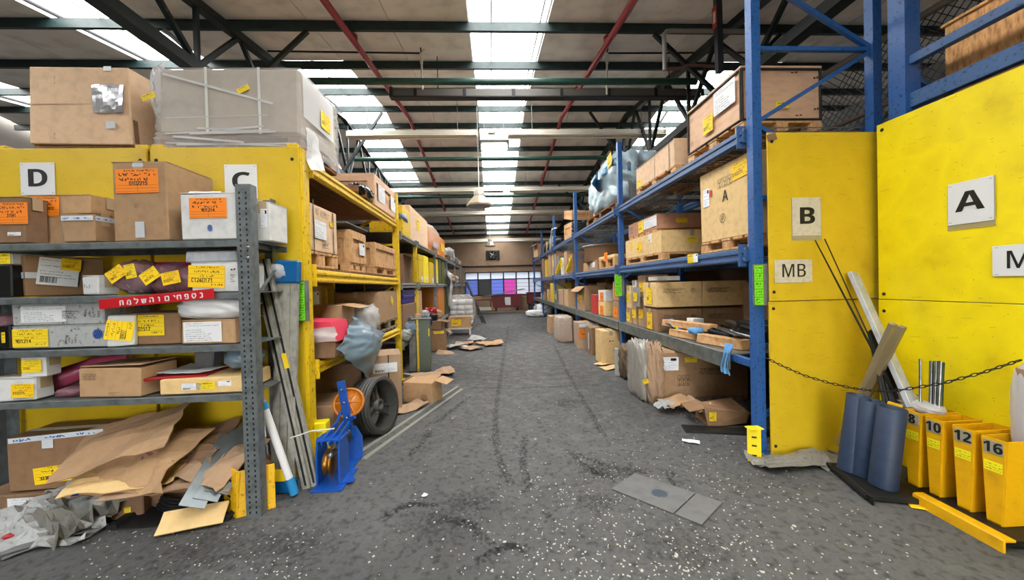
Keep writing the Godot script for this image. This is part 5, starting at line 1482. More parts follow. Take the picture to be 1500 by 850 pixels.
func build_left_rack_goods() -> void:
	# --- above the panels
	var p := front_box(40, 189, 98, 2.27, 2.76, 0.9)
	pallet("low pallet under the big plain carton above panel D", p[0], p[1].x, 0.9, 0.06, 0, "wood_brown", {"n": 6})
	var big := carton("big plain tan carton with silver pouch above panel D", p[0] + Vector3(0, 0.062, 0), p[1] - Vector3(0, 0.062, 0), 0.0, "kraft_tan", [["f", 0.3, 0.47, 0.05, 0.03, "tape_grey"], ["f", 0.31, -0.26, 0.06, 0.05, "tape_grey"], ["f", -0.22, 0.32, 0.01, 0.06, "print_lines"], ["f", -0.24, -0.4, 0.015, 0.04, "print_lines"]], {"flaps": "none", "jit": 0.01})
	put(creased(0.2, 0.19, 0.01, 4, 0.002, 8, 8), "document_pouch", mat("pouch_silver", Color(0.72, 0.72, 0.74), 0.2, 0.5), big, Vector3(0.195, 0.3, 0.465), eul(PI / 2, 0, 0))
	put(MB.new().box(Vector3(0, 0.27, 0.452), Vector3(0.62, 0.004, 0.003)), "fold_line", M.kraft4, big)
	put(MB.new().box(Vector3(p[1].x * 0.5 + 0.006, 0.09, 0.42), Vector3(0.004, 0.16, 0.035), 0.001, eul(0, 0, 0.06)), "torn_corner", M.kraft3, big)
	carton("brown carton standing behind the big plain carton", Vector3(-2.62, 2.27, -4.2), Vector3(0.7, 0.6, 0.7), 0.0, "kraft1")
	wrapped_load()
	# loose things along the top beam
	var bb := lump("black_bag", "shiny black plastic bag on the yellow top beam", "bag", on_x(528, 300, -1.42) * Vector3(1, 0, 1) + Vector3(0, 2.25, 0), Vector3(0.24, 0.16, 0.62), 0.1, "black_plastic", 0.25, 33, {"sq": 2.2})
	bb.material_override = mat("black_film", Color(0.03, 0.03, 0.045), 0.2)
	for q in [[500, 276, "broken pallet board end beside the film wrapped load"], [514, 282, "second broken pallet board by the black bag"]]:
		var o := put(MB.new().box(Vector3(0, 0.03, 0), Vector3(0.5, 0.06, 0.1), 0.004), "pallet_board", M.wood_brown, self, on_x(q[0], q[1], -1.45) * Vector3(1, 0, 1) + Vector3(-0.1, 2.255, 0), eul(0, 0.3, 0))
		tag(o, q[2], "board")
	sb("tan crate with framed fields on the yellow top beam", -1, 547, 581, 256, 2.26, 0.55, "plywood", [["r", 0.25, 0.0, 0.28, 0.2, "white_slip0"], ["r", -0.25, 0.02, 0.28, 0.2, "white_slip3"], ["r", 0.02, 0.1, 0.06, 0.05, "yellow_tag"]], {"crate": true, "bw": 0.07})
	# --- middle level
	sb("strapped tan carton with round print and typed sheet", -1, 443, 492, 291, 1.47, 0.75, "kraft_tan", [["r", -0.05, -0.02, 0.2, 0.14, "white_slip3"], ["r", 0.3, 0.2, 0.07, 0.05, "yellow_tag"], ["r", -0.15, 0.35, 0.06, 0.06, "print_circle"], ["r", 0.1, 0.33, 0.2, 0.05, "print_lines"], ["r", 0.1, -0.33, 0.16, 0.06, "print_lines"], ["r", -0.25, 0, 0.014, 0.42, "strap_dark"], ["r", 0.35, 0, 0.014, 0.36, "strap_dark"]], {"pallet": 0.12, "flaps": "none"})
	sb("wooden crate with a dark overhanging lid on the yellow beam", -1, 512, 534, 339, 1.46, 0.7, "wood_pale", [["r", 0.2, 0.0, 0.16, 0.12, "white_slip2"]], {"crate": true, "pallet": 0.09, "bw": 0.06, "batten": "wood_pale"})
	var lid := side_box(-1, 509, 536, 333, 0, 0.78)
	var l2 := put(MB.new().box(Vector3.ZERO, Vector3(0.8, 0.012, lid[1].z + 0.1), 0.002), "crate_cover", M.grey_board, self, Vector3(lid[0].x, lid[1].y + 0.02, lid[0].z), eul(0.0, 0, 0.05))
	tag(l2, "grey sheet cover lying over the wooden crate", "cover")
	sb("low wooden crate with stencilled mark near the yellow post", -1, 548, 578, 357, 1.455, 0.62, "wood_pale", [["r", 0.0, -0.1, 0.16, 0.06, "print_lines"]], {"crate": true, "pallet": 0.09, "bw": 0.05, "batten": "wood_pale"})
	carton("tall brown carton behind the low wooden crate", Vector3(-2.12, 1.46, -5.05), Vector3(0.24, 0.45, 0.5), 0, "kraft1")
	# --- lower level
	sb("stack base carton with white sheet at the yellow upright", -1, 453, 470, 452, 0.775, 0.3, "kraft0", [["f", 0.1, 0.1, 0.14, 0.12, "white_slip1"], ["r", 0, 0, 0.12, 0.14, "white_slip3"]], {"back": 0.33})
	sb("upper small carton with yellow strip at the yellow upright", -1, 453, 470, 418, 0.775 + side_box(-1, 453, 470, 452, 0.775, 0.3, 0.33)[1].y + 0.01, 0.3, "kraft2", [["f", 0.1, 0.25, 0.14, 0.03, "yellow_tag"], ["f", 0.1, -0.15, 0.12, 0.1, "white_slip2"], ["r", 0, -0.1, 0.12, 0.12, "white_slip0"]], {"back": 0.33})
	var pf := thing("foam_pack", "pink foam pack with film strip on the lower shelf", "foam pack", Vector3(-1.42, 0.9, -3.12))
	put(MB.new().prism(PackedVector2Array([Vector2(-0.22, 0), Vector2(0.22, 0), Vector2(0.18, 0.15), Vector2(-0.16, 0.17)]), -0.16, 0.16), "foam_block", M.pink_foam, pf)
	put(creased(0.5, 0.1, 0.05, 8, 0.002, 10, 6, true), "film_strip", M.wrap_milky, pf, Vector3(0, 0.05, 0.18), eul(1.2, 0, 0.15))
	carton("shallow brown carton under the pink foam pack", Vector3(-1.45, 0.776, -3.14), Vector3(0.46, 0.118, 0.38), 0.05, "kraft3", [], {"flaps": "none"})
	sb("tan carton with slanted flap on the lower shelf", -1, 500, 519, 447, 0.77, 0.4, "kraft2", [["r", -0.2, 0.1, 0.1, 0.2, "tape_clear", 0.1]], {"flaps": "open"})
	sb("pale carton next to the slanted flap carton", -1, 482, 496, 449, 0.772, 0.3, "kraft5", [["f", 0.1, 0.0, 0.1, 0.1, "tape_clear"]], {"back": 0.4})
	sb("large kraft carton with yellow mark on grey pallet", -1, 553, 584, 428, 0.765, 0.5, "kraft0", [["r", 0.1, 0.15, 0.1, 0.12, "yellow_tag", 0.8]], {"pallet": 0.12, "pallet_wood": "wood_grey"})
	lump("clear_bag", "clear film bag slumped beside the large kraft carton", "bag", Vector3(-1.5, 0.77, -4.45), Vector3(0.35, 0.34, 0.25), 0, "wrap_milky", 0.3, 61)
	# hanging blue-grey film
	var hg := on_x(528, 505, -1.18)
	var bag := thing("hanging_bag", "blue-grey plastic sack hanging over the lower shelf edge", "sack", hg)
	var kn := FastNoiseLite.new(); kn.seed = 6; kn.frequency = 1.0; kn.fractal_octaves = 3
	var k0 := on_x(496, 512, -1.16) - hg; var k1 := on_x(520, 462, -1.2) - hg; var k2 := on_x(563, 488, -1.2) - hg; var k3 := on_x(541, 556, -1.14) - hg
	var sf := func(u: float, v: float) -> Vector3:
		var kp: Vector3 = k0.lerp(k3, u).lerp(k1.lerp(k2, u), v)
		var bulge := sin(PI * u) * sin(PI * v)
		return kp + Vector3(0.12 * bulge + 0.05 * absf(kn.get_noise_2d(u * 2.2, v * 2.2)) - 0.02, 0.04 * bulge * kn.get_noise_2d(u * 2.0 + 5.0, v * 2.0), 0.05 * kn.get_noise_2d(u * 1.2, v * 1.2 + 7.0))
	put(MB.new().sheet(20, 20, sf, 0.004, true), "sack_sheet", M.film_grey, bag)
	put(lump_mesh(Vector3(0.1, 0.16, 0.2), 0.4, 9, 16, 2.4, 3.0), "sack_content", M.wrap_grey, bag, Vector3(-0.03, -0.06, 0.0), eul(0.2, 0.5, 0))
	# --- on the floor below
	carton("big brown carton leaning on the rack beside the pulley", Vector3(-1.56, 0.001, -3.88), Vector3(0.42, 0.6, 0.62), 0.35, "kraft3", [["f", 0.0, 0.1, 0.12, 0.06, "print_lines"]], {"flaps": "none"})
	carton("tan carton with white shipping label behind the pulley", Vector3(-1.2, 0.001, -4.22), Vector3(0.32, 0.6, 0.4), 0.3, "kraft4", [["f", 0.0, 0.28, 0.24, 0.1, "white_slip1"], ["f", 0.1, 0, 0.012, 0.6, "strap_dark"]], {"flaps": "none"})
	pulley()
	var cr := on_y(620, 594)
	carton("crushed torn carton on the floor by the steel strips", Vector3(cr.x - 0.02, 0.001, cr.z - 0.18), Vector3(0.36, 0.26, 0.24), -0.25, "kraft2", [["f", 0.2, -0.2, 0.09, 0.09, "print_circle"]], {"jit": 0.035, "flaps": "open"})
	for q in [[618, 556, 5.0, 0.4, 0.36, 3], [650, 548, 5.3, 0.36, 0.3, 5], [600, 600, 4.3, 0.35, 0.2, 7]]:
		flat_sheet("cardboard_scrap", "torn cardboard scrap around the crushed carton", "cardboard", on_y(q[0], q[1]) + Vector3(0, 0.02, 0), q[3], q[4], eul(0.08, q[5], 0.05), "kraft4", 0.05, q[5], 0.005, {"group": "cardboard scraps around the crushed carton"})
	for q in [[527, 664, 671, 567, "bent pale steel strip lying nearer the pulley"], [533, 674, 677, 571, "straight steel strip lying on the aisle floor"]]:
		var a := on_y(q[0], q[1]) + Vector3(0, 0.006, 0)
		var b := on_y(q[2], q[3]) + Vector3(0, 0.006, 0)
		var o := put(MB.new().bar(a, b, 0.038, 0.012, 0.001), "steel_strip", M.strip_pale)
		tag(o, q[4], "strip")
	# grey cabinet door standing on end
	var cb := on_y(617, 545)
	var cab := thing("metal_cabinet", "grey metal cabinet with yellow edge standing in the aisle", "cabinet", Vector3(cb.x, 0, cb.z - 0.1), 0.1)
	put(MB.new().box(Vector3(0.03, 0.4, 0), Vector3(0.22, 0.8, 0.16), 0.006), "body", mat("cab_grey", Color(0.33, 0.37, 0.33), 0.5), cab)
	put(MB.new().box(Vector3(-0.05, 0.4, 0.09), Vector3(0.03, 0.8, 0.03), 0.004), "yellow_edge", M.rack_yellow, cab)
	put(MB.new().box(Vector3(-0.13, 0.4, 0.03), Vector3(0.1, 0.78, 0.12), 0.005), "door", M.rack_grey, cab)
	put(MB.new().box(Vector3(0.12, 0.6, 0.083), Vector3(0.02, 0.12, 0.006), 0.002), "handle", M.rack_yellow, cab)
	put(MB.new().box(Vector3(0.0, 0.81, 0), Vector3(0.3, 0.012, 0.2), 0.003), "top_plate", M.rack_grey, cab)
	far_left_goods()

func pulley() -> void:
	var c := on_y(548, 638)
	var t := thing("belt_pulley", "large cast iron grooved belt pulley with three spokes on floor", "pulley", Vector3(c.x, 0.25, c.z - 0.05), 0.0)
	var ax := Vector3(0.96, 0.14, 0.26).normalized()
	var bx := Vector3.UP.cross(ax).normalized()
	var b := Basis(bx, ax, bx.cross(ax))
	var R := 0.25
	var prof := []
	prof.append([R - 0.035, 0.09])
	for k in 7:
		var y := 0.09 - k * 0.18 / 6.0
		prof.insert(0, [R, y])
		if k < 6:
			prof.insert(0, [R, y - 0.006])
			prof.insert(0, [R - 0.014, y - 0.012]); prof.insert(0, [R - 0.014, y - 0.018])
			prof.insert(0, [R, y - 0.024])
	prof.insert(0, [R - 0.035, -0.09])
	put(MB.new().lathe(prof, 44, Vector3.ZERO, b), "grooved_rim", M.cast_iron, t)
	put(MB.new().lathe([[R - 0.035, 0.09], [R - 0.035, -0.09]], 44, Vector3.ZERO, b), "inner_rim", M.cast_iron, t)
	put(MB.new().lathe([[0.0, -0.05], [0.05, -0.05], [0.05, 0.06], [0.025, 0.06], [0.025, 0.03], [0.0, 0.03]], 20, Vector3.ZERO, b), "hub", M.cast_iron, t)
	for k in 3:
		var an := TAU * k / 3.0 + 0.5
		var d := b * Vector3(cos(an), 0, sin(an))
		var sd := b * Vector3(-sin(an), 0, cos(an))
		for e in [-1, 1]:
			put(MB.new().bar(d * 0.04 + sd * e * 0.02, d * (R - 0.03) + sd * e * 0.045, 0.05, 0.018, 0.004, ax.cross(d)), "spoke", M.cast_iron, t)
		put(MB.new().bar(d * 0.05 + sd * 0.0, d * (R - 0.03), 0.012, 0.07, 0.003, sd), "spoke_web", M.cast_iron, t)

func far_left_goods() -> void:
	# top level beyond the yellow bay
	var y := 2.1
	sb("grey film wrapped carton beyond the yellow post", -1, 600, 625, 300, y, 0.6, "kraft_tan", [["r", -0.1, 0.1, 0.3, 0.2, "yellow_tag"]], {"flaps": "none"})
	sb("yellow steel frame box beside the grey wrapped carton", -1, 589, 600, 300, y, 0.5, "rack_yellow", [], {"flaps": "none", "name": "yellow_box"})
	var bg := side_box(-1, 590, 606, 312, y, 0.25)
	lump("plastic_bag", "small grey bag hung on the yellow frame box", "bag", Vector3(-1.38, 2.32, -6.05), Vector3(0.12, 0.12, 0.4), 0, "film_grey", 0.3, 5)
	sb("orange wrapped pack on the grey top shelf", -1, 629, 641, 330, y, 0.6, "orange_wrap", [["r", 0, -0.2, 0.7, 0.12, "tape_white"]], {"flaps": "none", "jit": 0.03})
	var q := side_box(-1, 627.5, 642, 326, y, 0.64)
	lump("film_cover", "clear film cover over the orange wrapped pack", "film", q[0] + Vector3(0.03, 0, 0), q[1] + Vector3(0.06, 0.04, 0.06), 0, "wrap_clear", 0.12, 15, {"sq": 4.0})
	for k in 6:
		var xs: Array = [[630, 642], [643, 650], [651, 657], [658, 663], [664, 669], [670, 674]][k]
		var lab: String = ["flat timber tray low on the grey top shelf", "orange striped carton on the grey top shelf", "brown bag on the grey top shelf", "pale parcel at the far top shelf", "dark parcel at the far top shelf", "last parcel on the far top shelf"][k]
		if k == 1:
			sb(lab, -1, 643.5, 651, 346, y, 0.5, "orange_wrap", [["r", 0, 0, 0.6, 0.2, "yellow_tag"]], {"back": 0.0, "flaps": "none"})
		elif k > 1:
			var l := side_box(-1, xs[0] + 3, xs[1] + 3, [0, 0, 372, 362, 375, 380][k], y, 0.5)
			lump("parcel", lab, "parcel", l[0], l[1], 0, ["", "", "kraft3", "dirty_white", "grey_board", "kraft4"][k], 0.4, 40 + k, {"sq": 4.0})
	# middle level
	y = 1.372
	sb("brown carton leaning on the middle shelf", -1, 590, 603, 372, y, 0.5, "kraft1", [], {"flaps": "open"})
	var yl := [[613, 619, 372, "panel_gold"], [620, 627, 374, "panel_yellow"], [629, 635, 384, "panel_gold"], [636, 641, 378, "panel_yellow"]]
	for k in 4:
		sb("upright yellow steel box on the middle shelf", -1, yl[k][0], yl[k][1], yl[k][2], y, 0.5, yl[k][3], [["r", 0.1, -0.35, 0.2, 0.1, "white_slip1"]], {"flaps": "none", "name": "steel_box", "group": "yellow steel boxes on the middle shelf"})
	for k in 2:
		sb("upright olive steel box on the middle shelf", -1, 642 + k * 5, 646 + k * 5, 378 + k * 4, y, 0.5, "olive", [], {"flaps": "none", "name": "steel_box", "group": "olive steel boxes on the middle shelf"})
	for k in 4:
		var l := side_box(-1, 653 + k * 5, 657.5 + k * 5, 394 + k * 3, y, 0.5)
		lump("cloth_bundle", "pale cloth bundle on the far middle shelf", "bundle", l[0], l[1], 0, ["dirty_white", "white_foam", "kraft4", "dirty_white"][k], 0.3, 60 + k, {"group": "pale bundles on the far middle shelf"})
	var dr := bag_film("white cloth hanging down from the far middle shelf", on_x(657, 425, -1.28), 0.5, 0.9, eul(PI / 2 - 0.1, PI / 2, 0), "dirty_white", 0.12, 12)
	dr.set_meta("category", "cloth")
	# lower level
	y = 0.515
	var bb := side_box(-1, 591, 609, 430, 0, 0.4)
	var bh := on_x(591, 446, -1.34).y
	sb("heaped carton carrying the blue bin", -1, 590, 610, 447, y, 0.5, "kraft3", [], {"flaps": "none"})
	var bin := thing("plastic_bin", "bright blue plastic bin on the heap", "bin", Vector3(bb[0].x, bh + 0.002, bb[0].z))
	put(MB.new().box(Vector3(0, 0.1, 0), Vector3(0.36, 0.2, bb[1].z), 0.012), "bin_body", M.bin_blue, bin)
	put(MB.new().box(Vector3(0, 0.2, 0), Vector3(0.39, 0.03, bb[1].z + 0.03), 0.008), "bin_rim", M.bin_blue, bin)
	put(MB.new().box(Vector3(0.19, 0.11, 0), Vector3(0.012, 0.04, bb[1].z + 0.01), 0.004), "bin_rib", M.bin_blue, bin)
	sb("small tan carton beside the blue bin", -1, 610, 618, 426, y, 0.4, "kraft2")
	var mats := ["dirty_white", "film_grey", "black_plastic", "red_plastic", "dirty_white", "kraft4", "black_plastic", "tube_blue"]
	for k in 14:
		var px := 596.0 + k * 3.4
		var g := on_x(px, 455, -1.3)
		lump("scrap_bundle", ["dirty white", "grey film", "black plastic", "bright red", "dirty white", "tan paper", "black plastic", "dark blue"][k % 8] + " scrap bundle spilling over the lower far shelf", "scrap", Vector3(-1.38 + 0.07 * sin(k * 2.0), y + 0.06 * (k % 3), g.z), Vector3(0.26, 0.15 + 0.03 * (k % 3), 0.3), k, mats[k % 8], 0.5, 80 + k, {"n": 14, "sq": 4.0, "freq": 5.0, "group": "scrap spilling over the far shelf"})
	sb("tall amber steel cabinet beyond the scrap", -1, 641, 650, 418, 0.515, 0.4, "amber", [], {"flaps": "none", "name": "steel_cabinet"})
	sb("dark green steel cabinet beyond the amber one", -1, 652, 658, 418, 0.515, 0.4, "olive", [], {"flaps": "none", "name": "steel_cabinet"})
	# white bagged blocks on a pallet in the aisle
	var wl := on_y(658, 483)
	var wr := on_y(692, 483)
	var w := wr.x - wl.x
	pallet("low pallet under the white bagged blocks", Vector3((wl.x + wr.x) * 0.5, 0, wl.z - 0.35), w, 0.7, 0.1, 0, "wood_grey", {"n": 5})
	for r in 5:
		for k in 3:
			var bl := put(lump_mesh(Vector3(w / 3.0, 0.155, 0.66), 0.04, 3 + r * 3 + k, 8, 6.0), "white_block", M.white_foam, self, Vector3(wl.x + (k + 0.5) * w / 3.0, 0.102 + r * 0.157, wl.z - 0.35))
			tag(bl, "white bagged block in the film wrapped stack", "block", "white bagged blocks stacked in the aisle")
	lump("film_cover", "clear film over the stack of white blocks", "film", Vector3((wl.x + wr.x) * 0.5 + 0.02, 0.1, wl.z - 0.35), Vector3(w + 0.14, 0.92, 0.84), 0, "wrap_clear", 0.1, 19, {"sq": 4.0})
	var ld := thing("step_ladder", "grey step ladder leaning behind the white blocks", "ladder")
	for e in [0.0, 0.35]:
		put(MB.new().bar(on_y(711, 474) + Vector3(e * -0.3, 0, -e), on_z(682, 412, 11.0) + Vector3(0, 0, -e), 0.06, 0.03, 0.004), "rail", M.rack_grey, ld)
	for k in 4:
		var f := (k + 1) / 5.0
		var u := on_y(711, 474).lerp(on_z(682, 412, 11.0), f)
		put(MB.new().bar(u, u + Vector3(-0.1 * (1 - f), 0, -0.35), 0.08, 0.02, 0.003), "step", M.rack_grey, ld)
	# cartons in the aisle end of this row
	var g1 := on_y(643, 515)
	carton("brown carton standing by the grey cabinet", Vector3(g1.x - 0.05, 0.001, g1.z - 0.2), Vector3(0.36, 0.42, 0.36), 0.1, "kraft1", [["f", 0.1, 0.4, 0.2, 0.05, "yellow_tag"]], {"flaps": "open"})
	carton("smaller brown carton stacked by the grey cabinet", Vector3(g1.x - 0.08, 0.43, g1.z - 0.22), Vector3(0.3, 0.18, 0.34), -0.1, "kraft3", [], {"flaps": "open"})
	var g2 := on_y(673, 492)
	var st := thing("small_table", "low white stand under the orange label carton", "stand", Vector3(g2.x, 0, g2.z - 0.3))
	put(MB.new().box(Vector3(0, 0.17, 0), Vector3(0.62, 0.03, 0.4), 0.004), "stand_top", M.white_board, st)
	for e in [[-1, -1], [1, -1], [-1, 1], [1, 1]]:
		put(MB.new().box(Vector3(e[0] * 0.27, 0.08, e[1] * 0.17), Vector3(0.04, 0.16, 0.04), 0.003), "leg", M.white_board, st)
	carton("carton with orange print and yellow slip on the low stand", Vector3(g2.x, 0.186, g2.z - 0.3), Vector3(0.58, 0.3, 0.36), 0.0, "kraft2", [["f", -0.15, 0.0, 0.25, 0.17, "yellow_slip0"], ["f", 0.1, 0.35, 0.4, 0.05, "print_lines"]])
	for k in 7:
		var px: Array = [[680, 505], [700, 500], [712, 504], [690, 512], [668, 510], [722, 506], [655, 517]][k]
		flat_sheet("cardboard_scrap", "flattened cardboard scrap by the low stand", "cardboard", on_y(px[0], px[1]) + Vector3(0, 0.015, 0), 0.4, 0.4, eul(0.03, k * 1.3, 0.04), ["kraft4", "dirty_white", "kraft2"][k % 3], 0.05, 90 + k, 0.005, {"group": "flattened cardboard scraps by the low stand", "nx": 5, "ny": 5})

# added behind both racks: cartons and sheets blocking light and view through the shelves
func build_rear_rows() -> void:
	var r := RandomNumberGenerator.new()
	r.seed = 12
	for k in 5:
		var d0: float = R_POSTS[k]
		var d1: float = R_POSTS[k + 1]
		for lv in [[0.001, 0.55, "floor behind"], [0.698, 0.62, "lower shelf of"], [1.546, 0.68, "middle shelf of"]]:
			if k == 0 and lv[0] < 0.1: continue
			var n := 3
			for q in n:
				var w := (d1 - d0 - 0.2) / n
				var h: float = lv[1] * r.randf_range(0.85, 1.0)
				carton("plain carton added to darken the back of the blue rack", Vector3(3.28, lv[0], -(d0 + 0.1 + (q + 0.5) * w)), Vector3(0.6, h, w - 0.03), 0.0, "kraft%d" % [1, 0][q % 2], [], {"flaps": "none", "group": "cartons added at the back of the blue rack"})
	var o1 := put(MB.new().bar(Vector3(3.62, 1.2, -2.76), Vector3(3.62, 1.2, -18.2), 0.02, 2.4), "added_partition", M.hardboard)  # added sheet, blocks light coming in behind the blue rack
	tag(o1, "brown sheet added to keep the blue rack dark inside", "partition", "", "structure")
	for q in 2:  # added cartons that darken the yellow bay from behind
		carton("plain brown carton added to darken the back of the yellow bay", Vector3(-2.19, 1.472, -3.3 - q * 0.8), Vector3(0.15, 0.45, 0.7), 0, "kraft1", [], {"flaps": "none", "group": "cartons added at the back of the yellow bay"})
	var o2 := put(MB.new().bar(Vector3(-2.307, 1.1, -5.6), Vector3(-2.307, 1.1, -18.2), 0.01, 2.2), "added_partition", M.hardboard)  # added light blocker behind the grey bays
	tag(o2, "brown sheet added to keep the grey bays dark inside", "partition", "", "structure")

func build_right_goods() -> void:
	var y := 2.445
	# --- top level
	sb("plywood crate with corner irons and yellow slip above panel B", 1, 1085, 1006, 100, y, 0.66, "plywood", [["l", -0.05, -0.12, 0.16, 0.15, "yellow_slip1"], ["l", 0.25, 0.18, 0.3, 0.2, "white_slip3"], ["l", -0.36, 0.25, 0.12, 0.04, "print_lines"], ["l", -0.38, -0.3, 0.06, 0.06, "print_circle"], ["f", 0.0, -0.22, 0.11, 0.05, "yellow_tag"], ["f", -0.42, 0.3, 0.05, 0.05, "print_spot"], ["f", 0.42, 0.3, 0.05, 0.05, "print_spot"], ["f", 0.42, -0.3, 0.05, 0.05, "print_spot"], ["f", -0.42, -0.3, 0.05, 0.05, "print_spot"], ["f", 0.15, 0.4, 0.07, 0.03, "print_spot"], ["f", 0.2, -0.42, 0.07, 0.03, "print_spot"]], {"crate": true, "pallet": 0.11, "bw": 0.014, "batten": "dark_edge", "back": 0.05})
	sb("long tan carton with dark edge tape on the blue top beam", 1, 987, 931, 203, y, 0.6, "kraft_tan", [["l", -0.4, -0.3, 0.12, 0.1, "yellow_tag"], ["f", 0.1, 0.4, 0.08, 0.03, "print_spot"], ["l", 0.4, 0, 0.012, 0.34, "strap_dark"], ["l", 0.05, 0, 0.008, 0.34, "strap_dark"], ["l", 0, 0.47, 1.05, 0.012, "strap_dark"]], {"pallet": 0.08, "flaps": "none"})
	machine_wrapped(y)
	# bay three and on
	var c1 := side_box(1, 843, 822, 335, y, 0.5)
	crate("open slatted crate tipped on the blue top beam", c1[0], Vector3(0.5, 0.36, 0.62), 0.1, "wood_pale", [], {"bw": 0.09})
	var tilt := crate("flat wooden crate lying tilted over the slatted one", c1[0] + Vector3(0, 0.48, 0.05), Vector3(0.5, 0.2, 0.8), 0.05, "wood_pale", [], {"bw": 0.05})
	tilt.rotation.x = 0.2
	var coil := thing("hose_coil", "black hose coil beside the wrapped machine", "hose", on_x(853, 345, 2.2) * Vector3(1, 0, 1) + Vector3(0, y + 0.01, 0))
	for k in 6:
		var ring := []
		for i in 20:
			var an := TAU * i / 20.0
			ring.append(Vector3(cos(an) * (0.24 - 0.02 * (k % 2)), 0.03 + 0.05 * k + 0.012 * sin(an * 3 + k), sin(an) * 0.22))
		put(MB.new().tube(ring, 0.026, 6, false, true), "loop", M.rubber, coil)
	for q in [[846, 0.34], [848, 0.28]]:
		carton("small tan box on top beside the hose coil", on_x(q[0], 330, 2.35) * Vector3(1, 0, 1) + Vector3(0.1, y + 0.001, -0.1 + (q[1] - 0.3) * 6.0), Vector3(0.24, q[1], 0.3), 0, "kraft5", [], {"flaps": "none", "group": "small tan boxes by the hose coil"})
	for k in 5:
		var g := on_x(817 - k * 4.5, 350, 2.05)
		lump("scrap_part", "dark machine part heaped on the far blue top shelf", "machine part", g * Vector3(1, 0, 1) + Vector3(0.15, y, 0), Vector3(0.4, 0.3 + 0.08 * (k % 3), 0.4), k, ["black_plastic", "dark_steel", "dirty_white", "rubber", "dark_steel"][k], 0.35, 120 + k, {"n": 9, "group": "machine parts on the far blue top shelf"})
	var hk := put(MB.new().tube([on_x(815, 334, 1.98), on_x(809, 336, 1.98), on_x(807, 352, 1.98), on_x(806, 366, 1.98)], 0.03, 8), "bent_tube", M.white_foam)
	tag(hk, "bent white tube hanging over the far blue top shelf", "tube")
	carton("open tan carton perched at the far rack end", on_x(786, 370, 1.9) * Vector3(1, 0, 1) + Vector3(0.2, y + 0.001, 0), Vector3(0.5, 0.55, 0.6), 0.2, "kraft2", [], {"flaps": "open"})
	carton("tan carton next to the open one at the far rack end", on_x(797, 370, 1.95) * Vector3(1, 0, 1) + Vector3(0.3, y + 0.001, 0), Vector3(0.4, 0.42, 0.5), 0.0, "kraft4", [], {"flaps": "closed"})
	# --- middle level, bay one
	y = 1.545
	var ca := sb("tall tan carton marked A on the middle blue shelf", 1, 1104, 1025, 218, y, 0.62, "kraft5", [["l", 0.3, 0.33, 0.24, 0.13, "yellow_slip6", 0.05], ["l", 0.02, 0.26, 0.22, 0.09, "print_symbols"], ["l", -0.36, 0.14, 0.1, 0.16, "white_slip2"], ["l", -0.03, -0.22, 0.1, 0.1, "print_circle"]], {"pallet": 0.1, "flaps": "none", "back": 0.03})
	var tm := TextMesh.new()
	tm.text = "A"; tm.font = fnt; tm.font_size = 100; tm.pixel_size = 0.0013; tm.depth = 0.002
	put(tm, "lettering", M.ink, ca, Vector3(-0.318, 0.36, 0.02), Basis(Vector3.UP, -PI / 2))
	put(MB.new().box(Vector3(-0.319, 0.43, -0.19), Vector3(0.002, 0.05, 0.04)), "warning_mark", mat("warning_red", Color(0.75, 0.1, 0.08), 0.6), ca)
	var lo := side_box(1, 968, 916, 338, y, 0.75, 0.03)
	sb("low tan carton with yellow slips under the striped box", 1, 968, 916, 338, y, 0.75, "kraft5", [["l", -0.05, 0.0, 0.18, 0.13, "yellow_slip3", 0.05], ["l", -0.3, 0.22, 0.11, 0.07, "yellow_tag"], ["l", 0.25, 0.3, 0.1, 0.1, "white_slip1"], ["f", 0.0, 0.05, 0.14, 0.06, "yellow_tag"]], {"pallet": 0.09, "back": 0.03, "flaps": "closed"})
	var up := side_box(1, 962, 920, 309, 0, 0.62, 0.08)
	var ub := Vector3(up[0].x, y + lo[1].y + 0.012, up[0].z)
	pallet("thin board pallet between the two stacked boxes", ub, 0.62, up[1].z, 0.04, 0, "wood_pale", {"n": 5})
	carton("long striped box with white sheets on the stacked carton", ub + Vector3(0, 0.042, 0), Vector3(0.62, 0.19, up[1].z), 0.0, "kraft_red", [["l", 0.0, 0.0, 0.17, 0.15, "yellow_slip5", 0.05], ["l", 0.3, 0.05, 0.4, 0.13, "white_slip3"], ["l", -0.35, 0.0, 0.16, 0.1, "print_lines"], ["f", 0.0, 0.0, 0.14, 0.05, "yellow_tag"]], {"flaps": "none"})
	# bay two
	var dr := side_box(1, 872, 844, 368, y, 0.8)
	var drum := thing("round_tub", "wide grey round tub on a box in the second blue bay", "tub", dr[0] + Vector3(0.1, 0.2, 0))
	put(MB.new().lathe([[0.0, 0.0], [0.5, 0.0], [0.5, 0.3], [0.53, 0.3], [0.53, 0.33], [0.49, 0.33], [0.48, 0.02], [0.0, 0.02]], 32), "tub_wall", M.kraft4, drum)
	put(MB.new().lathe([[0.505, 0.27], [0.52, 0.28], [0.52, 0.3]], 32), "tub_band", M.galvanised, drum)
	carton("wide low carton with white sheet under the round tub", dr[0] + Vector3(0.1, 0.001, 0), Vector3(0.8, 0.195, 1.15), 0, "kraft0", [["l", 0.2, 0.1, 0.4, 0.1, "white_slip1"]], {"flaps": "none"})
	sb("tan tray with orange slips on pallet in the second blue bay", 1, 900, 877, 372, y, 0.6, "kraft5", [["l", 0.0, 0.1, 0.2, 0.15, "orange_slip1"]], {"pallet": 0.16, "flaps": "none"})
	# bays three to five
	var mids := [[838, 832, 372, "kraft3"], [830, 826, 368, "kraft0"], [824, 821, 378, "white_board"], [819, 815, 375, "grey_board"], [813, 808, 372, "kraft2"], [806, 803, 368, "kraft4"], [801, 798, 380, "panel_gold"], [796, 793, 378, "kraft1"]]
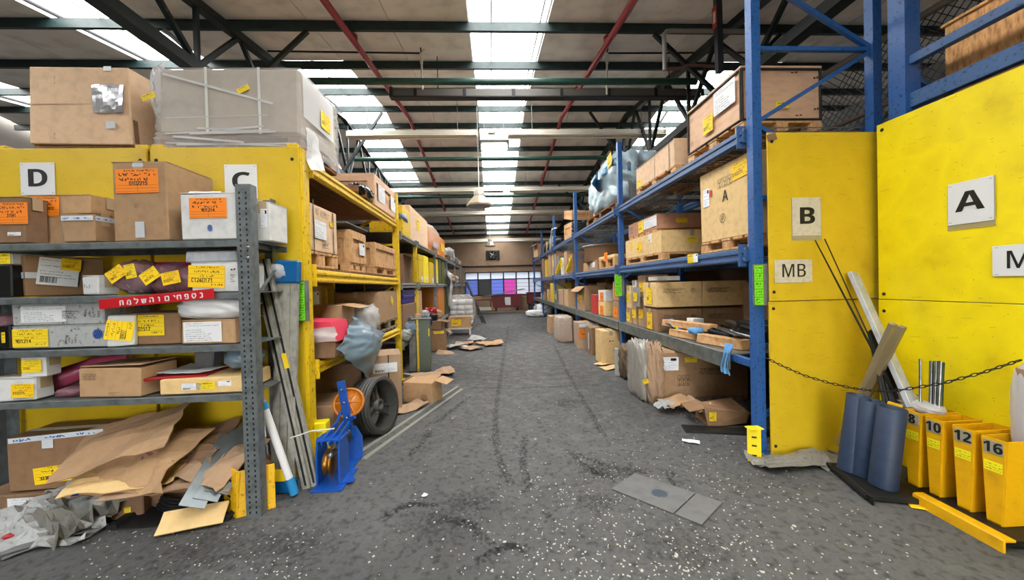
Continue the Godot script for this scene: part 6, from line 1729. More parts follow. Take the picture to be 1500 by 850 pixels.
	for k in mids.size():
		sb(["brown carton with yellow slip beside the round tub", "plain kraft carton second beyond the round tub", "white carton with yellow slip far along the middle shelf", "plain grey carton far along the middle shelf", "pale kraft carton with yellow slip by the leaning yellow boards", "plain tan carton far along the middle blue shelf", "yellow box with slip near the far end of middle shelf", "last brown carton at the far end of middle shelf"][k], 1, mids[k][0], mids[k][1], mids[k][2], y, 0.6, mids[k][3], [["l", 0.0, 0.1, 0.25, 0.2, "yellow_slip%d" % (k % 8)]] if k % 2 == 0 else [], {"group": "cartons far along the middle blue shelf", "flaps": "none"})
	for q in [[831, 398], [816, 400]]:
		var s := put(MB.new().bar(on_x(q[0], q[1], 1.88), on_x(q[0] + 8, q[1] - 22, 1.98), 0.1, 0.02), "yellow_board", M.panel_yellow)
		tag(s, "yellow board leaning out of the far middle blue shelf", "board", "yellow boards on the far blue shelf")
	# --- lower shelf, bay one
	y = 0.697
	for r in 2:
		for k in 2:
			var h := 0.27 if r == 0 else 0.3
			carton(["lower wide kraft carton with slip at the shelf front", "lower wide kraft carton deeper in the shelf", "upper wide kraft carton with slip at the shelf front", "upper wide kraft carton deeper in the shelf"][r * 2 + k], Vector3(2.2 + k * 0.56, y + 0.001 + r * 0.292, -4.62), Vector3(0.55, h - 0.012 + 0.003, 0.4), 0, "kraft5" if r == 1 else "kraft1", [["l", 0, -0.05, 0.16, 0.2, "yellow_slip%d" % (k + r * 2)], ["l", 0.0, 0.35, 0.03, 0.05, "print_spot"], ["f", -0.1, 0.15, 0.3, 0.06, "print_lines"], ["f", 0.3, 0.15, 0.07, 0.07, "print_circle"]] if k == 0 else [["f", -0.1, 0.15, 0.3, 0.06, "print_lines"], ["f", -0.35, 0.15, 0.07, 0.07, "print_circle"]], {"group": "wide cartons stacked on the lower blue shelf"})
	var tops := carton("small carton lying on the wide cartons", Vector3(2.1, 1.306, -4.6), Vector3(0.3, 0.05, 0.2), 0.1, "white_board", [], {"flaps": "none"})
	sb("flat box with yellow slip hung over the shelf lip", 1, 994, 983, 484, y, 0.3, "kraft2", [["l", 0.0, -0.0, 0.16, 0.16, "yellow_slip2"], ["l", -0.1, 0.46, 0.1, 0.05, "yellow_tag"]], {"flaps": "none"})
	# smaller boxes toward the second upright
	var small := [[946, 934, 402, "kraft0"], [932, 926, 410, "white_board"], [932, 926, 440, "kraft2"], [944, 934, 436, "kraft0"], [924, 917, 418, "kraft5"], [924, 917, 452, "kraft2"]]
	var base := {}
	for k in [3, 0, 2, 1, 5, 4]:
		var q: Array = small[k]
		var key: float = q[1]
		var b0: float = base.get(key, y + 0.001)
		var bx := side_box(1, q[0], q[1], q[2], b0, 0.3, 0.02)
		carton(["upper kraft carton with orange slip beside the silver pouch", "upper white carton at the second blue upright", "lower tan carton at the second blue upright", "lower kraft carton under the silver pouch", "upper pale carton by the green tag plate", "lower pale carton by the green tag plate"][k], bx[0], bx[1] - Vector3(0, 0.01, 0.012), 0, q[3], [["l", 0, -0.05, 0.14, 0.12, "yellow_slip%d" % k], ["l", 0.1, 0.36, 0.05, 0.03, "print_spot"]])
		base[key] = b0 + bx[1].y + 0.004
	var sp := put(creased(0.24, 0.26, 0.015, 5, 0.002), "foil_pouch", mat("pouch_silver", Color(0.72, 0.72, 0.74), 0.2, 0.5), self, on_x(933, 435, 1.93), eul(PI / 2, -PI / 2, 0))
	tag(sp, "silver foil pouch leaning on the cartons", "pouch")
	stick(sp, "label", Vector3(0.14, 0.0, 0.12), "t", 0, 0, 0.13, 0.12, M.yellow_slip4, 0.0, 0.024)
	workpieces(y)
	# bays two and three
	var b2 := [[906, 897, 412, "kraft2", 3], [906, 897, 441, "kraft0", 2], [887, 876, 425, "white_board", 1], [887, 876, 442, "kraft5", 1]]
	base = {}
	for k in [1, 0, 3, 2]:
		var q: Array = b2[k]
		var b0: float = base.get(q[1], y + 0.001)
		var bx := side_box(1, q[0], q[1], q[2], b0, 0.35, 0.02)
		carton(["upper tan carton with orange slip past the second upright", "lower tan carton with orange slip past the second upright", "small white carton with orange slip in the second bay", "small tan carton under the white one in second bay"][k], bx[0], bx[1] - Vector3(0, 0.01, 0.012), 0, q[3], [["l", 0, -0.1, 0.2, 0.16, "orange_slip%d" % k]])
		base[q[1]] = b0 + bx[1].y + 0.004
	sb("big kraft carton with two hand holes in the second blue bay", 1, 856, 844, 420, y, 0.45, "kraft0", [["f", 0.0, 0.1, 0.12, 0.06, "print_spot"], ["l", 0.1, 0.0, 0.2, 0.16, "yellow_slip1"], ["l", -0.2, 0.05, 0.16, 0.14, "yellow_slip3"]], {"flaps": "open"})
	sb("dark red case beside the small white carton", 1, 874, 866, 432, y, 0.3, "notice_red", [], {"flaps": "none"})
	sb("kraft carton with hand holes in the third blue bay", 1, 832, 826, 424, y, 0.7, "kraft2", [["f", 0.1, 0.15, 0.12, 0.06, "print_spot"]])
	var far := [[824, 818, 424, "kraft4"], [816, 812, 426, "grey_board"], [810, 806, 415, "panel_gold"], [804, 801, 424, "kraft2"], [799, 796, 428, "kraft1"], [795, 792, 430, "dirty_white"]]
	for k in far.size():
		sb(["plain tan carton third bay of the lower blue shelf", "grey carton with yellow slip on the lower blue shelf", "yellow box far along the lower blue shelf", "pale carton with yellow slip far along the lower shelf", "plain brown carton far along the lower blue shelf", "dirty white carton at the far end of lower shelf"][k], 1, far[k][0], far[k][1], far[k][2], y, 0.6, far[k][3], [["l", 0, 0, 0.2, 0.16, "yellow_slip%d" % k]] if k % 2 else [], {"group": "cartons far along the lower blue shelf", "flaps": "none"})
	under_bench()
	osb_and_fence()

func machine_wrapped(y: float) -> void:
	var p := side_box(1, 903, 857, 240, y, 0.8)
	var at: Vector3 = p[0]
	var sz: Vector3 = p[1]
	pallet("dark skid under the blue wrapped machine", at, 0.8, sz.z, 0.12, 0, "wood_brown", {"n": 4})
	var t := thing("wrapped_machine", "machine wrapped in milky and blue film on the blue top beam", "wrapped machine", at + Vector3(0, 0.122, 0))
	put(MB.new().box(Vector3(0.1, 0.3, 0.5), Vector3(0.62, 0.62, sz.z * 0.5), 0.03, Basis(), 0.02, 3), "carton", M.grey_board, t)
	put(lump_mesh(Vector3(0.8, 0.85, sz.z * 0.98), 0.16, 6, 34, 5.0, 2.0, 0.6), "film_skin", M.film_machine, t)
	put(creased(0.9, 0.26, 0.06, 4, 0.003, 10, 8, true), "blue_band", M.blue_film, t, Vector3(-0.4, 0.5, -0.1), eul(PI / 2, -PI / 2, 0.35))
	put(creased(0.6, 0.12, 0.04, 8, 0.003, 10, 8, true), "blue_band", M.blue_film, t, Vector3(-0.38, 0.62, 0.6), eul(PI / 2, -PI / 2, -0.1))
	put(MB.new().box(Vector3(0.1, 0.5, sz.z * 0.5 - 0.0), Vector3(0.64, 0.06, 0.02), 0.004), "blue_band", M.blue_film, t)
	stick(t, "label", Vector3(0.8, 0.9, sz.z), "l", 0.35, 0.28, 0.24, 0.2, M.yellow_slip0, 0.1, 0.02)
	for q in [-0.3, 0.3]:
		put(MB.new().box(Vector3(-0.3, -0.02, q * sz.z), Vector3(0.1, 0.2, 0.1), 0.006), "wooden_foot", M.wood_pale, t)

func workpieces(y: float) -> void:
	var bl := [[1005, 1098, 0.09, 2.05, 3.35, 0.0, "rough timber block lying on the shelf lip", 0.5], [1010, 0, 0.075, 2.05, 3.95, 0.09, "long pale timber on top of the shafts", 0.7], [0, 0, 0.08, 2.0, 3.9, 0.0, "short timber block under the blue cloth", 0.4]]
	for q in bl:
		var o := put(MB.new().box(Vector3(0, q[2] * 0.5, 0), Vector3(0.1, q[2], q[7]), 0.006, Basis(), 0.006, 3), "timber_block", M.wood_pale, self, Vector3(q[3], y + 0.001 + q[5], -q[4]), eul(0, 0.25, 0))
		tag(o, q[6], "timber")
	for k in 9:
		var x := 2.12 + (k % 5) * 0.13
		var h := y + 0.03 + (k / 5) * 0.07
		var sh := thing("machine_shaft", "steel machine shaft lying among timbers on the lower shelf", "shaft", Vector3(x, h, -3.55 - 0.07 * (k % 3)), 0.35 - 0.08 * k, "machine shafts on the lower blue shelf")
		var m: Material = M.bright_steel if k % 2 == 0 else M.dark_steel
		put(MB.new().lathe([[0.0, -0.4], [0.016, -0.4], [0.016, -0.12], [0.028, -0.12], [0.028, 0.05], [0.02, 0.05], [0.02, 0.4], [0.0, 0.4]], 12, Vector3.ZERO, Basis(Vector3.RIGHT, PI / 2)), "shaft_body", m, sh)
		put(MB.new().lathe([[0.0, -0.02], [0.04, -0.02], [0.04, 0.02], [0.0, 0.02]], 14, Vector3(0, 0, 0.08), Basis(Vector3.RIGHT, PI / 2)), "collar", m, sh)
	for k in 3:
		var o := put(MB.new().bar(Vector3(2.05 + k * 0.2, y + 0.13 + k * 0.03, -3.1), Vector3(2.3 + k * 0.22, y + 0.13 + k * 0.03, -4.0), 0.06, 0.012, 0.002), "steel_flat", M.bright_steel)
		tag(o, "flat steel bar lying over the machine shafts", "bar", "steel bars over the shafts")
	var wb := carton("small white part box among the shafts", Vector3(2.15, y + 0.12, -3.98), Vector3(0.14, 0.08, 0.1), 0.2, "white_board", [], {"flaps": "none"})
	var bx := put(MB.new().box(Vector3(0, 0.1, 0), Vector3(0.5, 0.2, 0.5), 0.006), "parts_bin", M.black_plastic, self, Vector3(2.6, y + 0.001, -3.35))
	tag(bx, "black parts bin behind the timber blocks", "bin")
	# blue cloths
	var rag := func(u: float, v: float) -> Vector3:
		var wd := 0.1 * (1.0 - 0.45 * sin(PI * clampf(v * 1.1, 0, 1))) + 0.03 * v
		return Vector3((u - 0.5) * wd + 0.015 * sin(v * 6.0), 0.075 - v * 0.25, 0.012 * sin(u * 12.0 + v * 3.0) - 0.1 * maxf(0.0, 0.25 - v))
	var c1 := put(MB.new().sheet(10, 14, rag, 0.004, true), "blue_cloth", M.blue_rag, self, Vector3(1.9, y, on_x(1062, 530, 1.89).z), eul(0, -PI / 2, 0))
	tag(c1, "blue cloth hanging down over the steel shelf lip", "cloth")
	var c2 := put(creased(0.11, 0.3, 0.05, 12, 0.004, 10, 12, true), "blue_cloth", M.blue_rag, self, Vector3(2.0, y + 0.08, -4.05), eul(0.3, 0.5, 0.3))
	tag(c2, "blue cloth draped between timber and carton", "cloth")
	var c3 := put(lump_mesh(Vector3(0.12, 0.06, 0.14), 0.3, 14, 12), "blue_cloth", M.blue_rag, self, Vector3(1.98, y + 0.075, -3.66))
	tag(c3, "blue cloth bunched over the short timber block", "cloth")

func under_bench() -> void:
	# big soft-wrapped carton
	var t := thing("wrapped_carton", "large dusty carton in torn film under the steel shelf", "carton", Vector3(2.2, 0, -4.21))
	var wz := Vector3(1.04, 0.55, 0.5)
	put(MB.new().box(Vector3(0, 0.275, 0.0), wz, 0.02, Basis(), 0.012, 4), "carton_body", M.kraft0, t)
	put(lump_mesh(Vector3(0.15, 0.62, 0.46), 0.22, 8, 30, 6.0, 4.0, 0.35), "torn_film", M.film_pale, t, Vector3(-0.56, 0.0, -0.02))
	put(lump_mesh(Vector3(0.16, 0.6, 0.2), 0.5, 18, 26, 3.5, 5.0, 0.3), "paper_padding", M.kraft4, t, Vector3(-0.5, 0.0, 0.2))
	put(MB.new().box(Vector3(0.05, 0.03, 0.265), Vector3(0.8, 0.06, 0.03), 0.004), "base_board", M.wood_grey, t)
	stick(t, "label", wz, "f", -0.37, 0.27, 0.25, 0.14, M.white_slip2, -0.02, 0.02)
	stick(t, "label", wz, "f", -0.12, 0.33, 0.13, 0.05, M.yellow_tag, 0.0, 0.02)
	stick(t, "print", wz, "f", -0.2, -0.06, 0.14, 0.13, M.print_symbols, 0.0, 0.02)
	stick(t, "print", wz, "f", 0.1, 0.1, 0.3, 0.07, M.print_lines, 0.0, 0.02)
	stick(t, "tag", wz, "f", -0.6, -0.05, 0.06, 0.05, M.yellow_tag, 0.3, 0.03)
	# neighbours going away
	lump("plastic_bag", "grey padded bag standing beside the dusty carton", "bag", Vector3(1.86, 0, -4.72), Vector3(0.32, 0.52, 0.3), 0, "film_pale", 0.3, 22, {"n": 26, "sq": 5.0, "freq": 4.0, "tall": 0.3})
	lump("plastic_bag", "brown quilted bag behind the white printed sheet", "bag", Vector3(1.84, 0, -5.06), Vector3(0.28, 0.44, 0.26), 0, "dusty_brown", 0.3, 23, {"n": 26, "sq": 5.0, "freq": 4.0, "tall": 0.3})
	carton("crushed brown carton with yellow slip under the shelf end", on_y(1066, 626) * Vector3(1, 0, 1) + Vector3(0.02, 0.001, -0.16), Vector3(0.34, 0.15, 0.26), -0.15, "kraft1", [["f", -0.35, 0.1, 0.06, 0.08, "yellow_slip1"]], {"jit": 0.03, "flaps": "open"})
	var ws := carton("white printed panel box leaning by the second upright", on_y(912, 553) * Vector3(1, 0, 1) + Vector3(0.05, 0.001, -0.05), Vector3(0.26, 0.38, 0.05), -0.5, "dirty_white", [["f", -0.1, -0.2, 0.07, 0.07, "print_blue"]], {"flaps": "none"})
	# row of cartons on the floor along the rack
	var rows := [   # left foot of the near face, right edge, top, depth
		[881, 534, 909, 486, 0.4, "kraft5", "tan carton with dark hand hole beyond the second upright", [["f", 0.0, 0.2, 0.1, 0.05, "print_spot"]], 0.006],
		[866, 521, 886, 481, 0.45, "kraft1", "brown carton with torn tape on the floor", [["f", 0.1, 0.2, 0.1, 0.05, "print_spot"], ["l", 0.2, 0, 0.08, 0.3, "tape_grey"]], 0.015],
		[847, 511, 872, 474, 0.5, "kraft4", "carton with white film and orange slip on the floor", [["f", -0.25, 0.1, 0.16, 0.16, "orange_slip2"], ["f", 0.1, 0.42, 0.4, 0.07, "tape_white"]], 0.02],
		[819, 502, 838, 466, 0.5, "kraft0", "dusty film covered carton on the floor row", [], 0.02],
		[805, 489, 818, 464, 0.5, "kraft2", "low brown carton near the white film heap", [["f", 0.0, 0.2, 0.1, 0.05, "print_spot"]], 0.01],
	]
	for q in rows:
		var a := on_y(q[0], q[1])
		var bx := front_box(q[0], q[2], q[3], 0.001, -a.z, q[4])
		carton(q[6], bx[0], bx[1], 0.0, q[5], q[7], {"flaps": "closed", "jit": q[8]})
	var fa := on_y(818, 503)
	var fc := front_box(817, 840, 465, 0.0, -fa.z, 0.56)
	lump("film_cover", "dusty film over the carton in the floor row", "film", fc[0], fc[1] + Vector3(0.04, 0.02, 0.04), 0, "wrap_clear", 0.1, 27, {"sq": 5.0})
	for q in [[886, 534, 0.3], [895, 540, 0.26]]:
		flat_sheet("cardboard_scrap", "flat cardboard strip beside the tan hand hole carton", "cardboard", on_y(q[0], q[1]) + Vector3(0, 0.012, 0), 0.34, 0.18, eul(0, 0.6, 0), "kraft5", 0.02, int(q[0]), 0.006, {"group": "flat strips beside the hand hole carton", "nx": 4, "ny": 4})
	for k in 4:
		var px: Array = [[800, 462], [790, 458], [808, 460], [784, 464]][k]
		lump("film_heap", "heap of clear film and paper in the far aisle", "film", on_y(px[0], px[1]), Vector3(0.7, 0.5 - 0.08 * k, 0.7), k, ["white_foam", "wrap_milky", "kraft5", "white_foam"][k], 0.35, 140 + k, {"group": "film heaps in the far aisle"})
	# torn cardboard in front of the dusty carton
	var torn := [[990, 600, 0.34, 0.2, 0.35, "kraft2"], [1018, 602, 0.26, 0.2, 0.8, "kraft4"], [1032, 615, 0.2, 0.12, 1.2, "kraft5"], [975, 603, 0.2, 0.14, 0.5, "dirty_white"]]
	for k in torn.size():
		var q: Array = torn[k]
		flat_sheet("cardboard_scrap", ["pale torn cardboard tongue before the dusty carton", "tan torn cardboard beside the crushed brown carton", "small bright cardboard scrap under the torn pieces", "dirty white torn sheet before the dusty carton"][k], "cardboard", on_y(q[0], q[1]) + Vector3(0, 0.03, 0), q[2], q[3], eul(0.1, q[4], 0.05), q[5], 0.06, 150 + k, 0.005, {"group": "torn cardboard before the dusty carton"})
	for k in 3:
		var o := put(MB.new().bar(Vector3(2.3 + k * 0.14, 0.02, -2.95), Vector3(2.62 + k * 0.08, 0.62 - k * 0.05, -3.5), 0.05, 0.05, 0.004), "steel_angle", M.dark_steel)
		tag(o, "dark steel angle leaning under the shelf end", "angle bar", "steel angles leaning under the shelf end")
	var pl := put(MB.new().box(Vector3(0, 0.006, 0), Vector3(0.7, 0.012, 0.16), 0.002), "steel_plate", M.dark_steel, self, on_y(1065, 632), eul(0, -0.25, 0))
	tag(pl, "thin dark plate lying on the floor under the shelf end", "plate")

func osb_and_fence() -> void:
	var p0 := on_x(1375, 96, 3.0)
	crate("chipboard crate on the rack behind the bright yellow panel", Vector3(3.42, 2.6, -1.75), Vector3(0.84, 0.32, 1.3), 0, "osb", [], {"battens": false, "name": "chipboard_crate"})
	pallet("wooden pallet under the chipboard crate", Vector3(3.45, 2.475, -1.75), 0.8, 1.25, 0.124, 0, "wood_brown", {"n": 6})
	crate("pale crate stacked on the chipboard crate", Vector3(3.45, 2.945, -1.7), Vector3(0.7, 0.4, 1.0), 0, "wood_pale", [], {})
	# mesh fence beyond the rack
	var f := thing("mesh_fence", "chain-link fence panel with dark posts behind the blue rack", "fence", Vector3(0, 0, 0))
	var x := 3.9
	for d in [5.2, 3.4, 2.4, 1.4]:
		put(MB.new().tube([Vector3(x, 0, -d), Vector3(x, 3.75, -d)], 0.07 if d < 3 else 0.03, 10), "fence_post", M.dark_steel, f)
	put(MB.new().tube([Vector3(x, 3.68, -5.2), Vector3(x, 3.55, -1.4)], 0.035, 8), "top_rail", M.grey_pipe, f)
	put(MB.new().tube([Vector3(x, 3.0, -5.2), Vector3(x, 2.95, -1.4)], 0.025, 8), "middle_rail", mat("rust", Color(0.32, 0.22, 0.18), 0.7), f)
	var wires := MB.new()
	for k in 64:
		var a := -5.2 + k * 0.085
		for s in [-1, 1]:
			var z0: float = a
			var z1: float = a + s * 1.35
			wires.bar(Vector3(x, 2.3, clampf(z0, -5.2, -1.0)), Vector3(x, 2.3 + 1.35 * (absf(clampf(z1, -5.2, -1.0) - z0) / 1.35), clampf(z1, -5.2, -1.0)), 0.006, 0.006)
	put(wires, "wire_mesh", mat("wire_dark", Color(0.12, 0.12, 0.12), 0.6), f).set_meta("kind", "stuff")
	var bd := put(MB.new().box(Vector3(4.05, 2.4, -3.2), Vector3(0.04, 1.6, 4.2), 0.0), "backing_sheet", mat("sheet_grey", Color(0.42, 0.43, 0.42), 0.8))
	tag(bd, "grey sheet wall behind the chain-link fence", "sheet")

func build_right_front() -> void:
	# bin platform
	var pf := thing("bin_platform", "low black platform with worn yellow front bar under the bins", "platform", Vector3(0, 0, 0))
	var a := on_y(1338, 737)
	var b := on_y(1472, 812)
	put(MB.new().bar(a + Vector3(0.0, 0.03, 0), b + Vector3(0.0, 0.03, 0), 0.012, 0.06, 0.002), "front_bar", M.bin_yellow, pf)
	put(MB.new().bar(a + Vector3(0.16, 0.035, 0), b + Vector3(0.16, 0.035, 0), 0.32, 0.03, 0.003), "deck", M.dark_steel, pf)
	put(MB.new().bar(a + Vector3(0.03, 0.055, 0), b + Vector3(0.03, 0.055, 0), 0.05, 0.012, 0.002), "top_flange", M.bin_yellow, pf)
	for q in [[1437, 1474, 637, "16", 3], [1395, 1427, 622, "12", 2], [1355, 1381, 610, "10", 1], [1324, 1349, 599, "8", 0]]:
		var X := 2.46
		var p0 := on_x(q[0], q[2], X)
		var p1 := on_x(q[1], q[2] + 6, X)
		number_bin(q[3], Vector3(X, 0.052, (p0.z + p1.z) * 0.5), absf(p1.z - p0.z), p0.y - 0.052, q[4])
	# blue pipes standing in a tray
	var tr := thing("pipe_tray", "low black steel tray under the blue pipes", "tray", Vector3(0, 0, 0))
	var t0 := on_y(1219, 690)
	var t1 := on_y(1272, 737)
	put(MB.new().bar(t0 + Vector3(0.14, 0.025, 0), t1 + Vector3(0.14, 0.025, 0.03), 0.3, 0.03, 0.003), "tray_floor", M.dark_steel, tr)
	put(MB.new().bar(t0 + Vector3(0, 0.025, 0), t1 + Vector3(0, 0.025, 0.03), 0.012, 0.05, 0.003), "tray_lip", M.dark_steel, tr)
	for q in [[1289, 716, 1307, 597, 0.068, "nearer blue plastic pipe stub leaning in the steel tray"], [1261, 700, 1276, 586, 0.06, "middle blue plastic pipe stub in the steel tray"], [1239, 692, 1258, 579, 0.062, "rear blue plastic pipe stub by the yellow panel"]]:
		var bt := on_y(q[0], q[1], 0.042) + Vector3(0.05, 0.0, -0.03)
		var tp := on_z(q[2], q[3], -bt.z - 0.02)
		var ax := (tp - bt).normalized()
		var bx := ax.cross(Vector3.BACK).normalized()
		var bs := Basis(bx, ax, bx.cross(ax))
		var L := bt.distance_to(tp)
		var pp := thing("plastic_pipe", q[5], "pipe", bt)
		put(MB.new().lathe([[q[4], 0.0], [q[4], L - 0.002], [q[4] - 0.002, L], [q[4] - 0.008, L], [q[4] - 0.01, L - 0.002], [q[4] - 0.01, 0.02]], 28, Vector3.ZERO, bs), "pipe_wall", M.tube_blue, pp)
		put(MB.new().lathe([[q[4], 0.0], [0.0, 0.01]], 28, Vector3.ZERO, bs), "pipe_foot", M.tube_blue, pp)
	# leaning profiles and rods
	var wp := thing("aluminium_profile", "white perforated aluminium profile leaning on the yellow panel", "profile")
	var w0 := on_z(1338, 598, 2.2)
	var w1 := on_z(1249, 400, 2.63)
	put(MB.new().bar(w0, w1, 0.09, 0.03, 0.004, Vector3(0.3, 0, 1)), "profile_body", M.aluminium_white, wp)
	for k in 7:
		put(MB.new().box(w0.lerp(w1, 0.1 + k * 0.12) + Vector3(-0.012, 0.0, 0.018), Vector3(0.012, 0.012, 0.004), 0.001), "hole", M.bright_steel, wp)
	var e := 0
	for q in [[1228, 652, 1309, 474, 2.2, "beige channel profile leaning across the white one"], [1240, 640, 1322, 478, 2.24, "second beige channel profile behind the first"]]:
		var o := put(MB.new().bar(on_z(q[0], q[1], 2.56), on_z(q[2], q[3], q[4]), 0.036, 0.036, 0.004), "channel_profile", mat("beige_metal", Color(0.55, 0.5, 0.4), 0.4, 0.3), self)
		tag(o, q[5], "profile")
	for k in 6:
		var o := put(MB.new().bar(on_z(1320 - k * 5, 592 - (k % 2) * 2, 2.28), on_z(1287 - k * 3, 482 + (k % 3) * 2, 2.5), 0.014, 0.014, 0.001), "steel_rod", M.dark_steel)
		tag(o, "dark steel profile in the leaning bundle by the blue pipes", "rod", "dark profiles leaning by the blue pipes")
	for q in [[1320, 590, 1194, 352], [1316, 588, 1196, 356], [1318, 592, 1208, 350]]:
		var o := put(MB.new().tube([on_z(q[0], q[1], 2.28), on_z(q[2], q[3], 2.62)], 0.004, 6), "thin_rod", M.dark_steel)
		tag(o, "long thin rod leaning up the yellow panel", "rod", "thin rods leaning on the yellow panel")
	for k in 6:
		var o := put(MB.new().tube([on_x(1363 + k * 3.0, 600, 2.6 + 0.02 * (k % 2)), on_x(1364 + k * 3.4, 529 + (k % 2) * 2, 2.64 + 0.02 * (k % 2))], 0.009, 8), "threaded_rod", M.rod_green if k % 2 else M.bright_steel)
		tag(o, "dark green rod standing in the numbered bins" if k % 2 else "bright steel rod standing among green ones in the bins", "rod", "rods standing in the numbered bins")
	var sr := put(MB.new().tube([on_x(1348, 606, 2.56), on_x(1348, 526, 2.6)], 0.007, 8), "threaded_rod", M.bright_steel)
	tag(sr, "single steel rod standing in bin 8", "rod")
	lump("plastic_bag", "crumpled clear film in the mouth of bin 8", "film", on_x(1350, 603, 2.58), Vector3(0.12, 0.06, 0.2), 0, "wrap_milky", 0.35, 37)
	lump("plastic_bag", "clear film tuft around the leaning white profile", "film", on_z(1325, 592, 2.3), Vector3(0.12, 0.08, 0.1), 0, "wrap_clear", 0.35, 38)
	var yb := put(MB.new().bar(on_z(1300, 590, 2.25), on_z(1322, 597, 2.2), 0.03, 0.02, 0.003), "yellow_clip", M.worn_yellow)
	tag(yb, "short yellow clip lying over the blue pipe mouth", "clip")
	# wrapped roll at the panel
	var ro := on_x(1497, 600, 2.6)
	var roll := thing("wrapped_roll", "brown roll in clear film standing by the last bin", "roll", Vector3(ro.x + 0.03, 0.36, ro.z + 0.01))
	put(MB.new().lathe([[0.0, 0.0], [0.045, 0.0], [0.045, 0.46], [0.0, 0.46]], 16), "roll_body", M.kraft3, roll)
	put(lump_mesh(Vector3(0.11, 0.48, 0.11), 0.12, 5, 16, 3.0), "film", M.wrap_milky, roll)
	# sagging chain
	var ch := thing("barrier_chain", "thin dark chain sagging across the yellow panels", "chain")
	var pts := [on_z(1125, 526, 2.62), on_z(1180, 551, 2.5), on_z(1250, 569, 2.35), on_x(1310, 573, 2.3), on_x(1380, 562, 2.42), on_x(1440, 546, 2.55), on_x(1500, 526, 2.7)]
	var cv := Curve3D.new()
	for i in pts.size():
		var tn: Vector3 = (pts[mini(i + 1, 6)] - pts[maxi(i - 1, 0)]) / 6.0
		cv.add_point(pts[i], -tn, tn)
	var L := cv.get_baked_length()
	var n := int(L / 0.026)
	var link := MB.new()
	var lr := []
	for i in 10: lr.append(Vector3(cos(TAU * i / 10.0) * 0.007, 0, sin(TAU * i / 10.0) * 0.017))
	link.tube(lr, 0.0028, 5, false, true)
	var lm := link.mesh()
	for k in n:
		var p := cv.sample_baked(L * k / n)
		var d := (cv.sample_baked(minf(L, L * k / n + 0.01)) - p).normalized()
		var bx := Vector3.UP.cross(d).normalized()
		var bs := Basis(bx, d.cross(bx), d)
		put(lm, "link", M.dark_steel, ch, p, bs * Basis(Vector3.BACK, PI / 2 * (k % 2)))
	# crumpled grey sheets at the panel foot
	for q in [[1160, 683, 0.5, 0.16, 0.1, 3], [1205, 676, 0.3, 0.2, 0.4, 5], [1222, 662, 0.2, 0.22, 0.8, 7], [1130, 682, 0.3, 0.14, -0.2, 9]]:
		flat_sheet("film_scrap", "crumpled grey film at the foot of the yellow panel", "film", on_y(q[0], q[1]) + Vector3(0, 0.012, 0), q[2], q[3], eul(0.1, q[4], 0), "dirty_grey", 0.035, q[5], 0.003, {"group": "grey film at the panel foot", "nx": 12, "ny": 8})
	# small yellow guard
	var gp := on_y(1112, 678)
	var g := thing("post_guard", "small bright yellow slotted guard at the blue upright", "guard", Vector3(gp.x - 0.01, 0, gp.z))
	put(MB.new().box(Vector3(-0.02, 0.12, 0.0), Vector3(0.085, 0.24, 0.01), 0.002), "front_plate", M.panel_yellow, g, Vector3.ZERO, eul(0, -0.5, 0))
	put(MB.new().box(Vector3(0.035, 0.12, -0.02), Vector3(0.07, 0.24, 0.01), 0.002), "side_plate", M.panel_yellow, g, Vector3.ZERO, eul(0, 0.9, 0))
	put(MB.new().box(Vector3(0.0, 0.236, -0.03), Vector3(0.1, 0.008, 0.07), 0.002), "cap_plate", M.panel_yellow, g)
	for v in [0.18, 0.12, 0.05]:
		put(MB.new().box(Vector3(-0.02, v, 0.007), Vector3(0.03, 0.01, 0.003)), "slot", M.ink, g, Vector3.ZERO, eul(0, -0.5, 0))
	# floor pieces
	var q0 := on_y(896, 718); var q1 := on_y(1028, 771); var q2 := on_y(1058, 738); var q3 := on_y(930, 695)
	for s in [[0.0, 0.72, "grey cardboard sheet with blue mark on the aisle floor"], [0.735, 1.0, "small grey cardboard flap lying beside the larger sheet"]]:
		var cs := []
		for f in [0.004, 0.009]:
			cs.append([q0.lerp(q1, s[0]) + Vector3(0, f, 0), q0.lerp(q1, s[1]) + Vector3(0, f, 0), q3.lerp(q2, s[0]) + Vector3(0, f, 0), q3.lerp(q2, s[1]) + Vector3(0, f, 0)])
		var o := put(MB.new().hexa([cs[0][2], cs[0][3], cs[1][2], cs[1][3], cs[0][0], cs[0][1], cs[1][0], cs[1][1]]), "cardboard_sheet", M.grey_board)
		tag(o, s[2], "cardboard")
		if s[0] == 0.0:
			var cm: Vector3 = q0.lerp(q1, 0.44).lerp(q3.lerp(q2, 0.44), 0.5) + Vector3(0, 0.0105, 0)
			var d1 := (q1 - q0).normalized() * 0.05
			var d2 := (q3 - q0).normalized() * 0.05
			var mb := MB.new()
			mb.uvquad(cm - d1 - d2, cm + d1 - d2, cm + d1 + d2, cm - d1 + d2)
			put(mb, "mark", M.print_grey_blue, o)
	for q in [[1350, 744, "yellow_slip0", 0.11, 0.07, "yellow slip lying on the floor by the bin platform"], [1012, 649, "white_slip3", 0.13, 0.05, "white paper scrap on the floor near the steel plate"], [683, 508, "white_slip2", 0.3, 0.12, "white paper sheet on the floor far down the aisle"], [622, 728, "white_slip3", 0.03, 0.03, "small white paper ball on the aisle floor"]]:
		var o := put(creased(q[3], q[4], 0.008, int(q[0]), 0.001, 5, 5), "paper_scrap", M[q[2]], self, on_y(q[0], q[1]) + Vector3(0, 0.004, 0), eul(0, -0.5, 0))
		tag(o, q[5], "paper")
	litter()

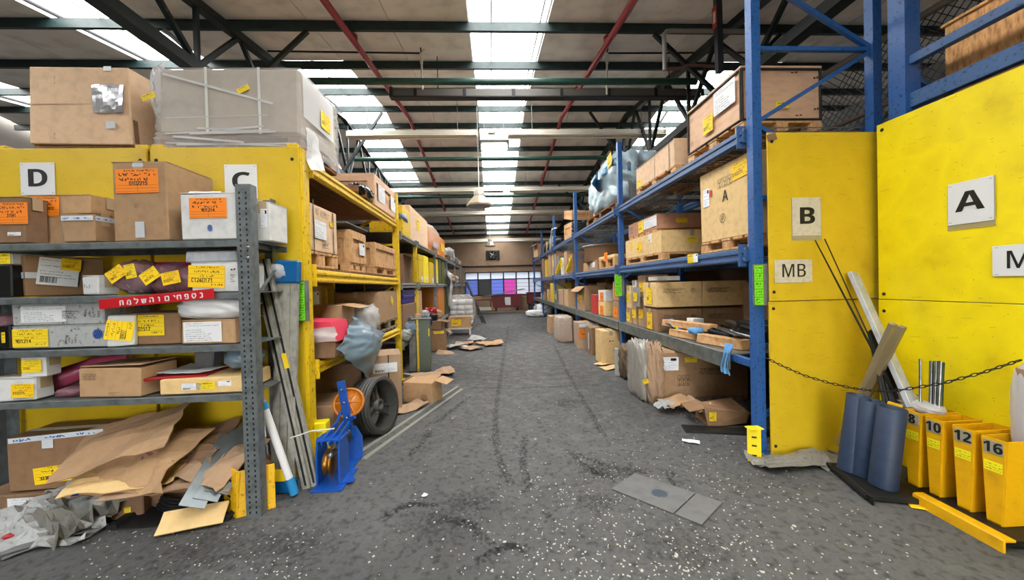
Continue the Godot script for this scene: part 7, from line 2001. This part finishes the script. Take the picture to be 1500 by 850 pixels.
func number_bin(num: String, at: Vector3, w: float, h: float, k: int) -> void:
	var t := thing("numbered_bin", ["yellow steel bin numbered eight with clear film in it", "yellow steel bin numbered ten with a worn plate", "yellow steel bin numbered twelve on the black platform", "large yellow steel bin numbered sixteen at the platform end"][k], "bin", at)
	var dp := 0.23
	var b: Material = M.bin_yellow
	var tp := 0.02   # taper toward the foot
	var w2 := w * 0.5
	put(MB.new().hexa([Vector3(0, 0, -w2 + tp), Vector3(0.006, 0, -w2 + tp), Vector3(0, h, -w2), Vector3(0.006, h, -w2), Vector3(0, 0, w2 - tp), Vector3(0.006, 0, w2 - tp), Vector3(0, h, w2), Vector3(0.006, h, w2)]), "front_wall", b, t)
	put(MB.new().box(Vector3(dp, h * 0.5, 0), Vector3(0.006, h, w - 0.01)), "back_wall", b, t)
	for s in [-1, 1]:
		put(MB.new().hexa([Vector3(0.006, 0, s * (w2 - tp) - 0.003), Vector3(dp, 0, s * (w2 - tp) - 0.003), Vector3(0.006, h, s * w2 - 0.003), Vector3(dp, h, s * w2 - 0.003), Vector3(0.006, 0, s * (w2 - tp) + 0.003), Vector3(dp, 0, s * (w2 - tp) + 0.003), Vector3(0.006, h, s * w2 + 0.003), Vector3(dp, h, s * w2 + 0.003)]), "side_wall", b, t)
	put(MB.new().box(Vector3(dp * 0.5, 0.004, 0), Vector3(dp, 0.006, w - 2 * tp)), "bottom", b, t)
	put(MB.new().box(Vector3(-0.002, h - 0.045, 0), Vector3(0.003, 0.065, w * 0.78), 0.001), "number_plate", M.plate_grey, t)
	var tm := TextMesh.new()
	tm.text = num; tm.font = fnt_bold; tm.font_size = 100; tm.pixel_size = 0.00072; tm.depth = 0.002
	put(tm, "number", M.ink, t, Vector3(-0.0045, h - 0.045, 0), Basis(Vector3.UP, -PI / 2))
	var f := MB.new()
	f.uvquad(Vector3(-0.003, h - 0.165, -w2 + 0.012), Vector3(-0.003, h - 0.165, w2 - 0.012), Vector3(-0.003, h - 0.115, w2 - 0.012), Vector3(-0.003, h - 0.115, -w2 + 0.012))
	put(f, "label", M.lemon_tag, t)

func litter() -> void:
	# countless pale chips trodden over the asphalt
	var mm := MultiMesh.new()
	mm.transform_format = MultiMesh.TRANSFORM_3D
	var cm := MB.new()
	cm.prism(PackedVector2Array([Vector2(-1, -0.5), Vector2(0.6, -0.7), Vector2(1, 0.2), Vector2(0.1, 0.8), Vector2(-0.8, 0.5)]), 0, 0.4)
	mm.mesh = cm.mesh()
	var r := RandomNumberGenerator.new()
	r.seed = 31
	var list := []
	while list.size() < 1150:
		var px := r.randf_range(420, 1330)
		var py := r.randf_range(560, 850)
		var dens := exp(-pow((px - 980.0) / 190.0, 2.0)) * smoothstep(560, 720, py) + 0.6 * exp(-pow((px - 800.0) / 130.0, 2.0)) * smoothstep(640, 830, py) + 0.08
		if r.randf() > dens: continue
		var p := on_y(px, py)
		if absf(p.x) > 2.05: continue
		list.append([p, r.randf_range(0.0022, 0.0062) * (1.6 if r.randf() < 0.06 else 1.0)])
	for k in 160:
		list.append([on_y(r.randf_range(100, 460), r.randf_range(770, 848)), r.randf_range(0.002, 0.005)])
	for k in 70:
		list.append([Vector3(r.randf_range(-0.9, 1.5), 0, -r.randf_range(3, 12)), r.randf_range(0.004, 0.009)])
	mm.instance_count = list.size()
	for i in list.size():
		var s: float = list[i][1]
		var b := Basis(Vector3.UP, r.randf() * TAU) * Basis(Vector3.RIGHT, -PI / 2)
		mm.set_instance_transform(i, Transform3D(b.scaled_local(Vector3(s, s * r.randf_range(0.5, 1.1), s)), list[i][0] + Vector3(0, 0.0004, 0)))
	var mi := MultiMeshInstance3D.new()
	mi.name = "litter"
	mi.multimesh = mm
	mi.material_override = mat("chip", Color(0.72, 0.71, 0.67), 0.8)
	add_child(mi)
	tag(mi, "pale chips and crumbs scattered over the asphalt floor", "litter", "", "stuff")

func build_far_wall() -> void:
	var z := -19.55
	# window band: frame, mullions and panes of several tints
	var w := structure("window_6", "band of end wall windows with coloured films", "window")
	var x0 := -1.4
	var x1 := 2.5
	var n := 6
	var fr := mat("window_frame", Color(0.12, 0.11, 0.12), 0.5)
	for y in [0.8, 1.6, 1.96]:
		put(MB.new().box(Vector3((x0 + x1) * 0.5, y, z), Vector3(x1 - x0, 0.05, 0.06)), "frame_rail", fr, w)
	for k in n + 1:
		put(MB.new().box(Vector3(lerpf(x0, x1, k / float(n)), 1.38, z), Vector3(0.06, 1.16, 0.06)), "mullion", fr, w)
	var tint := [Color(0.35, 0.45, 0.85), Color(0.12, 0.12, 0.13), Color(0.4, 0.5, 0.95), Color(0.9, 0.25, 0.75), Color(0.9, 0.92, 1.0), Color(0.8, 0.85, 0.95)]
	for k in n:
		var a := lerpf(x0, x1, k / float(n))
		var b := lerpf(x0, x1, (k + 1) / float(n))
		for r in 2:
			var y0: float = [0.82, 1.62][r]
			var y1: float = [1.58, 1.94][r]
			var c: Color = tint[k] if r == 0 else Color(0.85, 0.9, 1.0)
			var m := mat("pane_%d_%d" % [k, r], c * 0.5, 0.4)
			m.backlight_enabled = true
			m.backlight = c * (0.4 if r == 0 else 0.5)
			var pm := MB.new()
			pm.uvquad(Vector3(a + 0.02, y0, z - 0.02), Vector3(b - 0.02, y0, z - 0.02), Vector3(b - 0.02, y1, z - 0.02), Vector3(a + 0.02, y1, z - 0.02))
			put(pm, "pane", m, w)
			if r == 0:
				for q in 3:
					put(MB.new().box(Vector3((a + b) * 0.5, lerpf(y0, y1, (q + 1) / 4.0), z), Vector3(b - a, 0.014, 0.02)), "glazing_bar", fr, w)
	# extractor fan
	var f := thing("extractor_fan", "square black extractor fan set in the end wall", "fan", Vector3(0.04, 2.62, z - 0.02))
	put(MB.new().box(Vector3(0, 0.22, 0), Vector3(0.68, 0.46, 0.06), 0.005), "frame", M.cable_black, f)
	put(MB.new().lathe([[0.2, 0.0], [0.21, 0.03], [0.18, 0.04], [0.17, 0.0]], 24, Vector3(0, 0.22, 0.03), Basis(Vector3.RIGHT, PI / 2)), "shroud", M.dark_steel, f)
	for k in 5:
		put(MB.new().box(Vector3(cos(k * TAU / 5) * 0.09, 0.22 + sin(k * TAU / 5) * 0.09, 0.045), Vector3(0.15, 0.05, 0.006), 0.001, Basis(Vector3.BACK, k * TAU / 5) * Basis(Vector3.RIGHT, 0.4)), "blade", M.rack_grey, f)
	put(MB.new().lathe([[0.0, 0.0], [0.04, 0.0], [0.04, 0.03], [0.0, 0.04]], 12, Vector3(0, 0.22, 0.04), Basis(Vector3.RIGHT, PI / 2)), "hub", M.rack_grey, f)
	for x in [-0.17, 0.17]:
		put(MB.new().box(Vector3(x, 0.22, 0.06), Vector3(0.012, 0.44, 0.012)), "guard_bar", M.rack_grey, f)
	# red containers and benches in front of the windows
	var rc := thing("red_container", "large dark red container with pale emblem below the windows", "container", Vector3(0.62, 0.25, -18.0))
	put(MB.new().prism(PackedVector2Array([Vector2(-0.62, 0), Vector2(0.62, 0), Vector2(0.72, 0.62), Vector2(-0.72, 0.55)]), -0.35, 0.35), "container_body", M.container_red, rc)
	put(MB.new().bar(Vector3(-0.95, 0.55, 0.1), Vector3(0.85, 0.85, 0.1), 0.7, 0.03, 0.004, Vector3.UP), "lid", M.grey_board, rc)
	put(creased(0.36, 0.36, 0.01, 4, 0.004, 5, 5), "emblem", M.white_foam, rc, Vector3(0.0, 0.3, 0.36), eul(PI / 2, 0, 0.2))
	for e in [-0.5, 0.5]:
		put(MB.new().box(Vector3(e, -0.125, 0), Vector3(0.1, 0.25, 0.5), 0.004), "leg", M.dark_steel, rc)
	var r2 := thing("red_container", "small dark red container by the blue rack end", "container", Vector3(2.1, 0.35, -18.4))
	put(MB.new().box(Vector3(0, 0.27, 0), Vector3(0.95, 0.54, 0.5), 0.02), "container_body", M.container_red, r2)
	put(MB.new().box(Vector3(0, 0.55, 0), Vector3(1.0, 0.04, 0.54), 0.01), "lid", M.container_red, r2)
	put(MB.new().box(Vector3(0, -0.17, 0), Vector3(0.8, 0.34, 0.4), 0.01), "stand", M.dark_steel, r2)
	var wb := thing("work_bench", "wooden work bench under the end wall windows", "bench", Vector3(-0.9, 0, -18.2))
	put(MB.new().box(Vector3(0, 0.62, 0), Vector3(1.7, 0.05, 0.7), 0.005), "bench_top", M.wood_brown, wb)
	put(MB.new().box(Vector3(0, 0.12, 0), Vector3(1.6, 0.03, 0.6), 0.004), "lower_shelf", M.wood_brown, wb)
	for e in [[-0.78, -0.3], [0.78, -0.3], [-0.78, 0.3], [0.78, 0.3]]:
		put(MB.new().box(Vector3(e[0], 0.3, e[1]), Vector3(0.07, 0.6, 0.07), 0.004), "leg", M.wood_brown, wb)
	carton("pinkish flat box lying on the work bench", Vector3(-0.95, 0.646, -18.1), Vector3(0.7, 0.14, 0.5), 0.1, "kraft_red", [], {"flaps": "none"})
	carton("brown carton under the work bench", Vector3(-1.25, 0.136, -18.1), Vector3(0.6, 0.34, 0.5), 0.0, "kraft2", [])
	carton("white flat carton under the work bench", Vector3(-0.4, 0.136, -18.0), Vector3(0.6, 0.14, 0.5), 0.0, "white_board", [])
	carton("tan carton against the end wall by the red containers", Vector3(1.45, 0.001, -18.6), Vector3(0.4, 0.7, 0.4), 0.0, "kraft4", [])
	carton("dark cabinet carton on the floor by the small red container", Vector3(1.9, 0.001, -17.4), Vector3(0.45, 0.42, 0.5), 0.0, "black_plastic", [], {"flaps": "none", "name": "black_box"})
	# curb along the bench foot
	var cu := put(MB.new().box(Vector3(0.2, 0.05, -17.7), Vector3(4.4, 0.1, 0.12), 0.01), "floor_curb", M.wood_grey)
	tag(cu, "low timber curb across the aisle end", "curb")
